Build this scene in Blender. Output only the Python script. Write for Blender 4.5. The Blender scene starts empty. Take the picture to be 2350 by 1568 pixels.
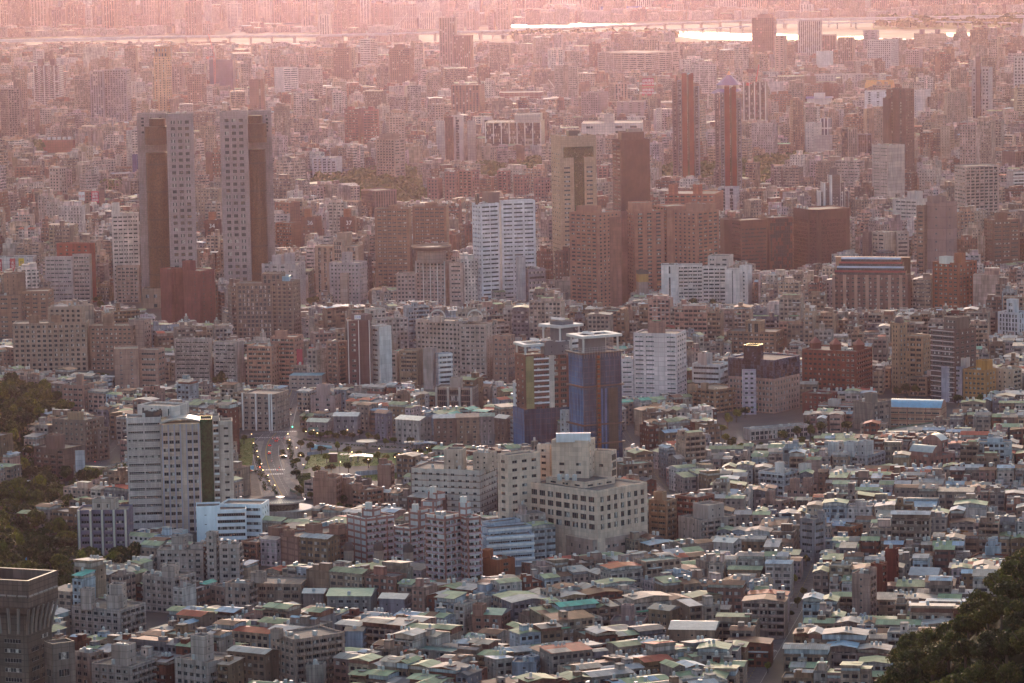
import bpy, math, random
import numpy as np
from mathutils import Matrix, Vector
R = math.radians
sc = bpy.context.scene
# ---------------- camera, sky, sun, exposure ----------------
F, CX, CY, H = 8500.0, 1175.0, 784.0, 343.0      # focal length and centre in units of the photo measured 2350 wide
PITCH = math.atan(1003.0 / F); ROLL = R(1.03)
cam_d = bpy.data.cameras.new('camera'); cam = bpy.data.objects.new('camera', cam_d); sc.collection.objects.link(cam)
cam_d.sensor_width = 36; cam_d.lens = F * 36 / 2350; cam_d.clip_start = 1; cam_d.clip_end = 60000
MC = Matrix.Rotation(math.pi / 2 - PITCH, 4, 'X') @ Matrix.Rotation(-ROLL, 4, 'Z')
cam.matrix_world = Matrix.Translation((0, 0, H)) @ MC
sc.camera = cam
SUN_EL, SUN_AZ = R(8.5), R(-.5)                     # azimuth measured from +Y towards +X
w = bpy.data.worlds.new('World'); sc.world = w; w.use_nodes = True
nt = w.node_tree; bg = nt.nodes['Background']
sky = nt.nodes.new('ShaderNodeTexSky'); sky.sky_type = 'NISHITA'; sky.sun_disc = False
sky.sun_elevation = SUN_EL; sky.sun_rotation = SUN_AZ; sky.altitude = 300; sky.dust_density = 3.0; sky.air_density = 1.0; sky.ozone_density = 1.2
nt.links.new(sky.outputs[0], bg.inputs[0]); bg.inputs[1].default_value = 0.15
sd = bpy.data.lights.new('sun', 'SUN'); sd.energy = 0.8; sd.angle = R(2.0); sd.color = (1.0, 0.73, 0.68)
so = bpy.data.objects.new('sun', sd); sc.collection.objects.link(so)
sdir = Vector((math.sin(SUN_AZ) * math.cos(SUN_EL), math.cos(SUN_AZ) * math.cos(SUN_EL), math.sin(SUN_EL)))
so.rotation_euler = sdir.to_track_quat('Z', 'Y').to_euler()
vs = sc.view_settings; vs.view_transform = 'Standard'; vs.look = 'None'; vs.gamma = 1; vs.exposure = 1.5
cy = sc.cycles; cy.max_bounces = 4; cy.diffuse_bounces = 2; cy.glossy_bounces = 2; cy.transmission_bounces = 2; cy.volume_bounces = 0
cy.transparent_max_bounces = 6; cy.use_denoising = True; cy.sample_clamp_indirect = 4; cy.caustics_reflective = False; cy.caustics_refractive = False
HAZE_D, HAZE_C, HAZE_G = 0.70e-5, (0.93, 0.68, 0.94, 1), 0.88

# ---------------- view geometry ----------------
MCI = np.array(MC.to_3x3()); CAMP = np.array([0, 0, H])
def ray(x, y):
    d = MCI @ np.array([(x - CX) / F, -(y - CY) / F, -1.0]); return d
def proj(p):
    q = MCI.T @ (np.asarray(p, float) - CAMP); return CX + F * q[0] / -q[2], CY - F * q[1] / -q[2]
def projn(P):
    q = (np.asarray(P, float) - CAMP) @ MCI; return CX + F * q[:, 0] / -q[:, 2], CY - F * q[:, 1] / -q[:, 2]
def gnd(x, y, z=0.0):
    d = ray(x, y); t = (z - H) / d[2]; return CAMP + d * t
def at_dist(x, y, Y):
    d = ray(x, y); return CAMP + d * (Y / d[1])
def depth(p):
    return -(MCI.T @ (np.asarray(p, float) - CAMP))[2]
def col_top(x, yt, yb, zb=0.0):
    """ground point and height of a vertical edge whose top shows at (x,yt) and whose foot (height zb) shows at row yb"""
    g = gnd(x, yb, zb); Y = g[1]
    t = at_dist(x, yt, Y)
    for _ in range(3):
        _, y0 = proj((t[0], Y, zb)); Y *= 1 + (y0 - yb) / (yb + 219)
        t = at_dist(x, yt, Y)
    return np.array([t[0], Y]), t[2] - zb

# ---------------- scene helpers ----------------
COL = sc.collection
def link(o): COL.objects.link(o); return o
def thing(name, label, cat, loc=(0, 0, 0), rz=0, group=None, kind=None):
    o = bpy.data.objects.new(name, None); o.empty_display_size = 1; link(o); o.location = loc; o.rotation_euler = (0, 0, rz)
    return tag(o, label, cat, group, kind)
def tag(o, label=None, cat=None, group=None, kind=None):
    if label: o['label'] = label
    if cat: o['category'] = cat
    if group: o['group'] = group
    if kind: o['kind'] = kind
    return o
class MB:
    def __init__(s): s.v = []; s.f = []; s.m = []; s.uv = []; s.c = []
    def quad(s, a, b, c, d, m=0, uv=None, col=None):
        n = len(s.v); s.v += [a, b, c, d]; s.f.append((n, n + 1, n + 2, n + 3)); s.m.append(m)
        s.uv += uv or [(0, 0), (1, 0), (1, 1), (0, 1)]; s.c.append(col)
    def poly(s, pts, m=0, col=None, uv=None):
        n = len(s.v); s.v += list(pts); s.f.append(tuple(range(n, n + len(pts)))); s.m.append(m); s.uv += uv or [(p[0], p[1]) for p in pts]; s.c.append(col)
    def box(s, x, y, z, w, d, h, rz=0, m=0, col=None, bottom=False, mt=None, colt=None):
        """x,y centre, z base; w along local x"""
        c, sn = math.cos(rz), math.sin(rz); P = []
        for i, j in ((-1, -1), (1, -1), (1, 1), (-1, 1)):
            lx, ly = i * w / 2, j * d / 2; P.append((x + lx * c - ly * sn, y + lx * sn + ly * c))
        L = (w, d, w, d)
        for k in range(4):
            a, b = P[k], P[(k + 1) % 4]
            s.quad((a[0], a[1], z), (b[0], b[1], z), (b[0], b[1], z + h), (a[0], a[1], z + h), m, [(0, 0), (L[k], 0), (L[k], h), (0, h)], col)
        s.poly([(p[0], p[1], z + h) for p in P], m if mt is None else mt, colt or col)
        if bottom: s.poly([(p[0], p[1], z) for p in reversed(P)], m, col)
    def cyl(s, x, y, z, r, h, n=10, m=0, col=None, r2=None, cap=True):
        r2 = r if r2 is None else r2
        A = [(x + r * math.cos(t), y + r * math.sin(t), z) for t in [2 * math.pi * k / n for k in range(n)]]
        B = [(x + r2 * math.cos(t), y + r2 * math.sin(t), z + h) for t in [2 * math.pi * k / n for k in range(n)]]
        per = 2 * math.pi * max(r, r2) / n
        for k in range(n):
            j = (k + 1) % n; s.quad(A[k], A[j], B[j], B[k], m, [(k * per, 0), (k * per + per, 0), (k * per + per, h), (k * per, h)], col)
        if cap: s.poly(B, m, col)
    def bar(s, p, q, r, m=0, col=None):
        p = Vector(p); q = Vector(q); d = (q - p).normalized(); a = d.cross(Vector((0, 0, 1)))
        if a.length < .01: a = Vector((1, 0, 0))
        a = a.normalized() * r; b = d.cross(a).normalized() * r
        A = [p + a, p + b, p - a, p - b]; B = [x + (q - p) for x in A]
        for k in range(4): s.quad(tuple(A[k]), tuple(A[(k + 1) % 4]), tuple(B[(k + 1) % 4]), tuple(B[k]), m, None, col)
        s.poly([tuple(x) for x in B], m, col); s.poly([tuple(x) for x in reversed(A)], m, col)
    def mesh(s, name, mats, smooth=False):
        me = bpy.data.meshes.new(name); nv, nf = len(s.v), len(s.f)
        lens = np.array([len(f) for f in s.f], np.int32)
        me.vertices.add(nv); me.vertices.foreach_set('co', np.array(s.v, np.float32).ravel())
        me.loops.add(int(lens.sum())); me.loops.foreach_set('vertex_index', np.fromiter((i for f in s.f for i in f), np.int32))
        me.polygons.add(nf); me.polygons.foreach_set('loop_start', np.concatenate([[0], np.cumsum(lens)[:-1]]).astype(np.int32))
        me.polygons.foreach_set('material_index', np.array(s.m, np.int32))
        if smooth: me.polygons.foreach_set('use_smooth', np.ones(nf, bool))
        for m in mats: me.materials.append(m)
        uvl = me.uv_layers.new(name='UVMap'); uvl.data.foreach_set('uv', np.array(s.uv, np.float32).ravel())
        if any(c is not None for c in s.c):
            at = me.attributes.new('wc', 'FLOAT_COLOR', 'FACE'); cc = np.ones((nf, 4), np.float32)
            for i, c in enumerate(s.c):
                if c is not None: cc[i, :len(c)] = c
            at.data.foreach_set('color', cc.ravel())
        me.update(calc_edges=True); me.validate(clean_customdata=False) if False else None
        return me
    def build(s, name, mats, parent=None, smooth=False):
        o = bpy.data.objects.new(name, s.mesh(name, mats, smooth)); link(o)
        if parent: o.parent = parent
        return o

# ---------------- materials ----------------
_mats = {}
class NT:
    def __init__(s, name):
        s.mat = bpy.data.materials.new(name); s.mat.use_nodes = True; s.t = s.mat.node_tree; s.n = s.t.nodes; s.b = s.n['Principled BSDF']
    def node(s, ty, **k):
        n = s.n.new('ShaderNode' + ty)
        for a, v in k.items(): setattr(n, a, v)
        return n
    def ln(s, a, b): s.t.links.new(a, b)
    def math(s, op, a, b=None, c=None):
        n = s.node('Math', operation=op)
        for i, x in enumerate((a, b, c)):
            if x is None: continue
            if hasattr(x, 'links'): s.ln(x, n.inputs[i])
            else: n.inputs[i].default_value = x
        return n.outputs[0]
    def mix(s, f, a, b, mode='MIX'):
        n = s.node('Mix', data_type='RGBA', blend_type=mode)
        for i, x in ((0, f), (6, a), (7, b)):
            if hasattr(x, 'links'): s.ln(x, n.inputs[i])
            else: n.inputs[i].default_value = x if i == 0 else (*x[:3], 1)
        return n.outputs[2]
    def noise(s, scale, vec=None, detail=3, sx=None, rough=.6):
        n = s.node('TexNoise'); n.inputs['Scale'].default_value = scale; n.inputs['Detail'].default_value = detail; n.inputs['Roughness'].default_value = rough
        if sx is not None:
            mp = s.node('Mapping'); mp.inputs['Scale'].default_value = sx; s.ln(vec, mp.inputs[0]); vec = mp.outputs[0]
        if vec is not None: s.ln(vec, n.inputs[0])
        return n.outputs[0]
    def ramp(s, x, a, b, lo=0., hi=1.):
        n = s.node('MapRange'); n.inputs[1].default_value = a; n.inputs[2].default_value = b; n.inputs[3].default_value = lo; n.inputs[4].default_value = hi; s.ln(x, n.inputs[0]); return n.outputs[0]
    def uvxy(s):
        u = s.node('UVMap'); q = s.node('SeparateXYZ'); s.ln(u.outputs[0], q.inputs[0]); return q.outputs[0], q.outputs[1], u.outputs[0]
    def geo(s): return s.node('NewGeometry').outputs['Position']
    def base(s, c, rough=.8, spec=.3, metal=0):
        if hasattr(c, 'links'): s.ln(c, s.b.inputs['Base Color'])
        else: s.b.inputs['Base Color'].default_value = (*c[:3], 1)
        s.b.inputs['Roughness'].default_value = rough; s.b.inputs['Specular IOR Level'].default_value = spec; s.b.inputs['Metallic'].default_value = metal
        return s.mat
def grime(t, c, k=.35):
    """weather stains: streaks down the wall and broad blotches"""
    p = t.geo(); a = t.noise(.55, p, 4, (1, 1, .12)); b = t.noise(.07, p, 2)
    f = t.math('MULTIPLY', t.ramp(a, .35, .7, 1 - k, 1.12), t.ramp(b, .3, .7, .85, 1.12))
    h = t.node('HueSaturation'); h.inputs['Color'].default_value = (1, 1, 1, 1)
    m = t.node('VectorMath', operation='SCALE'); t.ln(f, m.inputs['Scale'])
    if hasattr(c, 'links'): t.ln(c, m.inputs[0])
    else: m.inputs[0].default_value = c[:3]
    return m.outputs[0]
def line_mask(t, x, period, width):
    fr = t.math('FRACT', t.math('DIVIDE', x, period)); return t.math('LESS_THAN', fr, width / period)
def warm(c): return tuple(c) if c[2] >= c[0] else (min(.8, c[0] * 1.06), c[1] * .96, c[2] * .94)
def wall(c, joints=(3.0, 3.3, .10), jc=None, k=.3, rough=.8):
    """stone/tile wall with joint lines laid out in metres"""
    c = warm(c); key = ('w', tuple(c), joints, jc, k, rough)
    if key not in _mats:
        t = NT('wall'); cc = (*c, 1)
        if joints:
            u, v, _ = t.uvxy(); m = t.math('MAXIMUM', line_mask(t, u, joints[0], joints[2]), line_mask(t, v, joints[1], joints[2]))
            ce = t.node('CombineXYZ'); t.ln(t.math('FLOOR', t.math('DIVIDE', u, joints[0])), ce.inputs[0]); t.ln(t.math('FLOOR', t.math('DIVIDE', v, joints[1])), ce.inputs[1]); wn = t.node('TexWhiteNoise', noise_dimensions='2D'); t.ln(ce.outputs[0], wn.inputs['Vector'])
            cc = t.mix(m, t.mix(wn.outputs['Value'], tuple(x * .88 for x in c), tuple(x * 1.1 for x in c)), jc or tuple(x * .62 for x in c))
        else:
            rgb = t.node('RGB'); rgb.outputs[0].default_value = (*c, 1); cc = rgb.outputs[0]
        _mats[key] = t.base(grime(t, cc, k), rough, .15)
    return _mats[key]
def plain(c, rough=.7, metal=0, spec=.3, em=0, noise=.15):
    key = ('p', tuple(c), rough, metal, spec, em, noise)
    if key not in _mats:
        t = NT('paint')
        if noise:
            rgb = t.node('RGB'); rgb.outputs[0].default_value = (*c, 1); cc = grime(t, rgb.outputs[0], noise)
        else: cc = c
        t.base(cc, rough, spec, metal)
        if em: t.b.inputs['Emission Color'].default_value = (*c, 1); t.b.inputs['Emission Strength'].default_value = em; t.mat.cycles.emission_sampling = 'NONE'
        _mats[key] = t.mat
    return _mats[key]
def glass(c=(.03, .035, .04), rough=.12, em=0, var=.6, spec=.35):
    key = ('g', tuple(c), rough, em)
    if key not in _mats:
        t = NT('glass'); p = t.geo()
        n = t.noise(.9, p, 2); f = t.ramp(n, .35, .65, 1 - var, 1 + var)
        m = t.node('VectorMath', operation='SCALE'); t.ln(f, m.inputs['Scale']); m.inputs[0].default_value = c
        t.base(m.outputs[0], rough, spec)
        bp = t.node('Bump'); bp.inputs['Strength'].default_value = .02; t.ln(t.noise(.12, p, 1), bp.inputs['Height']); t.ln(bp.outputs[0], t.b.inputs['Normal'])
        _mats[key] = t.mat
    return _mats[key]
G1 = glass((.018, .019, .024)); G2 = glass((.045, .045, .05), .2); G3 = glass((.30, .29, .28), .35)
ROOFC = plain((.16, .135, .12), .9, noise=.4)
def city_mats():
    """wall, flat roof and sheet-metal roof that take their colour from the face"""
    out = []
    t = NT('city_wall'); u, v, uv = t.uvxy(); at = t.node('Attribute', attribute_name='wc'); c = at.outputs['Color']; st = at.outputs['Alpha']
    # st selects window layout: 0 none, .25 punched, .5 ribbon, .75 balconies
    def lay(bay, fh, wf, hf, off=0.):
        fu = t.math('FRACT', t.math('DIVIDE', u, bay)); fv = t.math('FRACT', t.math('DIVIDE', v, fh))
        a = t.math('LESS_THAN', t.math('ABSOLUTE', t.math('SUBTRACT', fu, .5)), wf / 2); b = t.math('LESS_THAN', t.math('ABSOLUTE', t.math('SUBTRACT', fv, .58)), hf / 2)
        return t.math('MULTIPLY', a, b)
    def sel(lo, hi): return t.math('MULTIPLY', t.math('GREATER_THAN', st, lo), t.math('LESS_THAN', st, hi))
    m = t.math('MULTIPLY', lay(3.1, 3.25, .48, .42), sel(.2, .4))
    m = t.math('ADD', m, t.math('MULTIPLY', lay(7.4, 3.4, .86, .40), sel(.4, .6)))
    m = t.math('ADD', m, t.math('MULTIPLY', lay(4.2, 3.2, .72, .50), sel(.6, .8)))
    cu = t.math('FLOOR', t.math('DIVIDE', u, 1.05)); cv = t.math('FLOOR', t.math('DIVIDE', v, 3.25))
    cb = t.node('CombineXYZ'); t.ln(cu, cb.inputs[0]); t.ln(cv, cb.inputs[1]); q = t.node('SeparateXYZ'); t.ln(t.geo(), q.inputs[0])
    t.ln(t.math('FLOOR', t.math('DIVIDE', q.outputs[0], 40)), cb.inputs[2])
    wn = t.node('TexWhiteNoise', noise_dimensions='3D'); t.ln(cb.outputs[0], wn.inputs['Vector'])
    gl = t.mix(t.math('GREATER_THAN', wn.outputs['Value'], .8), (.035, .033, .038), (.30, .29, .28))
    gl = t.mix(t.math('LESS_THAN', wn.outputs['Value'], .25), gl, (.09, .08, .08))
    ce = t.node('CombineXYZ'); t.ln(t.math('FLOOR', t.math('DIVIDE', u, 3.7)), ce.inputs[0]); t.ln(cv, ce.inputs[1]); w2 = t.node('TexWhiteNoise', noise_dimensions='2D'); t.ln(ce.outputs[0], w2.inputs['Vector'])
    vm = t.node('VectorMath', operation='SCALE'); t.ln(c, vm.inputs[0]); t.ln(t.ramp(w2.outputs['Value'], 0, 1, .74, 1.16), vm.inputs['Scale']); wc = grime(t, vm.outputs[0], .5)
    slab = line_mask(t, v, 3.25, .35); wc = t.mix(t.math('MULTIPLY', slab, .35), wc, (.10, .085, .08))
    m0 = t.mix(m, wc, gl); t.base(m0, .8, .15)
    t.ln(t.math('SUBTRACT', .8, t.math('MULTIPLY', m, .5)), t.b.inputs['Roughness']); out.append(t.mat)
    t = NT('city_flat_roof'); at = t.node('Attribute', attribute_name='wc'); p = t.geo()
    f = t.math('MULTIPLY', t.ramp(t.noise(.25, p, 4), .3, .7, .6, 1.2), t.ramp(t.noise(1.7, p, 2), .3, .7, .8, 1.15))
    m = t.node('VectorMath', operation='SCALE'); t.ln(f, m.inputs['Scale']); t.ln(at.outputs['Color'], m.inputs[0]); out.append(t.base(m.outputs[0], .85))
    t = NT('sheet_metal_roof'); u, v, uv = t.uvxy(); at = t.node('Attribute', attribute_name='wc'); p = t.geo()
    rust = t.ramp(t.noise(.35, p, 5), .55, .75, 0, .55)
    c = t.mix(rust, at.outputs['Color'], (.20, .115, .07))
    ribs = t.math('MULTIPLY', line_mask(t, u, .9, .16), .25); c = t.mix(ribs, c, (.12, .11, .10))
    sheet = t.node('TexWhiteNoise', noise_dimensions='2D'); cb = t.node('CombineXYZ'); t.ln(t.math('FLOOR', t.math('DIVIDE', u, 1.8)), cb.inputs[0]); t.ln(t.math('FLOOR', t.math('DIVIDE', v, 4.5)), cb.inputs[1]); t.ln(cb.outputs[0], sheet.inputs['Vector'])
    m = t.node('VectorMath', operation='SCALE'); t.ln(t.math('MULTIPLY', t.ramp(sheet.outputs['Value'], 0, 1, .78, 1.12), t.ramp(t.noise(.12, p, 2), .3, .7, .85, 1.1)), m.inputs['Scale']); t.ln(c, m.inputs[0])
    t.base(m.outputs[0], .75, .2); out.append(t.mat)
    return out
CITY = city_mats()                                        # 0 wall, 1 flat roof, 2 sheet metal
CM = CITY + [G1, G2, G3, plain((.42, .42, .42), .55, .3, noise=.1), plain((.75, .74, .72), .6), plain((.13, .10, .09), .8)]   # 3-5 glass, 6 steel, 7 white, 8 dark
# ---------------- facades ----------------
def S(kind='pun', **k):
    d = dict(pun=dict(bay=3.2, w=1.6, h=1.5, fh=3.3, sill=.9, dep=.25), rib=dict(bay=7.5, w=6.6, h=1.4, fh=3.6, sill=1.1, dep=.2),
             bal=dict(bay=4.6, w=3.6, h=1.7, fh=3.2, sill=1.1, dep=1.0, balc=.5), ver=dict(bay=2.6, w=1.3, h=3.0, fh=3.5, sill=.25, dep=.35),
             cur=dict(bay=1.7, w=1.55, h=3.3, fh=3.5, sill=.1, dep=.08, pale=0.), sml=dict(bay=5.5, w=.9, h=1.0, fh=3.3, sill=1.2, dep=.15), blk=dict(bay=0))[kind]
    d = dict(mar=1.0, top=1.2, bot=0., skip=.03, balc=0., pat='1', fin=0, fw=.5, fd=.5, band=0, bd=.35, fc=6, bc=6, bands=1, pale=.12); 
    d.update(dict(pun=dict(bay=3.2, w=1.6, h=1.5, fh=3.3, sill=.9, dep=.25), rib=dict(bay=7.5, w=6.6, h=1.4, fh=3.6, sill=1.1, dep=.2),
             bal=dict(bay=4.6, w=3.6, h=1.7, fh=3.2, sill=1.1, dep=1.0, balc=.5), ver=dict(bay=2.6, w=1.3, h=3.0, fh=3.5, sill=.25, dep=.35),
             cur=dict(bay=1.7, w=1.55, h=3.3, fh=3.5, sill=.1, dep=.08, pale=0.), sml=dict(bay=5.5, w=.9, h=1.0, fh=3.3, sill=1.2, dep=.15), blk=dict(bay=0))[kind])
    d.update(k); return d
def facade(mb, O, U, W, Hh, st, rnd, mat=0, gm=(1, 2, 3), trim=4, fin=5, collect=None, col=None, band=6):
    """relief facade: recessed windows with reveals, optional balconies, fins and floor bands. O foot of the left edge, U unit vector to the right"""
    ux, uy = U; nx, ny = uy, -ux; ox, oy, oz = O
    def P(u, v, d=0.): return (ox + ux * u - nx * d, oy + uy * u - ny * d, oz + v)
    def Q(u0, v0, u1, v1, d=0., m=mat):
        mb.quad(P(u0, v0, d), P(u1, v0, d), P(u1, v1, d), P(u0, v1, d), m, [(u0, v0), (u1, v0), (u1, v1), (u0, v1)], col if m in (mat, trim) else None)
    mar = min(st['mar'], W * .12)
    if not st['bay'] or W < 2.2 or Hh < 3: Q(0, 0, W, Hh); return
    nb = max(1, round((W - 2 * mar) / st['bay'])); bw = (W - 2 * mar) / nb; ww = min(st['w'] * bw / st['bay'], bw * .96)
    hh = Hh - st['top'] - st['bot']; n = max(1, round(hh / st['fh'])); fh = hh / n; wh = min(st['h'] * fh / st['fh'], fh * .97); sill = min(st['sill'] * fh / st['fh'], fh - wh - .02)
    dep, bal = st['dep'], st['balc']; y = 0.
    for i in range(n):
        b = st['bot'] + i * fh; v0 = b + sill; v1 = v0 + wh
        if v0 > y + 1e-3: Q(0, y, W, v0)
        y = v1; x = 0.
        for j in range(nb):
            if st['pat'][j % len(st['pat'])] == '0' or rnd.random() < st['skip']: continue
            u0 = mar + j * bw + (bw - ww) / 2; u1 = u0 + ww
            if u0 > x + 1e-3: Q(x, v0, u0, v1)
            x = u1
            for a, bq, c, d in (((u0, v0), (u1, v0), 0, 1), ((u1, v0), (u1, v1), 0, 1), ((u1, v1), (u0, v1), 0, 1), ((u0, v1), (u0, v0), 0, 1)):
                mb.quad(P(*a), P(*bq), P(bq[0], bq[1], dep), P(a[0], a[1], dep), mat, [(0, 0), (.5, 0), (.5, .1), (0, .1)], col)
            if collect is not None and len(collect) < 4000: collect.append((P((u0 + u1) / 2, v0, dep - .02), ww, wh, math.atan2(uy, ux)))
            elif ww > 2.6:                                    # a wide light is divided into panes of their own tone
                k = max(2, round(ww / 1.3))
                for q in range(k):
                    g = gm[2] if rnd.random() < st['pale'] else gm[1] if rnd.random() < .3 else gm[0]
                    Q(u0 + ww * q / k, v0, u0 + ww * (q + 1) / k, v1, dep, g)
            else: Q(u0, v0, u1, v1, dep, gm[2] if rnd.random() < st['pale'] else gm[1] if rnd.random() < .3 else gm[0])
            if bal:
                bx0, bx1, bh = u0 - .15, u1 + .15, 1.05
                for (a0, a1, d0, d1) in ((bx0, bx1, -bal, -bal), (bx0, bx0, 0, -bal), (bx1, bx1, -bal, 0)):
                    mb.quad(P(a0, v0 - 1.0, d0), P(a1, v0 - 1.0, d1), P(a1, v0 - 1.0 + bh, d1), P(a0, v0 - 1.0 + bh, d0), trim, None, col)
                mb.quad(P(bx0, v0 - 1.0 + bh, -bal), P(bx1, v0 - 1.0 + bh, -bal), P(bx1, v0 - 1.0 + bh, -bal + .14), P(bx0, v0 - 1.0 + bh, -bal + .14), trim, None, col)
                mb.quad(P(bx0, v0 - 1.0, 0), P(bx1, v0 - 1.0, 0), P(bx1, v0 - 1.0, -bal), P(bx0, v0 - 1.0, -bal), trim, None, col)
        if x < W - 1e-3: Q(x, v0, W, v1)
    if y < Hh: Q(0, y, W, Hh)
    def pbox(u0, u1, v0, v1, d, m):
        mb.quad(P(u0, v0, -d), P(u1, v0, -d), P(u1, v1, -d), P(u0, v1, -d), m); mb.quad(P(u0, v0, 0), P(u0, v0, -d), P(u0, v1, -d), P(u0, v1, 0), m)
        mb.quad(P(u1, v0, -d), P(u1, v0, 0), P(u1, v1, 0), P(u1, v1, -d), m); mb.quad(P(u0, v1, -d), P(u1, v1, -d), P(u1, v1, 0), P(u0, v1, 0), m)
        mb.quad(P(u0, v0, 0), P(u1, v0, 0), P(u1, v0, -d), P(u0, v0, -d), m)
    if st['fin']:
        for j in range(0, nb + 1, st['fin']):
            u = mar + j * bw; pbox(max(0, u - st['fw'] / 2), min(W, u + st['fw'] / 2), 0, Hh, st['fd'], fin)
    if st['band']:
        for i in range(0, n + 1, st['bands']):
            v = st['bot'] + i * fh; pbox(-.03, W + .03, max(0, v - st['band'] / 2), min(Hh, v + st['band'] / 2), st['bd'], band)
def inset(poly, d):
    n = len(poly); out = []
    for i in range(n):
        p0, p1, p2 = [np.array(poly[(i + k) % n], float) for k in (-1, 0, 1)]
        a = (p1 - p0) / np.linalg.norm(p1 - p0); b = (p2 - p1) / np.linalg.norm(p2 - p1)
        na = np.array([-a[1], a[0]]); nb = np.array([-b[1], b[0]]); m = na + nb; L = m @ m
        out.append(tuple(p1 + (m * (2 * d / L) if L > 1e-6 else na * d)))
    return out
_wm = {}
def window_mesh(w, h, g, frame):
    key = (round(w * 4), round(h * 4), g, frame)
    if key not in _wm:
        w, h = round(w * 4) / 4, round(h * 4) / 4; mb = MB(); t = min(.09, w * .06); k = max(2, round(w / 1.25)) if w > 1.1 else 1
        for q in range(k): mb.quad((-w / 2 + w * q / k, 0, 0), (-w / 2 + w * (q + 1) / k, 0, 0), (-w / 2 + w * (q + 1) / k, 0, h), (-w / 2 + w * q / k, 0, h), (0, 0, 1)[(q * 7 + g) % 3] if g else 0)
        for q in range(k + 1): x = -w / 2 + w * q / k; mb.box(x, -.03, 0, t, .06, h, 0, 2)
        for z in (0, h - t): mb.box(0, -.035, z, w, .05, t, 0, 2)
        gg = (G1, G2, G3)[g]; _wm[key] = mb.mesh('window', [gg, (G2, G3, G2)[g], plain(frame, .5, noise=0)])
    return _wm[key]
def add_windows(parent, wins, rnd, pale=.08, frame=(.4, .39, .38), most=100):
    """each window a part; past the hundred largest in view the rest form one part"""
    if not wins: return
    def size(c):
        p, ww, wh, a = c; return -ww * wh / depth(p) ** 2 - (.0 if p[1] else 0)
    ws = sorted(wins, key=lambda c: (round(size(c) * 1e9), c[0][2])) if len(wins) > most else wins
    rest = MB()
    for k, (p, ww, wh, a) in enumerate(ws):
        g = 2 if rnd.random() < pale else 1 if rnd.random() < .3 else 0
        if k < most:
            o = bpy.data.objects.new('window', window_mesh(ww, wh, g, frame)); link(o); o.parent = parent; o.location = p; o.rotation_euler = (0, 0, a)
            o.scale = (ww / (round(ww * 4) / 4), 1, wh / (round(wh * 4) / 4))
        else:
            c, s = math.cos(a), math.sin(a); n = max(1, round(ww / 1.3))
            for q in range(n):
                u0, u1 = -ww / 2 + ww * q / n, -ww / 2 + ww * (q + 1) / n; gq = 2 if rnd.random() < pale else 1 if rnd.random() < .3 else 0
                rest.quad((p[0] + c * u0, p[1] + s * u0, p[2]), (p[0] + c * u1, p[1] + s * u1, p[2]), (p[0] + c * u1, p[1] + s * u1, p[2] + wh), (p[0] + c * u0, p[1] + s * u0, p[2] + wh), gq)
    if rest.f: tag(rest.build('glazing', [G1, G2, G3], parent), kind='stuff')
STEEL = plain((.42, .42, .42), .55, .3, noise=.1)
WHITE = plain((.62, .62, .62), .7); DARK = plain((.06, .055, .055), .6)
def prism(parent, poly, z0, z1, styles, wm, rnd, trim=None, fin=None, band=None, roofm=None, name='wall', wins=None, wside=None, par=.9, parent_roof=True, coping=None, gm=None, flat=False):
    """polygon footprint (anticlockwise) with one facade style per edge, parapet and roof deck"""
    mb = MB(); n = len(poly); gm = gm or (G1, G2, G3)
    mats = [wm, *gm, trim or wm, fin or WHITE, band or WHITE, coping or wm]
    for i in range(n):
        a, b = np.array(poly[i]), np.array(poly[(i + 1) % n]); L = float(np.linalg.norm(b - a)); U = (b - a) / L
        st = styles[i % len(styles)]; c = wins if (wins is not None and wside and i in wside) else None
        facade(mb, (float(a[0]), float(a[1]), z0), (float(U[0]), float(U[1])), L, z1 - z0, st, rnd, collect=c)
    if flat: mb.poly([(*p, z1) for p in poly], 7); return mb.build(name, mats, parent)
    q = inset(poly, .35)
    for i in range(n):
        j = (i + 1) % n
        mb.quad((*poly[i], z1), (*poly[j], z1), (*q[j], z1), (*q[i], z1), 7); mb.quad((*q[j], z1 - par), (*q[i], z1 - par), (*q[i], z1), (*q[j], z1), 0)
    o = mb.build(name, mats, parent)
    rb = MB(); rb.poly([(*p, z1 - par) for p in q]); rb.build('roof', [roofm or ROOFC], parent)
    return o
def foot(N, a, b, al):
    """near corner N, left face a metres long turned al from frontal, right face b metres"""
    phi = -math.atan2(N[0], N[1])                           # turn with the line of sight
    L = np.array([-math.cos(al), math.sin(al)]); Rr = np.array([math.sin(al), math.cos(al)])
    c, s = math.cos(phi), math.sin(phi); rot = lambda v: np.array([c * v[0] - s * v[1], s * v[0] + c * v[1]])
    L, Rr = rot(L), rot(Rr)
    return [tuple(N + L * a), tuple(N), tuple(N + Rr * b), tuple(N + L * a + Rr * b)]
REG = []                                                    # what the photo shows of every landmark: xl, xr, top row, lowest visible row, distance
FOOTS = []                                                  # footprints already built on
def tank(mb, x, y, z, s=1., m=0):
    mb.cyl(x, y, z, .1 * s, .5 * s, 6, m)
    for dx, dy in ((-.6, -.6), (.6, -.6), (.6, .6), (-.6, .6)): mb.box(x + dx * s, y + dy * s, z, .12, .12, .7 * s, 0, m)
    mb.cyl(x, y, z + .7 * s, .8 * s, 1.7 * s, 10, m); mb.cyl(x, y, z + 2.4 * s, .8 * s, .35 * s, 10, m, r2=.2 * s)
_tank = None
def put_tank(parent, x, y, z, s=1.):
    global _tank
    if _tank is None: mb = MB(); tank(mb, 0, 0, 0); _tank = mb.mesh('water_tank', [STEEL])
    o = bpy.data.objects.new('water_tank', _tank); link(o); o.parent = parent; o.location = (x, y, z); o.scale = (s, s, s); return o
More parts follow.
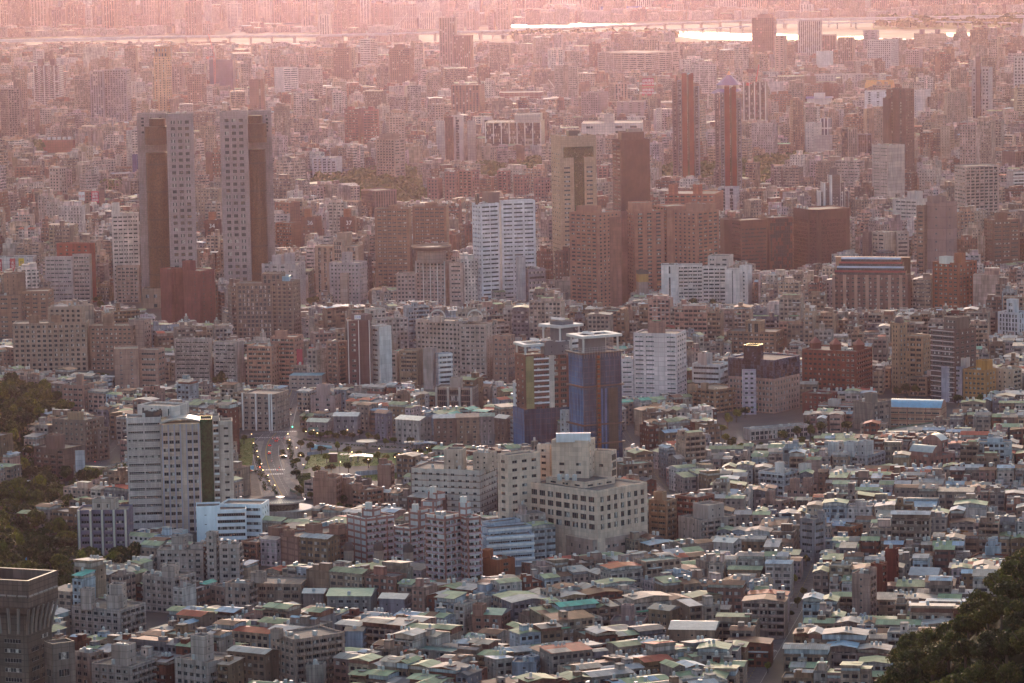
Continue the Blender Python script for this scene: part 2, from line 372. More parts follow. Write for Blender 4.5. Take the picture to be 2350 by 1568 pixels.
def B(name, label, cat, vols, wins=1, seed=None, vis=None, group=None, tanks=0, extra=None, frame=(.3, .29, .28)):
    """a building from volumes read off the photo: (xl, xm, xr, top row, foot row, a/b ratio, wall, left style, right style, options)"""
    rnd = random.Random(seed if seed is not None else label); base = None; root = None; info = []
    wl = []
    for k, v in enumerate(vols):
        xl, xm, xr, yt, yb, ratio, wm, sl, sr = v[:9]; o = v[9] if len(v) > 9 else {}
        up = o.get('on')                                     # stands on the roof of volume number «on»
        if up is None and base is not None and yb is None: yb = base[2]
        if up is not None:
            ref = info[up]; Y = ref['Y'] + o.get('back', 3.); t = at_dist(xm, yt, Y); N = np.array([t[0], Y]); z0 = ref['z1'] - .92; z1 = t[2]
            if z1 < z0 + 1: z1 = z0 + 1.5
        else:
            N, hgt = col_top(xm, yt, yb, o.get('z0', 0.)); z0 = o.get('z0', 0.); z1 = z0 + hgt
            if 'back' in o and base is not None:
                Y = base[0][1] + o['back']; t = at_dist(xm, yt, Y); N = np.array([t[0], Y]); z1 = t[2]
        s = F / depth((N[0], N[1], z1)); wlm = max(xm - xl, 0) / s; wrm = max(xr - xm, 0) / s
        if wrm < 1: al = 0.; a = wlm; b = o.get('d', a / ratio); 
        elif wlm < 1: al = math.pi / 2 - .02; b = wrm / math.sin(al); a = o.get('d', b * ratio)
        else:
            al = math.atan(wrm / wlm * ratio); a = wlm / math.cos(al); b = wrm / math.sin(al)
        b = min(b, 90) if wrm < 1 else b
        poly = foot(N, a, b, al)
        if root is None:
            root = thing(name, label, cat, (float(N[0]), float(N[1]), 0), group=group); base = (N, z1, yb)
        poly_l = [(p[0] - root.location.x, p[1] - root.location.y) for p in poly]
        if o.get('cut'):                                     # chamfer the near corner
            c = o['cut']; A, Nn, Rr, Bk = [np.array(p) for p in poly_l]
            p1 = Nn + (A - Nn) / np.linalg.norm(A - Nn) * c; p2 = Nn + (Rr - Nn) / np.linalg.norm(Rr - Nn) * c
            poly_l = [tuple(A), tuple(p1), tuple(p2), tuple(Rr), tuple(Bk)]; styles = [sl, o.get('cs', sl), sr, sl, sl]; ws = (0, 1, 2)
        else: styles = [sl, sr, o.get('bk', sl), o.get('bk', sr)]; ws = (0, 1)
        w_loc = [] if wins and k < o.get('nw', 99) and not o.get('gm') else None
        prism(root, poly_l, z0, z1, styles, wm, rnd, trim=o.get('trim'), fin=o.get('fin'), band=o.get('band'), roofm=o.get('roof'), name=o.get('name', 'wall' if k == 0 else 'penthouse' if up is not None else 'wing'),
              wins=w_loc, wside=ws, coping=o.get('cop'), gm=o.get('gm'), par=o.get('par', .9))
        if w_loc: wl += w_loc
        info.append(dict(Y=N[1], z0=z0, z1=z1, poly=poly_l, al=al, s=s, a=a, b=b, N=(N[0] - root.location.x, N[1] - root.location.y)))
        if up is None:
            REG.append((xl, xr, yt, o.get('vis', yb), N[1])); FOOTS.append(poly)
    loc = root.location
    if wl:
        sh = [((p[0] + loc.x, p[1] + loc.y, p[2]), a, b, c) for p, a, b, c in wl]
        wl2 = [((p[0] - loc.x, p[1] - loc.y, p[2]), a, b, c) for p, a, b, c in sorted(sh, key=lambda q: -q[1] * q[2] / depth(q[0]) ** 2)]
        # spread the hundred individual windows from the top down, where nothing stands before them
        wl2.sort(key=lambda c: -c[0][2] if len(wl2) > 100 else 0)
        add_windows_sorted(root, wl2, rnd, frame)
    I0 = info[0]
    for t in range(tanks):
        q = inset(I0['poly'], 1.6); u = (t + .7) / (tanks + .4); x = q[1][0] * (1 - u) + q[0][0] * u; y = q[1][1] * (1 - u) + q[0][1] * u; dd = rnd.uniform(1, 4)
        put_tank(root, x, y + dd * .3, I0['z1'] - .9, 1.1)
    if rnd.random() < .75: clutter(root, info[-1] if len(info) > 1 and rnd.random() < .3 else I0, rnd)
    if extra: extra(root, info, rnd)
    return root, info
def add_windows_sorted(root, wl, rnd, frame):
    add_windows(root, wl[:100], rnd, frame=frame)
    rest = wl[100:]
    if rest:
        mb = MB()
        for p, ww, wh, a in rest:
            c, s = math.cos(a), math.sin(a); n = max(1, round(ww / 1.3))
            for q in range(n):
                u0, u1 = -ww / 2 + ww * q / n, -ww / 2 + ww * (q + 1) / n; g = 2 if rnd.random() < .08 else 1 if rnd.random() < .3 else 0
                mb.quad((p[0] + c * u0, p[1] + s * u0, p[2]), (p[0] + c * u1, p[1] + s * u1, p[2]), (p[0] + c * u1, p[1] + s * u1, p[2] + wh), (p[0] + c * u0, p[1] + s * u0, p[2] + wh), g)
        tag(mb.build('glazing', [G1, G2, G3], root), kind='stuff')
def clutter(root, I, rnd):
    """plant boxes and pipes on a flat roof"""
    q = inset(I['poly'], 2.0); A, Nn, Rr = [np.array(q[i]) for i in (0, 1, 2)]; z = I['z1'] - .9
    if np.linalg.norm(A - Nn) < 3 or np.linalg.norm(Rr - Nn) < 3: return
    ang = math.atan2(*(Nn - A)[::-1])
    for _ in range(rnd.randint(2, 6)):
        mb = MB()
        u, v = rnd.uniform(.1, .9), rnd.uniform(.05, .8); p = Nn + (A - Nn) * u + (Rr - Nn) * v
        w, d, h = rnd.uniform(.8, 3.2), rnd.uniform(.8, 2.4), rnd.uniform(.7, 2.2); mb.box(p[0], p[1], z, w, d, h, ang, rnd.choice((0, 1, 1, 2)))
        mb.build('rooftop_unit', [STEEL, plain((.42, .40, .38), .7), plain((.2, .17, .15), .8)], root)
def sign(parent, text, p, ang, size, col, back=None, bw=0, bh=0, vert=False, em=0, name='lettering'):
    """lettering standing on a facade; p centre, ang direction of the text line"""
    fd = bpy.data.curves.new(name, 'FONT'); fd.body = '\n'.join(text) if vert else text; fd.size = size; fd.align_x = 'CENTER'; fd.align_y = 'CENTER'; fd.extrude = .04
    if vert: fd.space_line = .95
    fd.materials.append(plain(col, .6, em=em, noise=0))
    tmp = bpy.data.objects.new(name, fd); me = bpy.data.meshes.new_from_object(tmp); bpy.data.objects.remove(tmp)
    me.materials.clear(); me.materials.append(fd.materials[0]) if fd.materials else None
    o = bpy.data.objects.new(name, me); link(o); o.parent = parent; c, s = math.cos(ang), math.sin(ang)
    off = .12; o.location = (p[0] + s * off, p[1] - c * off, p[2]); o.rotation_euler = (math.pi / 2, 0, ang)
    if back:
        mb = MB(); mb.box(0, 0, -bh / 2, bw, .14, bh, 0, 0, bottom=True); b = mb.build('sign_board', [plain(back, .5, noise=.05)], parent); b.location = p; b.rotation_euler = (0, 0, ang)
        o.parent = b; o.location = (0, -.12, 0); o.rotation_euler = (math.pi / 2, 0, 0)
        return b
    return o
mb = MB(); mb.quad((-9000, 200, 0), (9000, 200, 0), (9000, 40000, 0), (-9000, 40000, 0))
t = NT('ground'); p = t.geo(); t.base(t.mix(t.ramp(t.noise(.02, p, 5), .4, .6), (.055, .05, .048), (.09, .08, .075)), .9)
tag(mb.build('ground', [t.mat]), kind='structure')
# ---------------- colours ----------------
CREAM = (.40, .355, .30); GREY = (.30, .28, .27); LGREY = (.42, .40, .39); OFFW = (.58, .56, .54); WHT = (.72, .72, .71); PINK = (.42, .27, .23); BROWN = (.17, .105, .08)
DRED = (.15, .045, .035); TAN = (.30, .20, .14); SALMON = (.36, .20, .15); ORANGE = (.34, .13, .06); DBROWN = (.09, .05, .042); LILAC = (.38, .34, .38); BEIGE = (.40, .31, .21)
bronze = glass((.10, .055, .03), .18); dglass = glass((.02, .022, .03), .1); gglass = glass((.014, .045, .02), .25, spec=.2); bglass = glass((.04, .055, .09), .15); redglass = glass((.07, .028, .028), .2)
BLK = S('blk')
# ---- foreground ----
def crown(root, I, rnd):
    """flared crown on a stone block: sloping soffit, tall rim with ribbed lights and curved struts below"""
    i = I[0]; poly = i['poly']; z = i['z1']; big = inset(poly, -2.4); mb = MB(); wmat = wall((.12, .10, .09), (3, 2, .3)); n = 4
    for k in range(n):
        a, b = poly[k], poly[(k + 1) % n]; c, d = big[k], big[(k + 1) % n]
        mb.quad((*a, z), (*b, z), (*d, z + 4), (*c, z + 4), 0); mb.quad((*c, z + 4), (*d, z + 4), (*d, z + 16), (*c, z + 16), 0, [(0, 0), (40, 0), (40, 10), (0, 10)])
        e, f = inset(big, 1.2)[k], inset(big, 1.2)[(k + 1) % n]; mb.quad((*c, z + 16), (*d, z + 16), (*f, z + 16), (*e, z + 16), 1); mb.quad((*f, z + 10), (*e, z + 10), (*e, z + 16), (*f, z + 16), 0)
    mb.poly([(*p, z + 10) for p in inset(big, 1.2)], 2); [mb.box(poly[1][0] - 4 - 5 * q, poly[1][1] + 5 + q * 2, z + 9, 2.5 + q, 2.2, 2 + q % 2, .2, 3) for q in range(4)]; mb.build('crown', [wmat, plain((.5, .38, .28), .6), ROOFC, plain((.3, .28, .26), .7)], root)
    st = MB()
    for k in (0, 1):
        a, b = np.array(poly[k]), np.array(poly[k + 1]); c, d = np.array(big[k]), np.array(big[k + 1]); m = 6
        for j in range(m + 1):
            u = j / m; p = a + (b - a) * u; q = c + (d - c) * u; st.bar((*p, z - 8), (*(p * .75 + q * .25), z - 3), .7); st.bar((*(p * .75 + q * .25), z - 3), (*(p * .1 + q * .9), z + 3.5), .7)
            if j < m:
                q2 = c + (d - c) * (u + .85 / m); dn = (c - a) / np.linalg.norm(c - a) * .0; st.bar((*q, z + 9), (*q2, z + 9), .55)
    st.build('strut', [plain((.2, .175, .16), .7)], root)
B('monument_hall', 'stone tower with flared rimmed crown and curved struts beside the wooded slope', 'hall', [
    (-60, 62, 118, 1415, 1640, 1.2, wall((.105, .095, .085), (4, 2.6, .3)), S('rib', bay=9, w=6.6, fh=4.3, h=1.9, top=9, mar=2), S('rib', bay=9, w=6.6, fh=4.3, h=1.9, top=9, mar=2)),
    (100, 120, 171, 1478, 1640, .8, wall((.17, .145, .13), (4, 2.6, .2)), S('rib', bay=7, w=4, fh=7, h=3), S('rib', bay=7, w=4, fh=7, h=3), dict(cop=plain((.5, .38, .28), .6)))], extra=crown, wins=1)
LOUV = wall((.47, .46, .46), (1.2, 1.0, .1), k=.2)
def sch_extra(root, I, rnd):
    i = I[0]; A, Nn = np.array(i['poly'][0]), np.array(i['poly'][1]); U = (Nn - A) / np.linalg.norm(Nn - A); n = np.array([U[1], -U[0]]); L = np.linalg.norm(Nn - A); z1 = i['z1']
    mb = MB(); nf = 15
    for k in range(nf * 3):                                 # thin sun louvres in front of the strip windows
        z = z1 - 3 - k * (z1 - 14) / (nf * 3); a = A + n * .9; b = Nn + n * .9; mb.bar((*a, z), (*b, z), .12)
    mb.build('louvres', [plain((.42, .38, .37), .5)], root)
    j = I[1]; A2, N2 = np.array(j['poly'][0]), np.array(j['poly'][1]); z = j['z1'] + 1.2; rr = MB()
    n2 = np.array([(N2 - A2)[1], -(N2 - A2)[0]]); n2 = n2 / np.linalg.norm(n2)
    for q in range(8):
        t0, t1 = q / 8, (q + 1) / 8; f = lambda t: z + 2.4 * math.sin(math.pi * t * .9)
        a0 = A2 + (N2 - A2) * t0 + n2 * 1.6; a1 = A2 + (N2 - A2) * t1 + n2 * 1.6; b0 = a0 - n2 * 15; b1 = a1 - n2 * 15
        rr.quad((*a0, f(t0)), (*a1, f(t1)), (*b1, f(t1)), (*b0, f(t0))); rr.quad((*a0, f(t0) - .8), (*a1, f(t1) - .8), (*a1, f(t1)), (*a0, f(t0)))
    rr.build('canopy', [plain((.42, .38, .34), .5)], root)
B('academy_tower', 'tall pale school block with louvred wing, mullioned middle and dark green glass strip', 'academic building', [
    (290, 369, 372, 957, 1222, 1.6, LOUV, S('rib', bay=8, w=7.4, h=1.5, fh=4.6, mar=.5, skip=0), BLK, dict(d=16)),
    (368, 459, 461, 972, 1226, 1.6, wall((.47, .40, .335), (4, 4.4, .1), k=.2), S('pun', bay=3.2, w=2.3, h=1.9, fh=4.35, fin=1, fw=.7, fd=.7, skip=0, top=3, pat='1110', pale=.2), BLK, dict(d=16, fin=plain((.33, .31, .38), .5), back=-1)),
    (458, 487, 489, 962, 1218, 1, gglass, S('cur', fh=4.3), BLK, dict(gm=(gglass, gglass, glass((.09, .11, .04))), back=0.5, d=14, name='glass_strip', fin=plain((.1, .13, .1)))),
    (486, 503, 505, 955, 1215, 1, wall((.36, .33, .30)), S('bal', bay=5, w=4.2, h=1.8, fh=4.4, balc=1.1), BLK, dict(back=1.5, trim=WHITE, d=12)),
    (503, 533, 535, 966, 1215, 1, wall((.43, .39, .35)), S('pun', bay=4.2, w=1.9, h=1.2, fh=4.4, pat='1'), BLK, dict(back=1, d=14)),
    (315, 400, 434, 933, 957, 1.5, wall(OFFW, (3, 3, .1)), S('ver', bay=5, w=1.2), BLK, dict(on=0, back=5)),
    (330, 350, 372, 945, 957, 1, DARK, BLK, BLK, dict(on=0, back=1.5))], extra=sch_extra, tanks=1)
B('gallery', 'white curved building with blank drum and long ribbon windows', 'gallery', [
    (450, 505, 507, 1161, 1252, 1.4, plain((.66, .70, .74), .6, noise=.08), S('sml', bay=50, w=6, h=.4, fh=5, mar=.3), BLK, dict(cut=3, d=14)),
    (496, 565, 567, 1168, 1250, 1.4, plain((.66, .68, .72), .6, noise=.08), S('rib', bay=18, w=17, h=1.9, fh=4, mar=.3), BLK, dict(back=2, d=15)),
    (505, 600, 618, 1157, 1235, 1.4, plain((.68, .70, .73), .6, noise=.08), S('rib', bay=12, w=11, h=1.7, fh=4, mar=.3), S('pun', bay=5), dict(back=12))])
def disc_hall():
    N, h = col_top(640, 1158, 1196); s = F / depth((N[0], N[1], h)); c = (N[0], N[1] + 12)
    r = thing('round_pavilion', 'round glazed pavilion under a wide ribbed disc roof, beside the curved white building', 'pavilion', (c[0], c[1], 0))
    mb = MB(); mb.cyl(0, 0, 0, 54 / s, h * .55, 40, 0); mb.cyl(0, 0, h * .55, 44 / s, h * .45, 40, 1)
    for k in range(40): a = 2 * math.pi * k / 40; mb.box(math.cos(a) * 54.5 / s, math.sin(a) * 54.5 / s, 0, .5, .5, h * .55, a, 0)
    mb.build('drum', [wall((.36, .34, .31)), glass((.06, .07, .06))], r)
    mb = MB(); mb.cyl(0, 0, h, 58 / s, .9, 56, 0); mb.cyl(0, 0, h + .9, 58 / s, 1.6, 56, 0, r2=2)
    for k in range(56): a = 2 * math.pi * k / 56; mb.bar((math.cos(a) * 3, math.sin(a) * 3, h + 2.55), (math.cos(a) * 57 / s, math.sin(a) * 57 / s, h + 1.0), .12, 1)
    mb.build('roof', [plain((.34, .30, .27), .45), plain((.16, .13, .12))], r)
    mb = MB(); mb.cyl(4, 3, h * .5, 60 / s, .7, 48, 0); mb.build('terrace', [plain((.5, .46, .42))], r)
    REG.append((585, 702, 1132, 1196, c[1])); FOOTS.append([(c[0] - 14, c[1] - 14), (c[0] + 14, c[1] - 14), (c[0] + 14, c[1] + 14), (c[0] - 14, c[1] + 14)])
disc_hall()
B('apartment_block', 'lilac purple block with cream vertical fins, beside the wooded slope', 'apartment building', [
    (177, 292, 305, 1170, 1285, 1.5, wall((.15, .13, .19), (6, 3.4, .2), (.20, .18, .25)), S('bal', bay=7, w=4.6, h=1.5, fh=3.5, fin=1, fw=1.0, fd=1.1, balc=.4), S('pun', bay=4), dict(fin=plain((.46, .44, .38), .6), trim=plain((.15, .13, .19)))),
    (211, 262, 272, 1146, 1170, 1.5, wall((.36, .33, .30), (5, 4, .2)), S('pun', bay=5), BLK, dict(on=0, back=4))])
HOSP = wall((.54, .455, .375), (2.4, 2.4, .07), k=.18); POD = wall((.33, .27, .24), (3, 3, .08), k=.18); HW = S('pun', bay=6.0, w=4.2, h=2.7, fh=4.3, mar=1.2, top=3.4, bot=0, sill=1.1, dep=.35, pale=.35, skip=0)
B('hospital', 'large cream tiled hospital block with stepped tower, darker stone podium below', 'hospital', [
    (1210, 1370, 1487, 1127, 1288, 1.3, HOSP, dict(HW, top=3, bot=15), dict(HW, top=3, bay=5.4, w=2.6, bot=15), dict(z0=0)),
    (1252, 1341, 1412, 1107, 1130, 1.3, HOSP, S('rib', bay=9, w=4, h=1.6), S('rib', bay=7, w=4, h=1.6), dict(on=0, back=15)),
    (1265, 1350, 1366, 1012, 1240, 1.5, HOSP, S('pun', bay=8, w=2.4, h=1.4, fh=4.3, pat='110', top=10), S('sml'), dict(back=34, vis=1110, bk=BLK)),
    (1276, 1355, 1357, 994, 1012, 2, plain((.60, .62, .66), .5), BLK, BLK, dict(on=2, back=2, d=2.5, name='hoarding')),
    (1356, 1402, 1415, 1036, 1240, 1.4, HOSP, S('pun', bay=9, w=2.2, h=1.5, fh=8), S('cur', fh=4.3), dict(back=42, vis=1100)),
    (1141, 1166, 1240, 1046, 1242, .5, HOSP, S('pun', bay=6, w=2.6, h=1.7, fh=4.3), S('pun', bay=6, w=3, h=1.6, fh=4.3), dict(back=26, vis=1185)),
    (1232, 1262, 1270, 1022, 1242, 1.5, HOSP, S('pun', bay=5, w=2.2, h=1.3), BLK, dict(back=46, vis=1100)),
    (1226, 1360, 1486, 1240, 1296, 1.3, POD, S('pun', bay=6.3, w=1.2, h=2.4, fh=6), S('rib', bay=6, w=4.2, h=1.9, fh=6), dict(back=-1.2, name='podium', flat=1))], tanks=0,
  extra=lambda r, I, rnd: [put_tank(r, I[1]['N'][0] - 5 - 4 * k, I[1]['N'][1] + 6 + k, I[1]['z1'] - .9, 1.6) for k in range(3)])
BANDW = wall((.46, .45, .42), (400, 3.6, .55), (.24, .17, .15), k=.2)
B('dormitory', 'grey white dormitory with brown floor bands and rows of air conditioners, beside the cream hospital', 'dormitory', [
    (941, 1101, 1140, 1080, 1196, 1.6, BANDW, S('pun', bay=4.3, w=2.0, h=1.5, fh=3.6, dep=.3), S('pun', bay=4, w=1.6, h=1.5, fh=3.6)),
    (1018, 1060, 1070, 1032, 1080, 1, wall(CREAM), S('pun', bay=4, w=1, h=1.2), BLK, dict(on=0, back=6)),
    (1085, 1122, 1140, 1040, 1080, 1, wall(CREAM), S('pun', bay=4, w=1, h=1.2), S('sml'), dict(on=0, back=6))], tanks=2)
PW = wall((.46, .45, .46), (6.5, 3.45, 1.2), (.30, .145, .125), k=.18); PTRIM = plain((.42, .32, .36), .7)
PL = S('blk'); PB = S('bal', bay=4.4, w=3.2, h=1.6, fh=3.45, balc=.7, mar=.4, top=2.2)
def pinkblock(x0, xm, x1, yt, yb, lab, tw, seed=1, wide=0):
    vols = [(x0, xm, x1, yt, yb, 1.0, PW, PL if not wide else PB, PB, dict(trim=PTRIM, cop=plain((.5, .5, .5))))]
    for (a, b, c, y, yy) in tw: vols += [(a, b, c, y, yy, 1, PW, BLK, BLK, dict(on=0, back=3 + (seed % 3))), ((a + b) / 2 - 5, (a + b) / 2 + 6, (a + b) / 2 + 11, y - 14, y, 1, plain((.55, .54, .52)), BLK, BLK, dict(on=len(vols), back=1.5))]
    B('apartment_block', lab, 'apartment building', vols, group='pink and white gridded apartment blocks', wins=1)
pinkblock(795, 838, 905, 1190, 1302, 'pink and white gridded block with two roof towers, nearest the brown walk-ups', [(830, 856, 874, 1168, 1188)], 2)
pinkblock(903, 940, 973, 1212, 1310, 'shortest of the pink and white gridded blocks, in the middle of its row', [(938, 962, 986, 1172, 1205)], 1, 1)
pinkblock(975, 1020, 1062, 1185, 1352, 'tallest corner of the pink and white gridded blocks, beside the blue stepped roof building', [(1052, 1068, 1081, 1155, 1185)], 3, 1)
pinkblock(1056, 1072, 1105, 1188, 1350, 'pink and white gridded tower slab beside the low orange brick house', [], 4, 1)
pinkblock(966, 1000, 1015, 1150, 1270, 'set-back pink and white gridded block with a tank box, before the dormitory', [(982, 1000, 1022, 1132, 1152)], 5)
BLUEG = wall((.36, .42, .50), (8, 3.8, .3), (.22, .25, .3), k=.2)
B('office_block', 'pale blue stepped office with white floor bands, left of the cream hospital podium', 'office building', [
    (1103, 1116, 1226, 1232, 1305, .4, BLUEG, BLK, S('rib', bay=10, w=9.4, h=.9, fh=3.8, band=1.1, bd=1.2)), (1103, 1120, 1222, 1214, 1300, .4, BLUEG, BLK, S('rib', bay=10, w=9.4, h=.9, fh=3.8, band=1.0), dict(back=9)),
    (1106, 1124, 1196, 1200, 1300, .4, BLUEG, BLK, BLK, dict(back=20))])
B('brick_house', 'plain orange brick house at the foot of the pink gridded blocks', 'house', [
    (1106, 1140, 1182, 1286, 1345, 1, wall((.24, .085, .045), (1.5, 3.3, .06)), BLK, S('pun', bay=7, w=2.2)), (1106, 1124, 1132, 1262, 1345, 1, wall((.24, .085, .045), None), BLK, BLK, dict(back=10))])
WALK = wall((.25, .145, .115), (9, 3.3, .22), k=.35)
B('walkup_block', 'long brown walk-up block with balconies and sloping stair boxes, behind the green metal roofs', 'apartment building', [
    (642, 682, 800, 1232, 1308, .5, wall((.30, .19, .16), (6.5, 3.3, 1.0), (.22, .12, .10)), BLK, S('bal', bay=4.2, fh=3.2)), (700, 722, 740, 1205, 1234, 1, WALK, BLK, BLK, dict(on=0, back=2)), (755, 776, 793, 1205, 1234, 1, WALK, BLK, BLK, dict(on=0, back=7)), (650, 668, 676, 1218, 1234, 1, WALK, BLK, BLK, dict(on=0, back=4))])
B('walkup_block', 'shorter brown walk-up block in front of the round pavilion', 'apartment building', [
    (553, 590, 642, 1245, 1300, .6, WALK, S('bal', bay=4.2), S('bal', bay=4.2, fh=3.2)), (615, 640, 665, 1212, 1246, 1, WALK, BLK, BLK, dict(on=0, back=3))])
GAB = wall((.30, .185, .145), (3, 3.3, .12), k=.3)
for k, (x0, xm, x1, yt, yb, lab) in enumerate(((718, 770, 786, 1098, 1170, 'brown brick slab with saw-tooth stair towers before the park lawn'), (783, 806, 832, 1112, 1165, 'narrow brown brick slab squeezed behind the saw-tooth one'), (866, 896, 905, 1068, 1128, 'small brown brick stair tower beside the bright curved roof'), (806, 838, 880, 1125, 1175, 'pinkish brown walk-up with a dark red parapet'))):
    B('walkup_block', lab, 'apartment building', [(x0, xm, x1, yt, yb, 1, GAB, S('bal', bay=4, fh=3.2) if k == 3 else BLK, S('bal', bay=4, fh=3.2)), (x0 + 3, (x0 + xm) / 2, (x0 + xm) / 2 + 8, yt - 14, yt, 1, GAB, BLK, BLK, dict(on=0)), (xm - 16, xm - 4, xm + 4, yt - 9, yt, 1, GAB, BLK, BLK, dict(on=0, back=8))])
# ---- construction towers ----
def ringroof(zoff, wid):
    def f(root, I, rnd):
        i = I[0]; big = inset(i['poly'], -.8); z = i['z1'] + zoff; mb = MB(); inn = inset(i['poly'], wid); n = 4
        for k in range(n):
            j = (k + 1) % n
            mb.quad((*big[k], z), (*big[j], z), (*big[j], z + 1.6), (*big[k], z + 1.6)); mb.quad((*big[k], z + 1.6), (*big[j], z + 1.6), (*inn[j], z + 1.6), (*inn[k], z + 1.6)); mb.quad((*inn[j], z), (*inn[k], z), (*inn[k], z + 1.6), (*inn[j], z + 1.6)); mb.quad((*inn[k], z), (*inn[j], z), (*big[j], z), (*big[k], z))
            mb.box(*(np.array(inn[k]) * .5 + np.array(big[k]) * .5), i['z1'] - .9, 1.2, 1.2, zoff + 1, 0)
        mb.build('roof_frame', [plain((.48, .46, .45), .8, noise=.08)], root)
        q = inset(i['poly'], 3); pb = MB()
        for t in range(3):
            u = .2 + t * .3; p = np.array(q[1]) * (1 - u) + np.array(q[0]) * u + (np.array(q[2]) - np.array(q[1])) * .3; zz = I[-1]['z1'] + .4
            if len(I) > 1: pb.quad((p[0] - 1.8, p[1] - 1.5, zz), (p[0] + 1.8, p[1] - 1.5, zz), (p[0] + 1.8, p[1] + 1.8, zz + 1.1), (p[0] - 1.8, p[1] + 1.8, zz + 1.1)); pb.box(p[0], p[1], zz - 1, .3, .3, 1.2)
        pb.build('solar_panel', [plain((.5, .42, .36), .12, .4, noise=0)], root)
    return f
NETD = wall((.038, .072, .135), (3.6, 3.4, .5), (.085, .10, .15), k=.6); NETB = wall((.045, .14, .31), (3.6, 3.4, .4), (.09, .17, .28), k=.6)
GW = wall((.14, .13, .14), None, k=.1)
B('residential_tower', 'grey and white tower crown with square roof frame, behind the two netted towers', 'residential tower', [
    (1240, 1285, 1336, 783, 1030, 1, plain((.62, .60, .60), .6), S('rib', bay=9, w=8, fh=3.4, h=1.6), S('rib', bay=9, w=8, fh=3.4, h=1.6), dict(vis=800)),
    (1262, 1290, 1316, 738, 783, 1, GW, BLK, BLK, dict(on=0, back=3))], extra=ringroof(8, 3.5))
def tower1x(root, I, rnd):
    ringroof(5, 2.5)(root, I, rnd); i = I[0]; z1 = i['z1']; mb = MB(); poly = i['poly']
    o = inset(poly, -1.6); zc = z1 * .44
    nb = MB()
    for k in (0, 1):
        a, b = o[k], o[k + 1]; L = math.dist(a, b); nb.quad((*a, 0), (*b, 0), (*b, zc), (*a, zc), k, [(0, 0), (L, 0), (L, zc), (0, zc)])
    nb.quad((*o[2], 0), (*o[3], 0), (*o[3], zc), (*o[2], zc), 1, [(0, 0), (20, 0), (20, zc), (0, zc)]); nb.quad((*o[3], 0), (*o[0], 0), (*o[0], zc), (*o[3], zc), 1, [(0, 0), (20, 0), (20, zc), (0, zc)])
    for k in range(4):
        for j in (0, 1): nb.quad((*poly[k], zc - .2 + j * .01), (*poly[(k + 1) % 4], zc - .2), (*o[(k + 1) % 4], zc - .2), (*o[k], zc - .2), 1)
    nb.build('safety_net', [NETB, NETD], root)
    A, Nn = np.array(poly[1]), np.array(poly[2]); U = (Nn - A) / np.linalg.norm(Nn - A); n = np.array([U[1], -U[0]]); L = np.linalg.norm(Nn - A)
    c = MB()
    def strip(u0, u1, m, d=.25, z0=zc, z1_=z1 - 1):
        a = A + U * (L * u0); b = A + U * (L * u1); c.quad((*(a + n * d), z0), (*(b + n * d), z0), (*(b + n * d), z1_), (*(a + n * d), z1_), m, [(0, 0), (L * (u1 - u0), 0), (L * (u1 - u0), z1_ - z0), (0, z1_ - z0)]); c.quad((*a, z0), (*(a + n * d), z0), (*(a + n * d), z1_), (*a, z1_), m)
    strip(.02, .20, 0); strip(.54, .66, 1); c.build('panel_strip', [wall((.27, .26, .13), (5, 3.4, .12)), wall((.55, .53, .5), (5, 3.4, .12))], root)
    bl = MB()
    for k in range(int((z1 - zc) / 3.5)):
        z = z1 - 2.5 - k * 3.5; a = A + U * (L * .2) + n * .9; b = A + U * (L * .54) + n * .9; a0, b0 = a - n * .9, b - n * .9
        bl.quad((*a, z - .9), (*b, z - .9), (*b, z), (*a, z)); bl.quad((*a, z), (*b, z), (*b0, z), (*a0, z)); bl.quad((*a0, z - .9), (*a, z - .9), (*a, z), (*a0, z)); bl.quad((*b, z - .9), (*b0, z - .9), (*b0, z), (*b, z))
    bl.build('balcony_bands', [plain((.68, .68, .72), .5, noise=.05)], root)
B('residential_tower', 'unfinished tower with red brown, lime and white front, lower half wrapped in blue net', 'residential tower', [
    (1182, 1204, 1306, 815, 1037, .6, wall((.16, .07, .055), (30, 3.5, .2), k=.15), S('rib', bay=9, w=3, fh=3.5), S('bal', bay=6, w=4.4, h=2.1, fh=3.5, balc=0, dep=.6)),
    (1240, 1250, 1306, 786, 815, .5, GW, BLK, S('sml', bay=9), dict(on=0, back=3))], extra=tower1x)
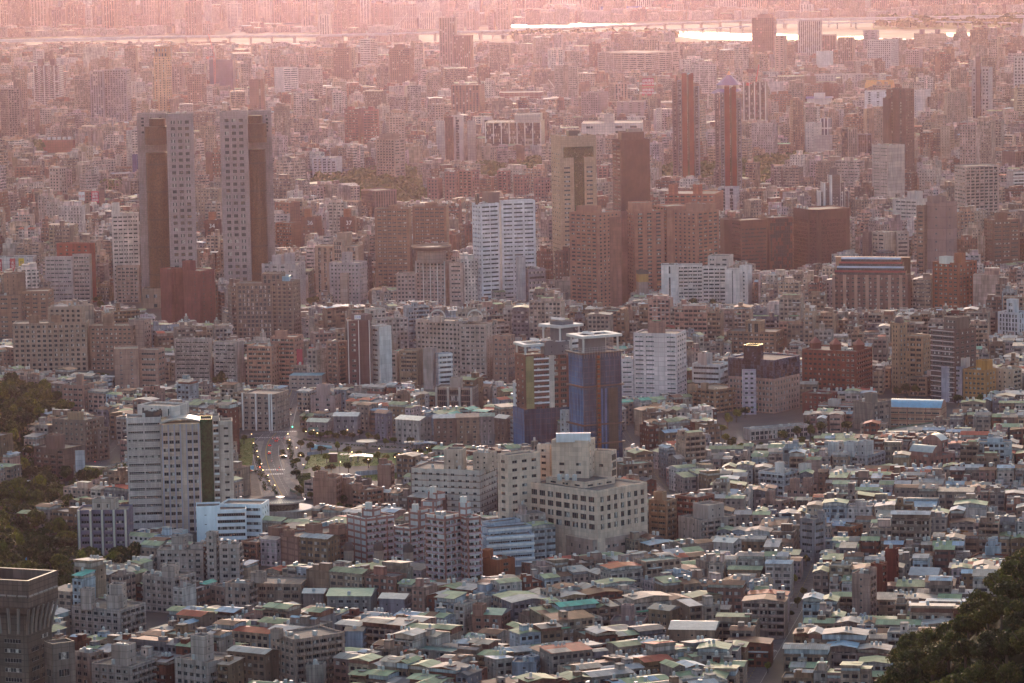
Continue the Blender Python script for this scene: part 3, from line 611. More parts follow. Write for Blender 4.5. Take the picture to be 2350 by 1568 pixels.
def tower2x(root, I, rnd):
    ringroof(9, 3.5)(root, I, rnd); i = I[0]; poly = i['poly']; z1 = i['z1']; o = inset(poly, -.5)
    A, Nn = np.array(poly[1]), np.array(poly[2]); U = (Nn - A) / np.linalg.norm(Nn - A); n = np.array([U[1], -U[0]]); L = np.linalg.norm(Nn - A)
    m = MB(); p = A + U * (L * .37) + n * 1.3; ang = math.atan2(U[1], U[0])
    for dx in (-1, 1):
        for dy in (-1, 1): q = p + U * dx + n * dy * .8; m.box(q[0], q[1], 0, .25, .25, z1 + 1, ang, 0)
    for k in range(int(z1 / 3)): m.box(p[0], p[1], k * 3, 2.3, 1.8, .3, ang, 0); m.box(p[0] + U[0] * .2, p[1] + U[1] * .2, k * 3 + .6, 1.5, 1.2, 1.6, ang, 1)
    m.build('hoist_mast', [plain((.20, .10, .05), .7), plain((.26, .06, .02), .7)], root)
    o2 = inset(poly, -1.5); brown = plain((.10, .07, .06), .8)
    for zf in (.19, .36, .70, .99):
        sc_ = MB()
        for k in range(4):
            a, b = o2[k], o2[(k + 1) % 4]; c, d = poly[k], poly[(k + 1) % 4]; z = z1 * zf
            sc_.quad((*a, z), (*b, z), (*b, z + .9), (*a, z + .9)); sc_.quad((*a, z + .9), (*b, z + .9), (*d, z + .9), (*c, z + .9)); sc_.quad((*c, z), (*d, z), (*b, z), (*a, z))
        sc_.build('scaffold_deck', [brown], root)
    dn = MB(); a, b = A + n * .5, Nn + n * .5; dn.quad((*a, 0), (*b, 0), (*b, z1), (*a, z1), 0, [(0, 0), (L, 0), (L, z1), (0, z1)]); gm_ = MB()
    for u0, u1 in ((.46, .50), (.56, .60), (.64, .9)): p0, p1 = A + U * L * u0 + n * .58, A + U * L * u1 + n * .58; gm_.quad((*p0, z1 * .12), (*p1, z1 * .12), (*p1, z1 * .68), (*p0, z1 * .68), 0 if u0 < .6 else 1, [(0, 0), (4, 0), (4, 60), (0, 60)])
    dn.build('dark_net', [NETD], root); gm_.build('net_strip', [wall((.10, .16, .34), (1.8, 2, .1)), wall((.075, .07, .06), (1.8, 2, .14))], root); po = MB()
    for k in range(4):
        a, b = np.array(o2[k]), np.array(o2[(k + 1) % 4]); L2 = np.linalg.norm(b - a); m_ = int(L2 / 1.8)
        for j in range(m_ + 1): q = a + (b - a) * j / m_; po.box(q[0], q[1], z1 - 3, .10, .10, 6.5)
        for z in (z1 + .8, z1 + 2.2, z1 + 3.4): po.bar((*a, z), (*b, z), .06)
    po.build('scaffold_pole', [plain((.45, .40, .40), .5)], root)
B('residential_tower', 'tower fully wrapped in dark blue safety net with a rusty hoist up its face', 'residential tower', [
    (1304, 1337, 1425, 812, 1072, .7, NETB, BLK, BLK, dict(z0=0, name='safety_net')),
    (1327, 1343, 1389, 771, 812, .7, GW, BLK, BLK, dict(on=0, back=5))], extra=tower2x, wins=0)
# put the darker net on the long face
B('office_block', 'narrow white building with grid windows beside the netted tower', 'office building', [(1177, 1193, 1206, 880, 1030, 1, wall((.58, .57, .60)), S('pun', bay=3, w=1.2, h=1.6), S('pun', bay=3, w=1.8, h=1.8), dict(vis=1026))])
B('office_block', 'small grey white block squeezed between the two netted towers', 'office building', [(1285, 1296, 1308, 942, 1040, 1, wall((.48, .48, .50)), S('pun'), S('sml'), dict(vis=1000))])
WT = wall((.60, .55, .56), (4.4, 3.3, .28), (.42, .30, .31), k=.12); WR = S('rib', bay=7, w=5.4, h=.95, fh=3.3, skip=.0, mar=.4, sill=1.3)
B('residential_tower', 'white tiled tower with pink joints and brown side, beside the netted towers', 'residential tower', [
    (1453, 1553, 1575, 766, 930, 1.3, WT, dict(WR, pat='110'), S('rib', bay=5, w=3, fh=3.3), dict(vis=925, bk=BLK)),
    (1486, 1512, 1527, 741, 768, 1, wall((.28, .17, .15), (5, 5, .2)), BLK, BLK, dict(on=0, back=4)), (1425, 1453, 1456, 823, 930, 1, WT, WR, BLK, dict(back=9, d=14))])
B('office_block', 'white office with pale blue ribbon windows, beside the dark blue glass top building', 'office building', [
    (1588, 1652, 1671, 836, 915, 1.3, wall((.52, .55, .58), (5, 3.5, .15)), S('rib', bay=16, w=15, h=1.5, mar=.4), S('rib', bay=8, w=7.4, h=1.8, mar=.3)), (1601, 1622, 1635, 812, 838, 1, wall(LGREY, None), BLK, BLK, dict(on=0, back=3))])
B('office_block', 'pinkish office with blue glass top floors and dark blue stair tower', 'office building', [
    (1670, 1776, 1836, 870, 950, 1.1, wall((.36, .25, .22), (3.2, 3.6, .25)), S('pun', bay=3, w=1.9, h=1.8, fh=3.6, sill=.9), S('pun', bay=3.4, w=1.5, h=1.8, fh=3.6), dict(vis=945, par=.1)),
    (1670, 1776, 1836, 827, 871, 1.1, bglass, S('cur', bay=2.5, w=2.3, fh=2.8, h=2.6), S('cur', bay=2.5, w=2.3, fh=2.8, h=2.6), dict(on=0, back=.3, gm=(dglass, bglass, bglass), name='glass_top', cop=plain((.06, .22, .5)))),
    (1706, 1738, 1752, 793, 830, 1, dglass, S('cur'), S('cur'), dict(on=1, back=2, gm=(dglass, bglass, dglass))), (1703, 1735, 1738, 848, 920, 1, wall((.40, .33, .40), (10, 2.4, .3), (.5, .48, .5)), S('pun', bay=3, h=1.4), BLK, dict(back=-1.6, d=1.5, name='arched_bay'))])
B('office_block', 'tan brown block with a column-framed roof house, behind the blue topped office', 'office building', [
    (1667, 1780, 1800, 762, 832, 1.5, wall((.22, .15, .11)), S('pun', bay=4, w=2.8, h=1.7), S('rib', bay=6, w=5)), (1711, 1745, 1756, 737, 764, 1, wall((.28, .19, .13), (4, 3, .3)), S('ver', bay=4, w=2.4, h=6, fh=7), BLK, dict(on=0, back=3, cop=plain((.55, .42, .32))))])
def spires(xs):
    def f(root, I, rnd):
        i = I[0]; mb = MB()
        for u, v in xs:
            q = np.array(i['poly'][1]) * (1 - u) + np.array(i['poly'][0]) * u + (np.array(i['poly'][2]) - np.array(i['poly'][1])) * v
            mb.box(q[0], q[1], i['z1'] - .9, 6, 6, 4, .3, 1); c, s = math.cos(.3), math.sin(.3)
            P = [(q[0] + a * c - b * s, q[1] + a * s + b * c, i['z1'] + 3.1) for a, b in ((-3.6, -3.6), (3.6, -3.6), (3.6, 3.6), (-3.6, 3.6))]; top = (q[0], q[1], i['z1'] + 7.5)
            for k in range(4): mb.poly([P[k], P[(k + 1) % 4], top], 0)
        mb.build('turret', [plain((.20, .055, .045), .7), wall(DRED, None)], root)
    return f
RW = wall((.19, .055, .04), (2, 3.3, .08), k=.3)
B('apartment_block', 'dark red brick block with little turrets and white bay windows', 'apartment building', [
    (1840, 1965, 2002, 807, 925, 1.4, RW, S('pun', bay=3.6, w=2.2, h=1.4, pale=.4), S('bal', bay=4, pale=.4), dict(vis=918))], extra=spires(((.5, .4), (.1, .5), (.9, .5))), frame=(.6, .58, .56))
B('apartment_block', 'low dark red brick block in front of the turreted one', 'apartment building', [(1841, 1900, 1922, 905, 952, 1.3, wall((.15, .045, .04), (2, 3.3, .08)), S('pun', bay=3.6, w=1.8), S('pun', bay=4))])
def dome(x0, k=5.5):
    def f(root, I, rnd):
        i = I[x0]; q = np.mean(i['poly'], axis=0); mb = MB(); r = i['a'] * .5; z = i['z1'] - .9
        for j in range(4):
            a0, a1 = j / 4 * math.pi / 2, (j + 1) / 4 * math.pi / 2; mb.cyl(q[0], q[1], z + k * math.sin(a0), r * math.cos(a0) ** .6, k * (math.sin(a1) - math.sin(a0)), 12, 0, r2=max(.3, r * math.cos(a1) ** .6))
        mb.build('dome', [plain((.05, .045, .06), .5)], root)
    return f
B('residential_tower', 'beige stone tower with dark mansard dome and balconied wing', 'residential tower', [
    (2046, 2062, 2082, 742, 905, .9, wall((.33, .235, .16), (2, 3.5, .1)), S('pun', bay=3.4, w=1.4, h=1.6), S('pun', bay=3.4, w=1.6, h=1.7), dict(vis=900)),
    (2070, 2118, 2134, 772, 905, 1.2, wall((.33, .235, .16), (2, 3.5, .1)), S('bal', bay=5, w=4, h=2, fh=3.6), S('pun', bay=4), dict(back=-2)),
    (2084, 2128, 2140, 866, 925, 1.2, wall((.27, .20, .15), (2, 3.5, .1)), S('bal', bay=5, w=4), S('bal', bay=4), dict(back=-16, name='podium'))], extra=dome(0))
B('residential_tower', 'dark tower with thin white floor lines and an open roof house', 'residential tower', [
    (2136, 2190, 2240, 758, 925, .9, wall((.13, .09, .085), (30, 3.6, .25)), S('rib', bay=8, w=7, h=1.8, fh=3.6, band=.5, skip=.1), S('pun', bay=5, w=3), dict(vis=918, band=plain((.5, .47, .48)))),
    (2166, 2196, 2224, 729, 760, 1, wall((.16, .13, .12), None), S('rib', bay=9, w=7), BLK, dict(on=0, back=3, cop=plain((.6, .45, .36))))])
B('apartment_block', 'lilac grey block left of the orange tiled one', 'apartment building', [(2160, 2208, 2222, 842, 925, 1.2, wall((.34, .32, .38), (3, 3.3, .1)), S('pun', bay=4, w=2.4, pat='0111', pale=.4), BLK), (2198, 2216, 2226, 822, 845, 1, wall(LGREY, None), BLK, BLK, dict(on=0))])
B('apartment_block', 'orange ochre tiled apartment block with stair tower', 'apartment building', [(2210, 2262, 2286, 850, 932, 1.2, wall((.34, .19, .085), (3, 3.3, .08)), S('pun', bay=3.4, w=2, h=1.5, pale=.3), S('pun', bay=3.6, w=1.6)), (2240, 2265, 2278, 828, 853, 1, wall((.40, .20, .06), None), BLK, BLK, dict(on=0))])
B('apartment_block', 'cream apartment block right of the orange tiled one', 'apartment building', [(2286, 2325, 2345, 848, 925, 1.2, wall((.40, .36, .29), (3, 3.3, .1)), S('pun', bay=4.4, w=1.6), S('bal', bay=4))])
B('office_block', 'white colonnaded tower with dark vertical windows near the frame edge', 'office building', [(2290, 2338, 2362, 718, 800, 1.2, wall((.56, .56, .60), None), S('ver', bay=3, w=1.7, h=2.6, fh=3.4), S('ver', bay=3, w=1.6), dict(vis=795)), (2310, 2328, 2338, 688, 720, 1, wall((.56, .56, .60), None), S('pun', bay=4, w=2.6, h=3, fh=6), BLK, dict(on=0))])
# ---- school, gym and neighbours on the near side ----
def barrel(idx, h, col, name='barrel_roof', ax=0):
    def f(root, I, rnd):
        i = I[idx]; A, Nn, Rr, Bk = [np.array(p) for p in i['poly']]
        if ax: A, Nn, Rr, Bk = Nn, Rr, Bk, A
        z = i['z1'] + .05; mb = MB(); n = 12                    # arch spans from the A-N edge to the opposite edge
        for k in range(n):
            t0, t1 = k / n, (k + 1) / n; f0, f1 = (z + h * math.sin(math.pi * t) for t in (t0, t1))
            a0, b0 = A + (Bk - A) * t0, Nn + (Rr - Nn) * t0; a1, b1 = A + (Bk - A) * t1, Nn + (Rr - Nn) * t1
            mb.quad((*a0, f0), (*b0, f0), (*b1, f1), (*a1, f1), 0, [(0, k), (20, k), (20, k + 1), (0, k + 1)])
            mb.quad((*b0, z), (*b1, z), (*b1, f1), (*b0, f0), 1); mb.quad((*a1, z), (*a0, z), (*a0, f0), (*a1, f1), 1)
        mb.build(name, [plain(col, .35, spec=.6), wall((.33, .2, .17), None)], root)
    return f
B('school_gym', 'school hall with a long light blue curved roof and red brown frame', 'school hall', [
    (2040, 2160, 2172, 937, 983, 1.8, wall((.40, .27, .20), (12, 4, .5), (.22, .09, .07)), S('rib', bay=5.5, w=4.6, h=1.2, fh=4, pale=.5), BLK, dict(d=22, par=.1))], extra=barrel(0, 4.2, (.18, .36, .48)))
B('office_block', 'rough grey concrete block beside the blue roofed school hall', 'office building', [(1958, 2002, 2045, 925, 990, 1, wall((.25, .215, .195), (4, 3.5, .2), k=.5), BLK, S('ver', bay=5, w=3, h=2)), (1984, 2000, 2014, 903, 925, 1, wall((.22, .19, .17), None), BLK, BLK, dict(on=0))])
B('school_block', 'pinkish school wing with white panels beside the concrete block', 'school', [(1878, 1975, 1990, 930, 966, 2, wall((.32, .20, .18)), S('rib', bay=7, w=5.5, h=1.6, band=.6), BLK, dict(band=plain((.62, .60, .58)), d=14)), (1900, 1924, 1930, 918, 932, 1, wall(LGREY, None), BLK, BLK, dict(on=0))])
B('school_block', 'long low school wing with bright blue eaves and white columns', 'school', [(1706, 1720, 1858, 985, 1012, .2, wall((.40, .38, .36)), BLK, S('ver', bay=3.2, w=2.4, h=3, fh=4, top=1.4), dict(cop=plain((.05, .20, .42)), fin=WHITE, roof=plain((.33, .29, .26), .9, noise=.4)))])
B('school_block', 'long flat green edged school wing running back from the gym', 'school', [(2030, 2075, 2200, 990, 1012, .35, wall((.20, .25, .17), (6, 3.5, .2)), BLK, S('rib', bay=7, w=5, h=1.2, top=1.8), dict(roof=plain((.27, .24, .21), .9, noise=.4)))])
PB2 = wall((.30, .165, .14), (3, 3.6, .1), k=.3)
def vaults(root, I, rnd): barrel(1, 3.6, (.42, .38, .34))(root, I, rnd); barrel(2, 3.4, (.42, .38, .34), ax=1)(root, I, rnd)
B('civic_block', 'pink brown block with grey barrel vaulted roofs above square windows', 'public building', [
    (2068, 2132, 2192, 1050, 1100, 1, PB2, S('pun', bay=4.4, w=1.9, h=2.2, fh=4.2), S('pun', bay=4.4, w=1.9, h=2.2, fh=4.2)), (2086, 2140, 2162, 1040, 1052, 1.5, PB2, BLK, BLK, dict(on=0, back=6)), (2118, 2160, 2176, 1012, 1052, 1.5, PB2, S('sml'), S('ver', w=1.8), dict(on=0, back=22))], extra=vaults)
WB = wall((.46, .45, .46), (5, 3.3, .15), k=.35)
B('apartment_block', 'white four-storey block with square roof rooms on a grey wall base', 'apartment building', [(1898, 1990, 2032, 1047, 1100, 1, wall((.36, .35, .36), (6, 3.4, .2), (.2, .18, .2)), S('bal', bay=5), S('bal', bay=4.6, pale=.3)), (1936, 1960, 1972, 1016, 1048, 1, WB, BLK, S('sml'), dict(on=0, back=3)), (1968, 1990, 2005, 1014, 1048, 1, WB, S('sml'), BLK, dict(on=0, back=3)), (1900, 1915, 1925, 1016, 1048, 1, WB, BLK, BLK, dict(on=0, back=5))])
B('apartment_block', 'white balconied block with gabled roof rooms beside the low metal roofs', 'apartment building', [(1740, 1800, 1840, 1086, 1142, 1, WB, S('bal', bay=4.5, band=.4), S('bal', bay=4.5)), (1778, 1792, 1800, 1062, 1088, 1, wall(OFFW, None), BLK, BLK, dict(on=0)), (1832, 1850, 1862, 1066, 1088, 1, wall(OFFW, None), BLK, S('sml'), dict(on=0, back=6))])
B('apartment_block', 'yellowish walk-up with gabled dormers below the white office', 'apartment building', [(1577, 1640, 1703, 895, 950, 1, wall((.30, .21, .145), (4, 3.2, .1), k=.4), S('bal', bay=4), S('bal', bay=4)), (1577, 1596, 1602, 884, 897, 1, wall((.30, .21, .145), None), BLK, BLK, dict(on=0)), (1608, 1620, 1626, 880, 897, 1, wall((.30, .21, .145), None), BLK, BLK, dict(on=0, back=4))], tanks=2)
B('apartment_block', 'tan apartment slab with balconies, against the right side of the cream hospital', 'apartment building', [(1488, 1530, 1553, 1150, 1250, 1.1, wall((.27, .185, .125), (3, 3.2, .1), k=.4), S('bal', bay=3.8, h=1.3), S('bal', bay=4)), (1500, 1520, 1530, 1130, 1152, 1, wall((.27, .185, .125), None), BLK, BLK, dict(on=0))])
B('apartment_block', 'red brown slab behind the tan one, right of the cream hospital', 'apartment building', [(1549, 1600, 1640, 1142, 1240, 1, wall((.20, .08, .06), (3, 3.2, .1)), S('bal', bay=4), S('bal', bay=4), dict(vis=1180))])
B('apartment_block', 'grey concrete block with stacked roof rooms and roof garden, in the low-rise quarter', 'apartment building', [(1556, 1605, 1690, 1194, 1262, .8, wall((.33, .29, .27), (5, 3.2, .1), k=.5), S('sml', bay=9), S('bal', bay=4.4)), (1590, 1625, 1662, 1160, 1196, 1, wall((.36, .32, .30), None), BLK, S('sml'), dict(on=0, back=5))])
# ---- lower left quarter ----
GLR = wall((.37, .335, .315), (4, 3.2, .16), (.18, .15, .14), k=.4)
for xs, lab in ((((330, 398, 450, 1327, 1410, 1), (370, 398, 410, 1302, 1330, 1)), 'stained white block with a box stair head, nearest the wooded slope'),
    (((360, 466, 478, 1262, 1335, 1.6), (393, 420, 432, 1232, 1262, 1), (436, 468, 474, 1250, 1262, 1)), 'long grey white block with green awnings and a pyramid skylight'),
    (((502, 548, 556, 1250, 1345, 1.4), (473, 495, 502, 1222, 1345, 1)), 'grey slab with tall blank stair shaft, before the curved white building'),
    (((164, 275, 335, 1400, 1466, 1.3), (184, 208, 218, 1352, 1400, 1), (244, 272, 282, 1368, 1400, 1), (250, 280, 290, 1342, 1398, 1)), 'lilac grey block with three tall roof boxes beside the dark trees'),
    (((327, 371, 380, 1318, 1400, 1), (371, 400, 412, 1296, 1320, 1)), 'slim white block with stepped parapets beside the trees'),
    (((516, 570, 590, 1340, 1410, 1.2), (575, 600, 612, 1315, 1342, 1)), 'low beige block with dark roof deck and lamp-like vents'),
    (((210, 300, 362, 1530, 1600, 1), (255, 290, 312, 1482, 1535, 1)), 'white block with blocky clock-like roof tower at the frame bottom'),
    (((400, 478, 545, 1520, 1600, 1), (437, 468, 490, 1461, 1522, 1)), 'white block with dark glazed roof tower at the frame bottom'),
    (((170, 205, 238, 1500, 1575, 1),), 'pinkish block with sunken roof deck beside the stone tower'),
    (((620, 676, 792, 1468, 1590, .8), (620, 640, 650, 1445, 1470, 1)), 'grey brown block with sloping blank stair wall and balconies at the frame bottom'),
    (((480, 540, 600, 1352, 1392, 1),), 'beige flat roofed block behind the green metal roofs')):
    vols = []
    for k, (a, b, c, yt, yb, r) in enumerate(xs): 
        front = k == 0 or yb > yt + 80
        vols.append((a, b, c, yt, yb, r, GLR if 'beige' not in lab and 'pink' not in lab and 'brown' not in lab else wall((.33, .27, .24), (4, 3.2, .12), k=.5), S('pun', bay=3.6, w=2.1, h=1.6, pale=.3) if front else BLK, S('bal', bay=4.2, w=3.6, h=1.7, balc=.9, pale=.3) if front else S('sml'), {} if front else dict(on=0, back=3 + k * 2)))
    B('apartment_block', lab, 'apartment building', vols, tanks=1)
B('apartment_block', 'brown walk-up with open roof frame on the slope above the road', 'apartment building', [(120, 195, 238, 965, 1062, 1.2, wall((.22, .17, .145), (4, 3.3, .12)), S('pun', bay=4), S('bal', bay=4, w=3.2)), (155, 178, 192, 948, 968, 1, wall((.30, .22, .15), None), BLK, BLK, dict(on=0)), (195, 225, 250, 985, 1055, 1, wall((.2, .16, .14)), S('bal'), S('bal'), dict(back=6))])
B('apartment_block', 'brown and pale blue panelled block in front of the trees', 'apartment building', [(77, 148, 195, 1030, 1106, 1.2, wall((.15, .11, .10), (4, 3.3, .2)), S('bal', bay=5), BLK), (105, 130, 148, 1000, 1032, 1, wall((.18, .12, .11), None), BLK, BLK, dict(on=0)), (172, 194, 196, 1034, 1106, 1, wall((.40, .41, .46), (4, 3.3, .2)), BLK, BLK, dict(back=-2, d=1, name='screen_wall'))])
B('apartment_block', 'pinkish office block with rows of small windows, above the metal roofs by the road', 'office building', [(142, 192, 216, 885, 950, 1.2, wall((.30, .20, .17), (4, 3.3, .15)), S('rib', bay=4, w=2.8), S('pun', bay=4)), (175, 188, 192, 860, 887, 1, wall((.3, .2, .17), None), BLK, BLK, dict(on=0)),])
# ---- twin towers ----
TW = wall((.27, .245, .255), (1.45, 1.6, .16), (.17, .15, .16), k=.1); TWW = S('pun', bay=5.6, w=3.2, h=3.0, fh=5.55, sill=1.4, mar=2.6, top=5, skip=0, dep=.6, pale=0)
goldg = glass((.13, .075, .035), .2, var=.9)
def bow(cx0, cx1, yt, wing):
    """bronze glass bay bulging between two stone slabs, in stacked drums"""
    def f(root, I, rnd):
        i = I[0]; z1 = i['z1']; lx = root.location
        for k, (yy, r, z0f, nm) in enumerate(((yt, 1.0, .84, 'bronze_drum'), (yt + 60, .82, .0, 'bronze_bay'), (yt - 18, .55, .9, 'bronze_cap'))):
            xm = (cx0 + cx1) / 2; Yc = lx.y + 14; t = at_dist(xm, yy, Yc); s = F / depth(t); rad = (cx1 - cx0) / s / 2 * (1.04 if k == 0 else r + .12); z = t[2]; mb = MB(); zb = z1 * z0f if k != 1 else 0
            mb.cyl(t[0] - lx.x, Yc - lx.y, zb, rad, z - zb, 28, 0)
            for j in range(28): a = 2 * math.pi * j / 28; mb.box(t[0] - lx.x + math.cos(a) * rad, Yc - lx.y + math.sin(a) * rad, zb, .3, .25, z - zb, a, 1)
            for h in np.arange(zb + 4, z, 24): mb.cyl(t[0] - lx.x, Yc - lx.y, float(h), rad + .35, 1.5, 28, 1)
            mb.build(nm, [glass((.05, .028, .016), .3, spec=.2), plain((.03, .02, .016), .6)], root)
    return f
B('hotel_tower', 'left one of two grey stone towers with bronze glass, beige podium below', 'tower', [
    (381, 443, 445, 260, 706, 1.6, TW, TWW, BLK, dict(vis=615, d=26)), (314, 380, 381, 260, 706, 1.6, TW, S('pun', bay=7, w=2, h=2, bot=150, top=3), BLK, dict(back=25, d=12, vis=660)), (326, 368, 372, 662, 712, 1, wall((.33, .25, .19), (5, 5, .2)), S('pun', bay=6, w=2.4, h=2.6, fh=7), BLK, dict(back=-2, name='podium', d=30))],
  extra=bow(333, 388, 290, 0), group='twin grey stone towers')
B('hotel_tower', 'right one of two grey stone towers with bronze glass, behind the lilac block', 'tower', [
    (504, 567, 570, 256, 706, 1.6, TW, TWW, BLK, dict(vis=605, d=26)), (566, 623, 625, 254, 706, 1.6, TW, S('pun', bay=7, w=2, h=2, bot=150, top=3), BLK, dict(back=25, d=12, vis=600))], extra=bow(560, 610, 283, 0), group='twin grey stone towers')
RB = wall((.17, .05, .05), (2, 3.2, .1), k=.2)
B('apartment_tower', 'dark red twin-slab apartment tower in front of the bronze glass tower', 'apartment tower', [
    (367, 392, 419, 618, 742, .8, RB, BLK, S('sml', bay=7), dict(vis=738)), (420, 457, 492, 622, 745, 1, RB, S('sml', bay=9, pat='01'), S('sml', bay=7), dict(vis=740, back=-14)), (418, 436, 449, 600, 622, 1, RB, BLK, BLK, dict(on=1, back=8)), (392, 402, 422, 617, 742, .8, RB, BLK, BLK, dict(back=2))])
GCELL = wall((.27, .21, .175), (4.6, 3.5, .5), (.32, .25, .21), k=.2); TB = wall((.22, .15, .115), (4, 3.4, .2), k=.2)
B('apartment_tower', 'tan brown stepped complex with ribbon windows at the frame edge', 'apartment tower', [
    (-30, 48, 60, 678, 775, 1.5, TB, S('rib', bay=8, w=5), S('rib', bay=8, w=5), dict(vis=770)), (8, 40, 58, 628, 780, 1, TB, S('sml'), BLK, dict(back=10)), (50, 110, 123, 668, 775, 1, TB, S('rib', bay=7, w=4), S('rib'), dict(back=14))])
B('apartment_tower', 'tan gridded apartment block with square dark openings, before the tan stepped complex', 'apartment tower', [
    (30, 198, 205, 740, 852, 2.5, GCELL, S('bal', bay=4.2, w=2.3, h=2.0, fh=3.5, balc=.2, sill=.9, mar=.5), S('sml'), dict(vis=848, d=16)), (66, 82, 89, 724, 742, 1, TB, BLK, BLK, dict(on=0)), (117, 140, 149, 724, 742, 1, TB, BLK, BLK, dict(on=0)), (110, 188, 195, 706, 742, 3, GCELL, S('bal', bay=4.2, w=2.3), BLK, dict(on=0, back=2, d=10))])
B('apartment_block', 'pinkish brown slab with bare tall stair shaft, beside the gridded tan block', 'apartment building', [(205, 304, 322, 748, 850, 1.5, wall((.25, .17, .14), (4, 3.3, .15)), S('pun', bay=3.6, w=2), S('pun')), (236, 256, 262, 722, 750, 1, TB, BLK, BLK, dict(on=0)), (296, 330, 346, 735, 850, 1, wall((.30, .23, .21), (4, 3, .2)), BLK, S('pun'), dict(back=5))])
B('office_block', 'rose tiled office with banded curved corner beside the park end road', 'office building', [(262, 317, 320, 800, 893, 1, wall((.32, .215, .18), (4, 3.6, .15)), S('sml', bay=9, w=2, h=.8), BLK, dict(d=22)), (318, 362, 378, 803, 893, 1, wall((.33, .225, .19), (40, 3.6, .25)), S('rib', bay=20, w=16, h=1.4), S('rib', bay=6, w=5), dict(back=1))])
GB = wall((.34, .33, .33), (4, 3.2, .15), k=.45)
B('apartment_block', 'long grey apartment slab crowded with cage balconies', 'apartment building', [(400, 480, 486, 778, 882, 3, GB, S('bal', bay=3.4, h=1.2, balc=.6, pale=.4), BLK, dict(d=14, vis=876)), (490, 542, 560, 786, 888, 1.5, GB, S('bal', bay=3.4, h=1.2, balc=.6, pale=.4), BLK, dict(vis=880))])
B('apartment_block', 'salmon apartment pair with enclosed balconies and a tall blue and red banner', 'apartment building', [(566, 622, 640, 795, 892, 1, wall((.36, .22, .17), (4, 3.2, .12)), S('bal', bay=3.6, pale=.4), S('pun', bay=5), dict(vis=888)), (620, 676, 696, 774, 880, 1, wall((.34, .20, .16), (4, 3.2, .12)), S('bal', bay=3.6, pale=.4), S('pun'), dict(back=14, vis=800)), (630, 650, 660, 760, 776, 1, wall((.34, .20, .16), None), BLK, BLK, dict(on=1))],
  extra=lambda r, I, rnd: sign(r, '晶彩廣告\n0983-198-789'.replace('\n', ' ')[:4], (I[1]['N'][0] + 3.2, I[1]['N'][1] + 1.5, I[1]['z1'] - 22), I[1]['al'] * 0, 1.9, (.8, .75, .75), (.35, .04, .06), 4.2, 26, vert=True))
LAT = wall((.155, .12, .10), (3.2, 3.3, .25), (.26, .21, .17), k=.2)
B('office_block', 'dark brown latticed tower with open roof frames, in front of the right stone tower', 'office building', [
    (542, 624, 632, 650, 780, 1.6, LAT, S('cur', bay=3.4, w=2.2, h=2.4, fh=3.3), S('pun'), dict(vis=776, d=22)), (620, 672, 689, 646, 783, 1.2, LAT, S('pun', bay=4, w=2), S('pun'), dict(back=-3, vis=776)), (600, 645, 655, 628, 652, 1, LAT, S('cur', bay=4, w=2.4), BLK, dict(on=0, back=5)), (626, 664, 668, 634, 640, 1, plain((.2, .35, .45), .4), BLK, BLK, dict(on=0, back=8))])
LG = wall((.36, .335, .35), (3.5, 3.3, .15), k=.25)
B('apartment_tower', 'lilac grey pilastered block at the foot of the right stone tower', 'apartment tower', [(514, 588, 600, 608, 702, 1.5, LG, S('pun', bay=3.4, fin=2, fw=.6, fd=.4), S('pun'), dict(vis=650)), (544, 570, 578, 590, 610, 1, LG, BLK, BLK, dict(on=0))])
B('apartment_tower', 'pale grey tower with patterned roof tanks behind the latticed one', 'apartment tower', [(600, 678, 701, 606, 706, 1.3, wall((.40, .385, .39), (4, 3.4, .2)), S('rib', bay=7, w=3.4), S('sml'), dict(vis=704)), (624, 645, 652, 586, 608, 1, LG, BLK, BLK, dict(on=0)), (652, 668, 677, 582, 608, 1, LG, BLK, BLK, dict(on=0))])
BG = wall((.36, .29, .235), (4, 3.4, .15), k=.15)
B('apartment_tower', 'beige classical tower with tall window bays and domed lift house', 'apartment tower', [(722, 822, 834, 565, 672, 2, BG, S('ver', bay=5.6, w=2.6, h=2.9, fh=3.4, mar=1.4), S('ver'), dict(vis=668)), (764, 785, 791, 552, 600, 1, BG, S('ver', w=2.4), BLK, dict(back=-1.5)), (773, 796, 808, 535, 568, 1, BG, BLK, BLK, dict(on=0, back=16))])
B('apartment_tower', 'pale lilac block with checkered lift house before the beige classical tower', 'apartment tower', [(755, 825, 842, 603, 706, 1.5, LG, S('pun', bay=3.4, pale=.3), S('pun'), dict(vis=702)), (784, 803, 809, 580, 605, 1, LG, S('sml'), BLK, dict(on=0)), (780, 796, 800, 628, 706, 1, wall((.38, .30, .26), (9, 3.4, .3)), BLK, BLK, dict(back=-5))])
BT = wall((.185, .115, .085), (2.2, 3.25, .35), (.24, .155, .115), k=.15)
B('apartment_tower', 'taller brown slab tower with pale ribbon windows, left of its near copy', 'apartment tower', [(859, 938, 944, 479, 668, 1.8, BT, S('rib', bay=4.6, w=3.6, h=1.25, fh=3.25, pale=.35, mar=2), BLK, dict(vis=662, d=20)), (890, 912, 925, 472, 482, 1, BT, BLK, BLK, dict(on=0))], group='brown twin slab towers')
B('apartment_tower', 'brown slab tower behind the round crowned block, right of its taller copy', 'apartment tower', [(946, 1024, 1030, 473, 650, 1.8, BT, S('rib', bay=4.6, w=3.6, h=1.25, fh=3.25, pale=.35, mar=2), BLK, dict(vis=560, d=20)), (975, 992, 1004, 466, 476, 1, BT, BLK, BLK, dict(on=0))], group='brown twin slab towers')
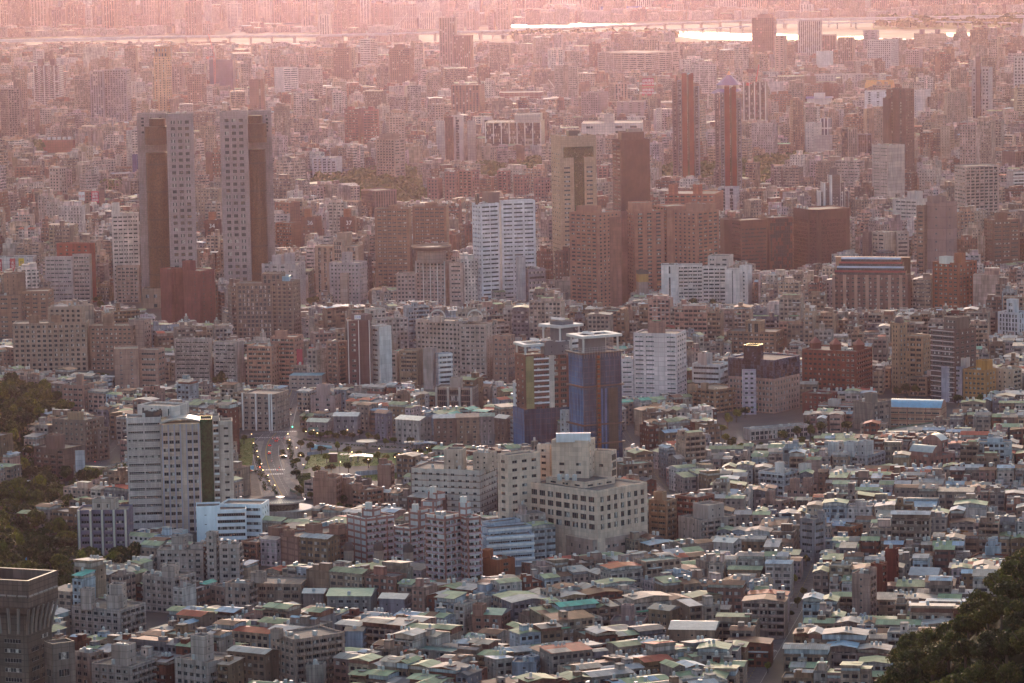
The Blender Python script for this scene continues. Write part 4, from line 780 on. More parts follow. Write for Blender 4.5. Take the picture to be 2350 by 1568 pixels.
def ringcrown(root, I, rnd):
    i = I[0]; q = np.mean(i['poly'], axis=0); t = at_dist(990, 562, root.location.y + 8); s = F / depth(t); r = 46 / s; mb = MB(); x = t[0] - root.location.x
    mb.cyl(x, 8, t[2] - 4, r * .9, 2.6, 36, 0, r2=r, cap=False); mb.cyl(x, 8, t[2] - 1.4, r, 1.2, 36, 1, cap=False); mb.cyl(x, 8, t[2] - 2.2, r * .95, .3, 36, 0); mb.cyl(x, 8, i['z1'] - 1, r * .72, t[2] - 3 - i['z1'], 24, 2); mb.build('ring_crown', [plain((.10, .07, .06)), plain((.33, .24, .19), .5), wall((.25, .22, .2), (3, 3, .3))], root)
GC = wall((.34, .29, .275), (3.3, 3.2, .2), k=.25)
B('apartment_tower', 'grey pink tower with a wide round rimmed crown', 'apartment tower', [(952, 1022, 1036, 600, 704, 2, GC, S('pun', bay=3.4, w=2.2, pale=.25, fin=2), BLK, dict(vis=698)), (909, 955, 960, 628, 700, 1, GC, S('pun', bay=3.4, w=2), BLK, dict(back=3)), (1030, 1061, 1066, 604, 712, 1, wall((.37, .32, .30), (4, 3.3, .15)), S('rib', bay=7, w=5.5), BLK, dict(back=-6, d=14))], extra=ringcrown)
WH = wall((.60, .59, .62), (3.4, 3.4, .16), (.44, .43, .47), k=.1)
B('office_tower', 'white tiled office tower striped with dark ribbon windows', 'office tower', [
    (1083, 1103, 1145, 468, 702, .9, WH, S('pun', bay=3, w=1.6, h=1.5, fh=3.7), S('rib', bay=9, w=8, h=1.35, fh=3.7, skip=0), dict(vis=696)),
    (1142, 1150, 1228, 462, 702, .4, WH, BLK, S('rib', bay=9.5, w=7.6, h=1.35, fh=3.7, skip=0), dict(back=12, vis=600)), (1106, 1120, 1146, 442, 470, 1, plain((.18, .12, .11)), BLK, BLK, dict(on=0, back=10)), (1090, 1094, 1100, 445, 470, 1, DARK, BLK, BLK, dict(on=0))])
B('office_block', 'grey ribbon windowed annex with ladder-like red sign column beside the white tower', 'office building', [(1199, 1212, 1252, 618, 702, .7, wall((.27, .25, .29), (30, 4, .3)), BLK, S('rib', bay=30, w=29, h=2, fh=4.2), dict(vis=668)), (1183, 1190, 1206, 590, 702, 1, wall((.45, .43, .45)), BLK, BLK, dict(back=-3))])
B('apartment_block', 'dark crimson walk-up at the foot of the white office tower', 'apartment building', [(1105, 1122, 1168, 626, 690, .8, wall((.16, .04, .04), (3, 3.2, .1)), BLK, S('bal', bay=4, pale=.3), dict(vis=668))])
GD = wall((.36, .275, .205), (1.7, 1.8, .12), (.22, .155, .10), k=.08)
def goldx(root, I, rnd):
    i = I[0]; A, Nn = np.array(i['poly'][1]), np.array(i['poly'][2]); U = (Nn - A) / np.linalg.norm(Nn - A); n = np.array([U[1], -U[0]]); L = np.linalg.norm(Nn - A); z1 = i['z1']; mb = MB()
    def s_(u0, u1, z0, z2, d=.35):
        a, b = A + U * L * u0 + n * d, A + U * L * u1 + n * d; mb.quad((*a, z0), (*b, z0), (*b, z2), (*a, z2), 0); mb.quad((*(a - n * d), z0), (*a, z0), (*a, z2), (*(a - n * d), z2), 0); mb.quad((*b, z0), (*(b - n * d), z0), (*(b - n * d), z2), (*b, z2), 0); mb.quad((*a, z2), (*b, z2), (*(b - n * d), z2), (*(a - n * d), z2), 0)
    s_(.10, .92, z1 * .865, z1 * .93); s_(.38, .66, z1 * .30, z1 * .865); mb.build('glass_column', [glass((.055, .06, .03), .12, var=.9)], root)
B('office_tower', 'golden tiled tower with a green glass T down its front', 'office tower', [(1264, 1284, 1368, 313, 680, .8, GD, S('rib', bay=6, w=3, h=1.2, fh=3.9, top=14), S('rib', bay=7, w=5.6, h=1.6, fh=3.9, top=26, skip=0, mar=3, pat='1001'), dict(vis=560, par=2.2)), (1299, 1305, 1330, 300, 316, 1, DARK, BLK, BLK, dict(on=0, back=12))], extra=goldx)
B('office_tower', 'plain dark brown windowless-looking tower with a boxed roof house', 'office tower', [(1405, 1424, 1491, 322, 600, .8, wall((.085, .04, .034), (1.9, 3.4, .12), (.085, .045, .04), k=.05), S('rib', bay=12, w=9, h=1.2, fh=3.6, pale=0), BLK, dict(vis=492)), (1418, 1426, 1478, 304, 325, 1, wall((.12, .065, .055), (3, 3, .1)), BLK, BLK, dict(on=0, back=8)), (1436, 1441, 1474, 297, 306, 1, wall((.22, .2, .2), None), BLK, BLK, dict(on=1, back=3))])
SM = wall((.30, .155, .12), (3.2, 3.2, .15), (.25, .14, .11), k=.15); SW = S('pun', bay=5.6, w=2.6, h=1.3, fh=3.2, pale=.35, mar=2, skip=.02); SBL = S('bal', bay=6, w=4.6, h=1.5, fh=3.2, balc=.7)
B('apartment_tower', 'salmon brown tower cluster, nearest slab with stacked balconies left of the gold sign', 'apartment tower', [(1306, 1370, 1423, 490, 716, 1, SM, SBL, SW, dict(vis=700)), (1322, 1368, 1380, 474, 492, 2, SM, BLK, BLK, dict(on=0, back=3)), (1350, 1362, 1425, 500, 716, 1, wall((.2, .1, .085), (4, 3.2, .15)), BLK, BLK, dict(back=10))], group='salmon brown tower cluster')
B('apartment_tower', 'middle slab of the salmon brown tower cluster, above the small gold and grey tower', 'apartment tower', [(1437, 1456, 1524, 486, 700, .9, SM, SW, S('bal', bay=8, w=4, h=1.6, fh=3.2, balc=.6), dict(vis=676)), (1441, 1452, 1497, 466, 488, 1, SM, BLK, BLK, dict(on=0)), (1423, 1426, 1440, 486, 700, 1, wall((.17, .085, .075), (3, 3.2, .1)), BLK, BLK, dict(back=12))], group='salmon brown tower cluster')
B('apartment_tower', 'right slab of the salmon brown tower cluster, rising behind the white concave slab', 'apartment tower', [(1531, 1600, 1650, 486, 700, 1.3, SM, SW, SBL, dict(vis=605)), (1498, 1530, 1586, 474, 700, 1, SM, SBL, BLK, dict(back=18, vis=600)), (1574, 1630, 1642, 468, 490, 2, SM, BLK, BLK, dict(on=0, back=5))], group='salmon brown tower cluster')
B('office_block', 'small tower with gold sign band and dark cap before the salmon cluster', 'office building', [(1460, 1466, 1488, 648, 712, 1, wall((.27, .23, .22), (2, 3, .1)), BLK, BLK, dict(vis=685, d=12)), (1460, 1466, 1488, 630, 650, 1, wall((.35, .24, .09), None), BLK, BLK, dict(on=0, back=.2)), (1460, 1466, 1488, 622, 632, 1, DARK, BLK, BLK, dict(on=1, back=.1))])
DB = wall((.075, .036, .034), (1.8, 3.4, .1), (.075, .04, .035), k=.08)
B('office_tower', 'dark brown block with slanted white roof edge, left of the red glass tower', 'office tower', [(1672, 1700, 1760, 506, 650, 1, DB, S('cur', bay=3, w=2.8, h=1.2), S('cur', bay=3, w=2.8, h=1.4, top=6), dict(vis=615, gm=(dglass, redglass, redglass))), (1652, 1662, 1700, 504, 640, 1, DB, BLK, BLK, dict(back=16, vis=600)), (1745, 1765, 1820, 500, 640, 1, DB, BLK, S('cur'), dict(back=20, gm=(dglass, redglass, dglass)))])
B('office_tower', 'red brown glass tower with framed top window and roof tanks', 'office tower', [(1820, 1862, 1950, 482, 645, .9, DB, S('cur', bay=2, w=1.8, h=2.6, fh=3.4, top=9), S('cur', bay=2, w=1.8, h=2.8, fh=3.4, top=9, mar=4), dict(vis=625, cut=6, gm=(redglass, redglass, bglass), cop=plain((.35, .2, .15))))], tanks=4)
WS = wall((.60, .585, .575), (3, 3.1, .12), (.45, .43, .43), k=.2); WSB = S('bal', bay=4.2, w=3.6, h=1.4, fh=3.1, balc=.8, pale=.3, mar=.4)
B('apartment_tower', 'white concave apartment slab with balconies and black vertical slots, before the salmon cluster', 'apartment tower', [
    (1517, 1556, 1558, 608, 712, 1, WS, S('sml', bay=12, w=1.3, h=3.1, fh=3.15, sill=0), BLK, dict(vis=690, d=16)), (1556, 1612, 1614, 608, 712, 2, WS, WSB, BLK, dict(back=2, d=14)), (1612, 1665, 1668, 612, 714, 2, WS, WSB, BLK, dict(back=-2, d=14)), (1664, 1697, 1700, 618, 716, 1, WS, S('sml', bay=20, w=1.3, h=3.1, fh=3.15, sill=0), BLK, dict(back=-8, d=14)), (1697, 1716, 1726, 610, 718, 1, WS, S('pun', bay=4, w=1), BLK, dict(back=-11)), (1624, 1672, 1683, 588, 612, 1, wall(LGREY), S('rib', bay=6, w=4), BLK, dict(on=2, back=5))])
REDW = wall((.16, .02, .012), (2, 1.7, .12), (.2, .045, .03), k=.1); DKW = wall((.16, .13, .15), (2, 3.3, .3), k=.15)
for (x, yt, yb, dy, lab) in ((1540, 168, 415, 0, 'taller dark tower with twin red vertical slabs beside the woods'), (1638, 197, 445, 0, 'dark tower with twin red vertical slabs, right of its taller copy')):
    yt2 = yt + 17
    B('apartment_tower', lab, 'apartment tower', [(x + 14, x + 24, x + 25, yt2, yb + 22, 1, wall((.21, .20, .25), (4, 3.4, .4), (.13, .12, .15)), S('bal', bay=8, w=6, balc=1.2, pale=.4), BLK, dict(d=20, vis=yb)), (x + 2, x + 12, x + 14, yt2 + 2, yb + 22, 1, DKW, S('bal', bay=6, w=4, balc=1), BLK, dict(back=5, d=20, vis=yb)),
        (x + 24, x + 36, x + 37, yt + 2, yb + 22, 1, REDW, BLK, BLK, dict(back=-2, d=24, name='red_slab', vis=yb)), (x + 37, x + 41, x + 42, yt + 6, yb + 22, 1, wall((.14, .06, .05), (2, 3.4, .2)), BLK, BLK, dict(back=0, d=20, vis=yb)), (x + 41, x + 51, x + 52, yt + 2, yb + 22, 1, REDW, BLK, BLK, dict(back=-2, d=24, name='red_slab', vis=yb)),
        (x + 52, x + 63, x + 65, yt + 30, yb + 22, 1, wall((.21, .20, .25), (4, 3.4, .4), (.13, .12, .15)), S('bal', bay=8, w=6, balc=1.2, pale=.4), BLK, dict(back=1, d=20, vis=yb)), (x + 36, x + 40, x + 44, yt, yt + 8, 1, plain((.4, .4, .42)), BLK, BLK, dict(on=2, back=2))], group='dark towers with twin red slabs')
BW = wall((.10, .09, .10), (4, 3.5, .2))
B('office_tower', 'black and white stepped tower tapering to a dark square top', 'office tower', [(1900, 1905, 1928, 402, 520, 1, BW, S('rib', fin=1, fw=1), S('rib', bay=6, w=5.5, fin=2, fw=1.6, fd=1), dict(vis=470, fin=WHITE)), (1884, 1890, 1938, 420, 520, 1, BW, S('rib', fin=1, fw=1), S('rib', bay=6, w=5.5, fin=2, fw=1.6, fd=1), dict(back=3, fin=WHITE)), (1875, 1880, 1947, 440, 520, 1, BW, S('rib', fin=1, fw=1), S('rib', bay=6, w=5.5, fin=2, fw=1.6, fd=1), dict(back=5, fin=WHITE)), (1902, 1904, 1921, 385, 404, 1, BW, BLK, BLK, dict(on=0))])
def slope_top(root, I, rnd):
    i = I[0]; A, Nn = np.array(i['poly'][0]), np.array(i['poly'][1]); B_ = np.array(i['poly'][3]); C_ = np.array(i['poly'][2]); z = i['z1']; mb = MB(); n = 4
    for k in range(n):
        f0, f1 = k / n * .5, (k + 1) / n * .5; e = 1.8 + k * 1.5
        a, b = A + (B_ - A) * f0, Nn + (C_ - Nn) * f0; U = (b - a) / np.linalg.norm(b - a); a = a + U * e; b = b - U * e; a2, b2 = a + (B_ - A) * .125, b + (C_ - Nn) * .125; z0 = z + k * 3.4
        mb.quad((*a, z0), (*b, z0), (*b, z0 + 2), (*a, z0 + 2), 1); mb.quad((*a, z0 + 2), (*b, z0 + 2), (*b2, z0 + 3.4), (*a2, z0 + 3.4), 0 if k % 2 else 2)
        c, d = a + (B_ - A) * .45, b + (C_ - Nn) * .45; mb.quad((*b, z0), (*d, z0), (*d, z0 + 3.4), (*b, z0 + 3.4), 3); mb.quad((*c, z0), (*a, z0), (*a, z0 + 3.4), (*c, z0 + 3.4), 3)
    c, d = A + (B_ - A) * .5, Nn + (C_ - Nn) * .5; zt = z + n * 3.4; mb.quad((*c, zt), (*d, zt), (*C_, zt), (*B_, zt), 3); mb.quad((*C_, z), (*B_, z), (*B_, zt), (*C_, zt), 3)
    mb.build('stepped_attic', [plain((.38, .42, .50), .4), G2, plain((.25, .04, .035)), wall(TAN)], root)
PB3 = wall((.17, .105, .095), (3, 3.2, .15))
B('apartment_tower', 'wide red brown slab with pink piers under stepped bluish glass attics', 'apartment tower', [(1910, 2083, 2090, 632, 742, 4, PB3, S('pun', bay=4.6, w=2.4, fin=2, fw=2.6, fd=1.0, pale=.25), BLK, dict(vis=735, d=26, fin=plain((.33, .21, .175), .8), par=.05))], extra=slope_top)
B('office_tower', 'purple brown tower with curved blank front and a warm edged window side', 'office tower', [(2103, 2121, 2128, 472, 655, 1, wall((.20, .14, .11), (3, 3.6, .3)), S('rib', bay=6, w=4.4, h=1.8), BLK, dict(vis=645, d=24)), (2125, 2184, 2196, 465, 657, 1.5, wall((.23, .165, .165), (40, 10, .3), k=.1), S('sml', bay=14, w=1.4, h=1.7, fh=7), BLK, dict(back=-3, cut=5)), (2128, 2140, 2172, 452, 468, 1, wall((.2, .15, .15), None), BLK, BLK, dict(on=1))])
B('apartment_tower', 'orange red brick tower with white glazed penthouse', 'apartment tower', [(2140, 2200, 2242, 604, 746, 1, wall((.26, .095, .06), (3, 3.3, .1)), S('pun', bay=5, w=3, pale=.5), S('pun', bay=4.5, w=2.2, pale=.3), dict(vis=735)), (2155, 2172, 2188, 590, 606, 1, plain((.5, .5, .48)), BLK, BLK, dict(on=0)), (2190, 2205, 2216, 582, 606, 1, wall((.26, .1, .06), None), BLK, BLK, dict(on=0))])
B('office_tower', 'brown ribbon windowed tower near the frame edge, beside the tree patch', 'office tower', [(2258, 2278, 2340, 505, 650, .8, wall((.165, .105, .085), (3, 3.4, .15)), S('pun'), S('rib', bay=7, w=5.5), dict(vis=625)), (2282, 2290, 2312, 490, 506, 1, wall((.15, .09, .075), None), BLK, BLK, dict(on=0))])
B('apartment_tower', 'tall cream and grey striped apartment tower beyond the purple brown one', 'apartment tower', [(2190, 2215, 2292, 382, 570, .8, wall((.40, .35, .33), (20, 3.4, .5), (.28, .24, .23)), S('rib', bay=6, w=5), S('bal', bay=5, w=4, pale=.3), dict(vis=500))])
B('office_tower', 'pale cream office tower with horizontal lines beside the dark tower', 'office tower', [(2001, 2038, 2076, 334, 520, 1, wall((.44, .385, .36), (20, 3.4, .3)), S('rib', bay=12, w=10, h=.7), BLK, dict(vis=470))])
B('office_tower', 'tall dark brown tower with slit windows and gold roof slab', 'office tower', [(2034, 2078, 2098, 205, 470, 1.4, wall((.13, .085, .085), (4, 3.5, .25)), S('sml', bay=12, w=2.4, h=2), S('pun', bay=3.4, w=1.4), dict(vis=330, cop=plain((.45, .35, .24)))), (2026, 2040, 2046, 225, 470, 1, wall((.11, .07, .07), None), BLK, BLK, dict(back=4))])
B('office_block', 'white framed block with dark bays behind the purple brown tower', 'office building', [(2048, 2110, 2128, 458, 580, 2, wall((.5, .49, .47), (3, 3, .12)), S('rib', bay=6, w=5, mar=4), BLK, dict(vis=520)), (2082, 2100, 2118, 440, 460, 1, wall((.45, .44, .44), None), BLK, BLK, dict(on=0))])
B('office_block', 'blank cream wall block with grey ribbon windowed wings', 'office building', [(2000, 2030, 2058, 534, 620, 1, wall((.46, .43, .36), (4, 3.4, .1)), S('rib', bay=9), BLK, dict(vis=590)), (2054, 2058, 2086, 532, 620, 1, wall((.4, .37, .33), (4, 3.4, .1)), BLK, S('rib'), dict(back=4)), (1979, 1995, 2004, 533, 620, 1, wall((.2, .16, .15), (2, 2, .2)), BLK, BLK, dict(back=8))])
B('apartment_tower', 'black and white tower with thin ladder balconies and blue signed stair head', 'apartment tower', [(795, 850, 852, 735, 892, 1.5, wall((.13, .065, .065), (5, 3.4, .15)), S('rib', bay=8, w=3, h=1.6, pat='101', fin=1, fw=.5, fd=.9), BLK, dict(fin=WHITE, d=18, vis=888)), (850, 870, 898, 750, 880, 1, wall((.62, .62, .62), (5, 3.4, .1)), S('rib', bay=6, w=4), S('pun', bay=6, w=2, pat='011'), dict(back=2)), (806, 838, 854, 722, 737, 2, plain((.16, .10, .10)), BLK, BLK, dict(on=0))],
  extra=lambda r, I, rnd: sign(r, '大安森', (I[2]['N'][0] - 5.5, I[2]['N'][1] - .1, I[2]['z1'] - 1.9), 0, 1.5, (.05, .1, .4), (.6, .6, .6), 4.6, 3.0))
B('apartment_block', 'brown walk-up tower with rounded balconies left of the black and white tower', 'apartment building', [(748, 775, 796, 785, 888, 1, wall((.29, .20, .17), (3, 3.3, .1)), S('bal', bay=5, balc=1, pale=.2), S('bal', bay=6, w=5, balc=1.2))])
B('office_block', 'office with gleaming white striped curved front and a blank shaft', 'office building', [(998, 1006, 1038, 812, 895, .6, wall((.40, .44, .50), (30, 3.8, .3)), BLK, S('rib', bay=30, w=29, h=1.5, fh=3.8, band=1.5, bd=.5), dict(band=WHITE)), (970, 992, 1002, 800, 905, 1, wall((.35, .32, .31), (3, 3, .08)), BLK, BLK, dict(back=1))])
B('apartment_block', 'yellowed balcony block beside the striped curved office', 'apartment building', [(916, 958, 972, 805, 885, 1, wall((.32, .26, .19), (3, 3.3, .12), k=.5), S('bal', bay=3.6, pale=.3), BLK), (872, 910, 916, 810, 880, 1, wall((.38, .34, .32), (3, 3.3, .12)), S('bal', bay=3.6, pale=.3), BLK, dict(back=5))])
def arcs(root, I, rnd):
    for k, q in enumerate((1, 2)):
        i = I[q]; c = np.mean(i['poly'], axis=0); mb = MB(); r = 5.5
        for dy in (-2.4, 2.4):
            for j in range(12):
                a0, a1 = math.pi * j / 12, math.pi * (j + 1) / 12; mb.bar((c[0] + r * math.cos(a0), c[1] + dy, i['z1'] - 1 + r * math.sin(a0)), (c[0] + r * math.cos(a1), c[1] + dy, i['z1'] - 1 + r * math.sin(a1)), .45)
        mb.build('roof_arch', [plain((.42, .39, .36))], root)
AR = wall((.35, .32, .30), (3.4, 3.2, .12), k=.3)
B('apartment_tower', 'long grey apartment slab with arched roof hoops', 'apartment tower', [(953, 1060, 1092, 738, 880, 2, AR, S('pun', bay=3.4, w=2.2, h=1.5, pale=.3), S('bal', bay=4, pale=.3), dict(vis=800)), (988, 1012, 1020, 728, 742, 1, AR, BLK, BLK, dict(on=0)), (1074, 1098, 1106, 728, 742, 1, AR, BLK, BLK, dict(on=0, back=5)), (1053, 1115, 1130, 745, 890, 1.5, AR, S('pun', bay=3.4, w=2.2, pale=.3), S('sml'), dict(back=-7, vis=870))], extra=arcs)
B('apartment_block', 'brown pink block right of the hooped grey slab', 'apartment building', [(1130, 1165, 1182, 772, 885, 1, wall((.28, .19, .16), (3, 3.2, .12)), S('pun', bay=3.6, w=2, pale=.2), S('pun'))])
B('office_block', 'dark concrete frame building with jutting beams and blue stair glass', 'office building', [(998, 1085, 1098, 890, 950, 1.6, wall((.24, .21, .19), (6, 4, .4)), S('ver', bay=7, w=5.6, h=3.4, fh=4, fin=1, fw=1.2, fd=1.6), S('ver'), dict(fin=plain((.42, .39, .36)), vis=945)), (1032, 1056, 1062, 868, 892, 1, wall((.3, .27, .25), None), BLK, BLK, dict(on=0))])
B('apartment_block', 'grey corner block with street front windows beside the broad road', 'apartment building', [(553, 630, 664, 905, 990, 1, wall((.29, .25, .225), (4, 3.4, .15), k=.4), S('pun', bay=4.4, w=2.2, fin=2, fw=.9, fd=.5), S('pun', bay=3.2, w=1.8), dict(cut=3, vis=985))])
B('apartment_block', 'pink plaster block with stair tower behind the park shelters', 'apartment building', [(712, 768, 785, 908, 948, 1.2, wall((.37, .29, .28), (6, 3.4, .1), k=.3), S('pun', bay=9, w=2.6), S('pun')), (726, 752, 758, 884, 910, 1, wall((.37, .29, .28), None), BLK, BLK, dict(on=0))])
for k, (a, b, c, yt, yb, col, lab) in enumerate(((704, 750, 764, 970, 1004, (.26, .24, .25), 'grey house with a teal billboard facing the park'), (765, 820, 828, 956, 1000, (.24, .22, .24), 'grey violet corner house facing the park'), (860, 885, 900, 950, 1012, (.22, .20, .25), 'violet grey house with orange metal roof facing the park'), (907, 962, 990, 966, 1022, (.40, .39, .38), 'pale house with white roof corner facing the park'), (995, 1045, 1048, 960, 1018, (.20, .15, .135), 'brown house row facing the park with white eaves'), (1047, 1100, 1103, 958, 1020, (.26, .20, .16), 'tan house with orange eaves facing the park'), (1102, 1134, 1136, 956, 1020, (.28, .26, .27), 'grey house beside the netted towers facing the park'), (1136, 1160, 1180, 962, 1014, (.24, .20, .18), 'brown balconied house nearest the netted towers'))):
    def gable(root, I, rnd, k=k):
        i = I[0]; A, Nn, Rr, Bk = [np.array(p) for p in inset(i['poly'], -.6)]; z = i['z1'] + .15; mb = MB(); m1, m2 = (Nn + Rr) / 2, (A + Bk) / 2; mc = [(.36, .38, .28), (.45, .43, .42), (.42, .16, .07), (.50, .50, .48), (.5, .46, .44), (.42, .22, .14), (.36, .38, .27), (.48, .42, .37)][k]
        mb.quad((*A, z), (*Nn, z), (*m1, z + 1.9), (*m2, z + 1.9), 0); mb.quad((*m2, z + 1.9), (*m1, z + 1.9), (*Rr, z), (*Bk, z), 0); mb.poly([(*Nn, z), (*Rr, z), (*m1, z + 1.9)], 1); mb.poly([(*Bk, z), (*A, z), (*m2, z + 1.9)], 1)
        mb.build('metal_roof', [plain(mc, .4, spec=.6, noise=.4), plain((.3, .28, .27))], root)
        if k == 0: sign(root, '社區公園 綠地', (float((i['poly'][0][0] + i['poly'][1][0]) / 2), float((i['poly'][0][1] + i['poly'][1][1]) / 2) - .3, i['z1'] - 5), 0, 1.4, (.45, .5, .48), (.08, .16, .15), 12, 3.4)
    B('street_house', lab, 'house', [(a, b, c, yt, yb, 1.3, wall(col, (4, 3.2, .12), k=.5), S('pun', bay=4, w=1.6, pale=.3), S('pun', bay=4), dict(par=.1))], extra=gable)
B('market_shed', 'low shed with a bright pale blue sheet roof beside the banner block', 'shed', [(663, 738, 748, 862, 895, 1.5, wall((.3, .27, .25)), S('rib', bay=6, w=4), BLK, dict(roof=plain((.20, .42, .47), .4), cop=plain((.25, .5, .55)), par=.05))])
B('apartment_tower', 'grey white striped block with dark crimson end wall, beside the dark street', 'apartment tower', [(103, 165, 170, 590, 700, 3, wall((.42, .40, .40), (4, 3.3, .12)), S('rib', bay=4, w=3.4, h=1.3, pale=.4), BLK, dict(d=14, vis=640)), (166, 206, 210, 584, 712, 2, wall((.34, .31, .30), (4, 3.3, .12)), S('rib', bay=4, w=3.4, pale=.4), BLK, dict(back=2, d=12, vis=700)), (130, 205, 218, 560, 690, 3, wall((.25, .05, .04), (4, 3.3, .12)), S('pun', bay=6, w=2.4, pale=.5), BLK, dict(back=14))])
B('apartment_tower', 'white slab with ribbon windows and a thin rooftop box, left of the stone towers', 'apartment tower', [(256, 318, 319, 490, 690, 2, wall((.52, .50, .49), (4, 3.4, .12)), S('rib', bay=4, w=3, pale=.4), BLK, dict(vis=560, d=16)), (256, 274, 276, 466, 492, 1, wall(OFFW), BLK, BLK, dict(on=0))])
B('apartment_tower', 'orange brown apartment tower touching the left stone tower', 'apartment tower', [(268, 302, 304, 580, 660, 1, wall((.27, .16, .10), (3, 3.3, .1)), S('bal', bay=4, pale=.4), BLK, dict(d=14, vis=625)), (303, 319, 320, 576, 660, 1, wall((.34, .17, .10), None), BLK, BLK, dict(back=1, d=12))])
B('apartment_tower', 'tan pilastered block with a mustard window strip before the left stone tower', 'apartment tower', [(266, 318, 322, 610, 695, 3, wall((.34, .28, .25), (3, 3.3, .2)), S('pun', bay=3.4, w=2.4, pale=.3), BLK, dict(d=16))])
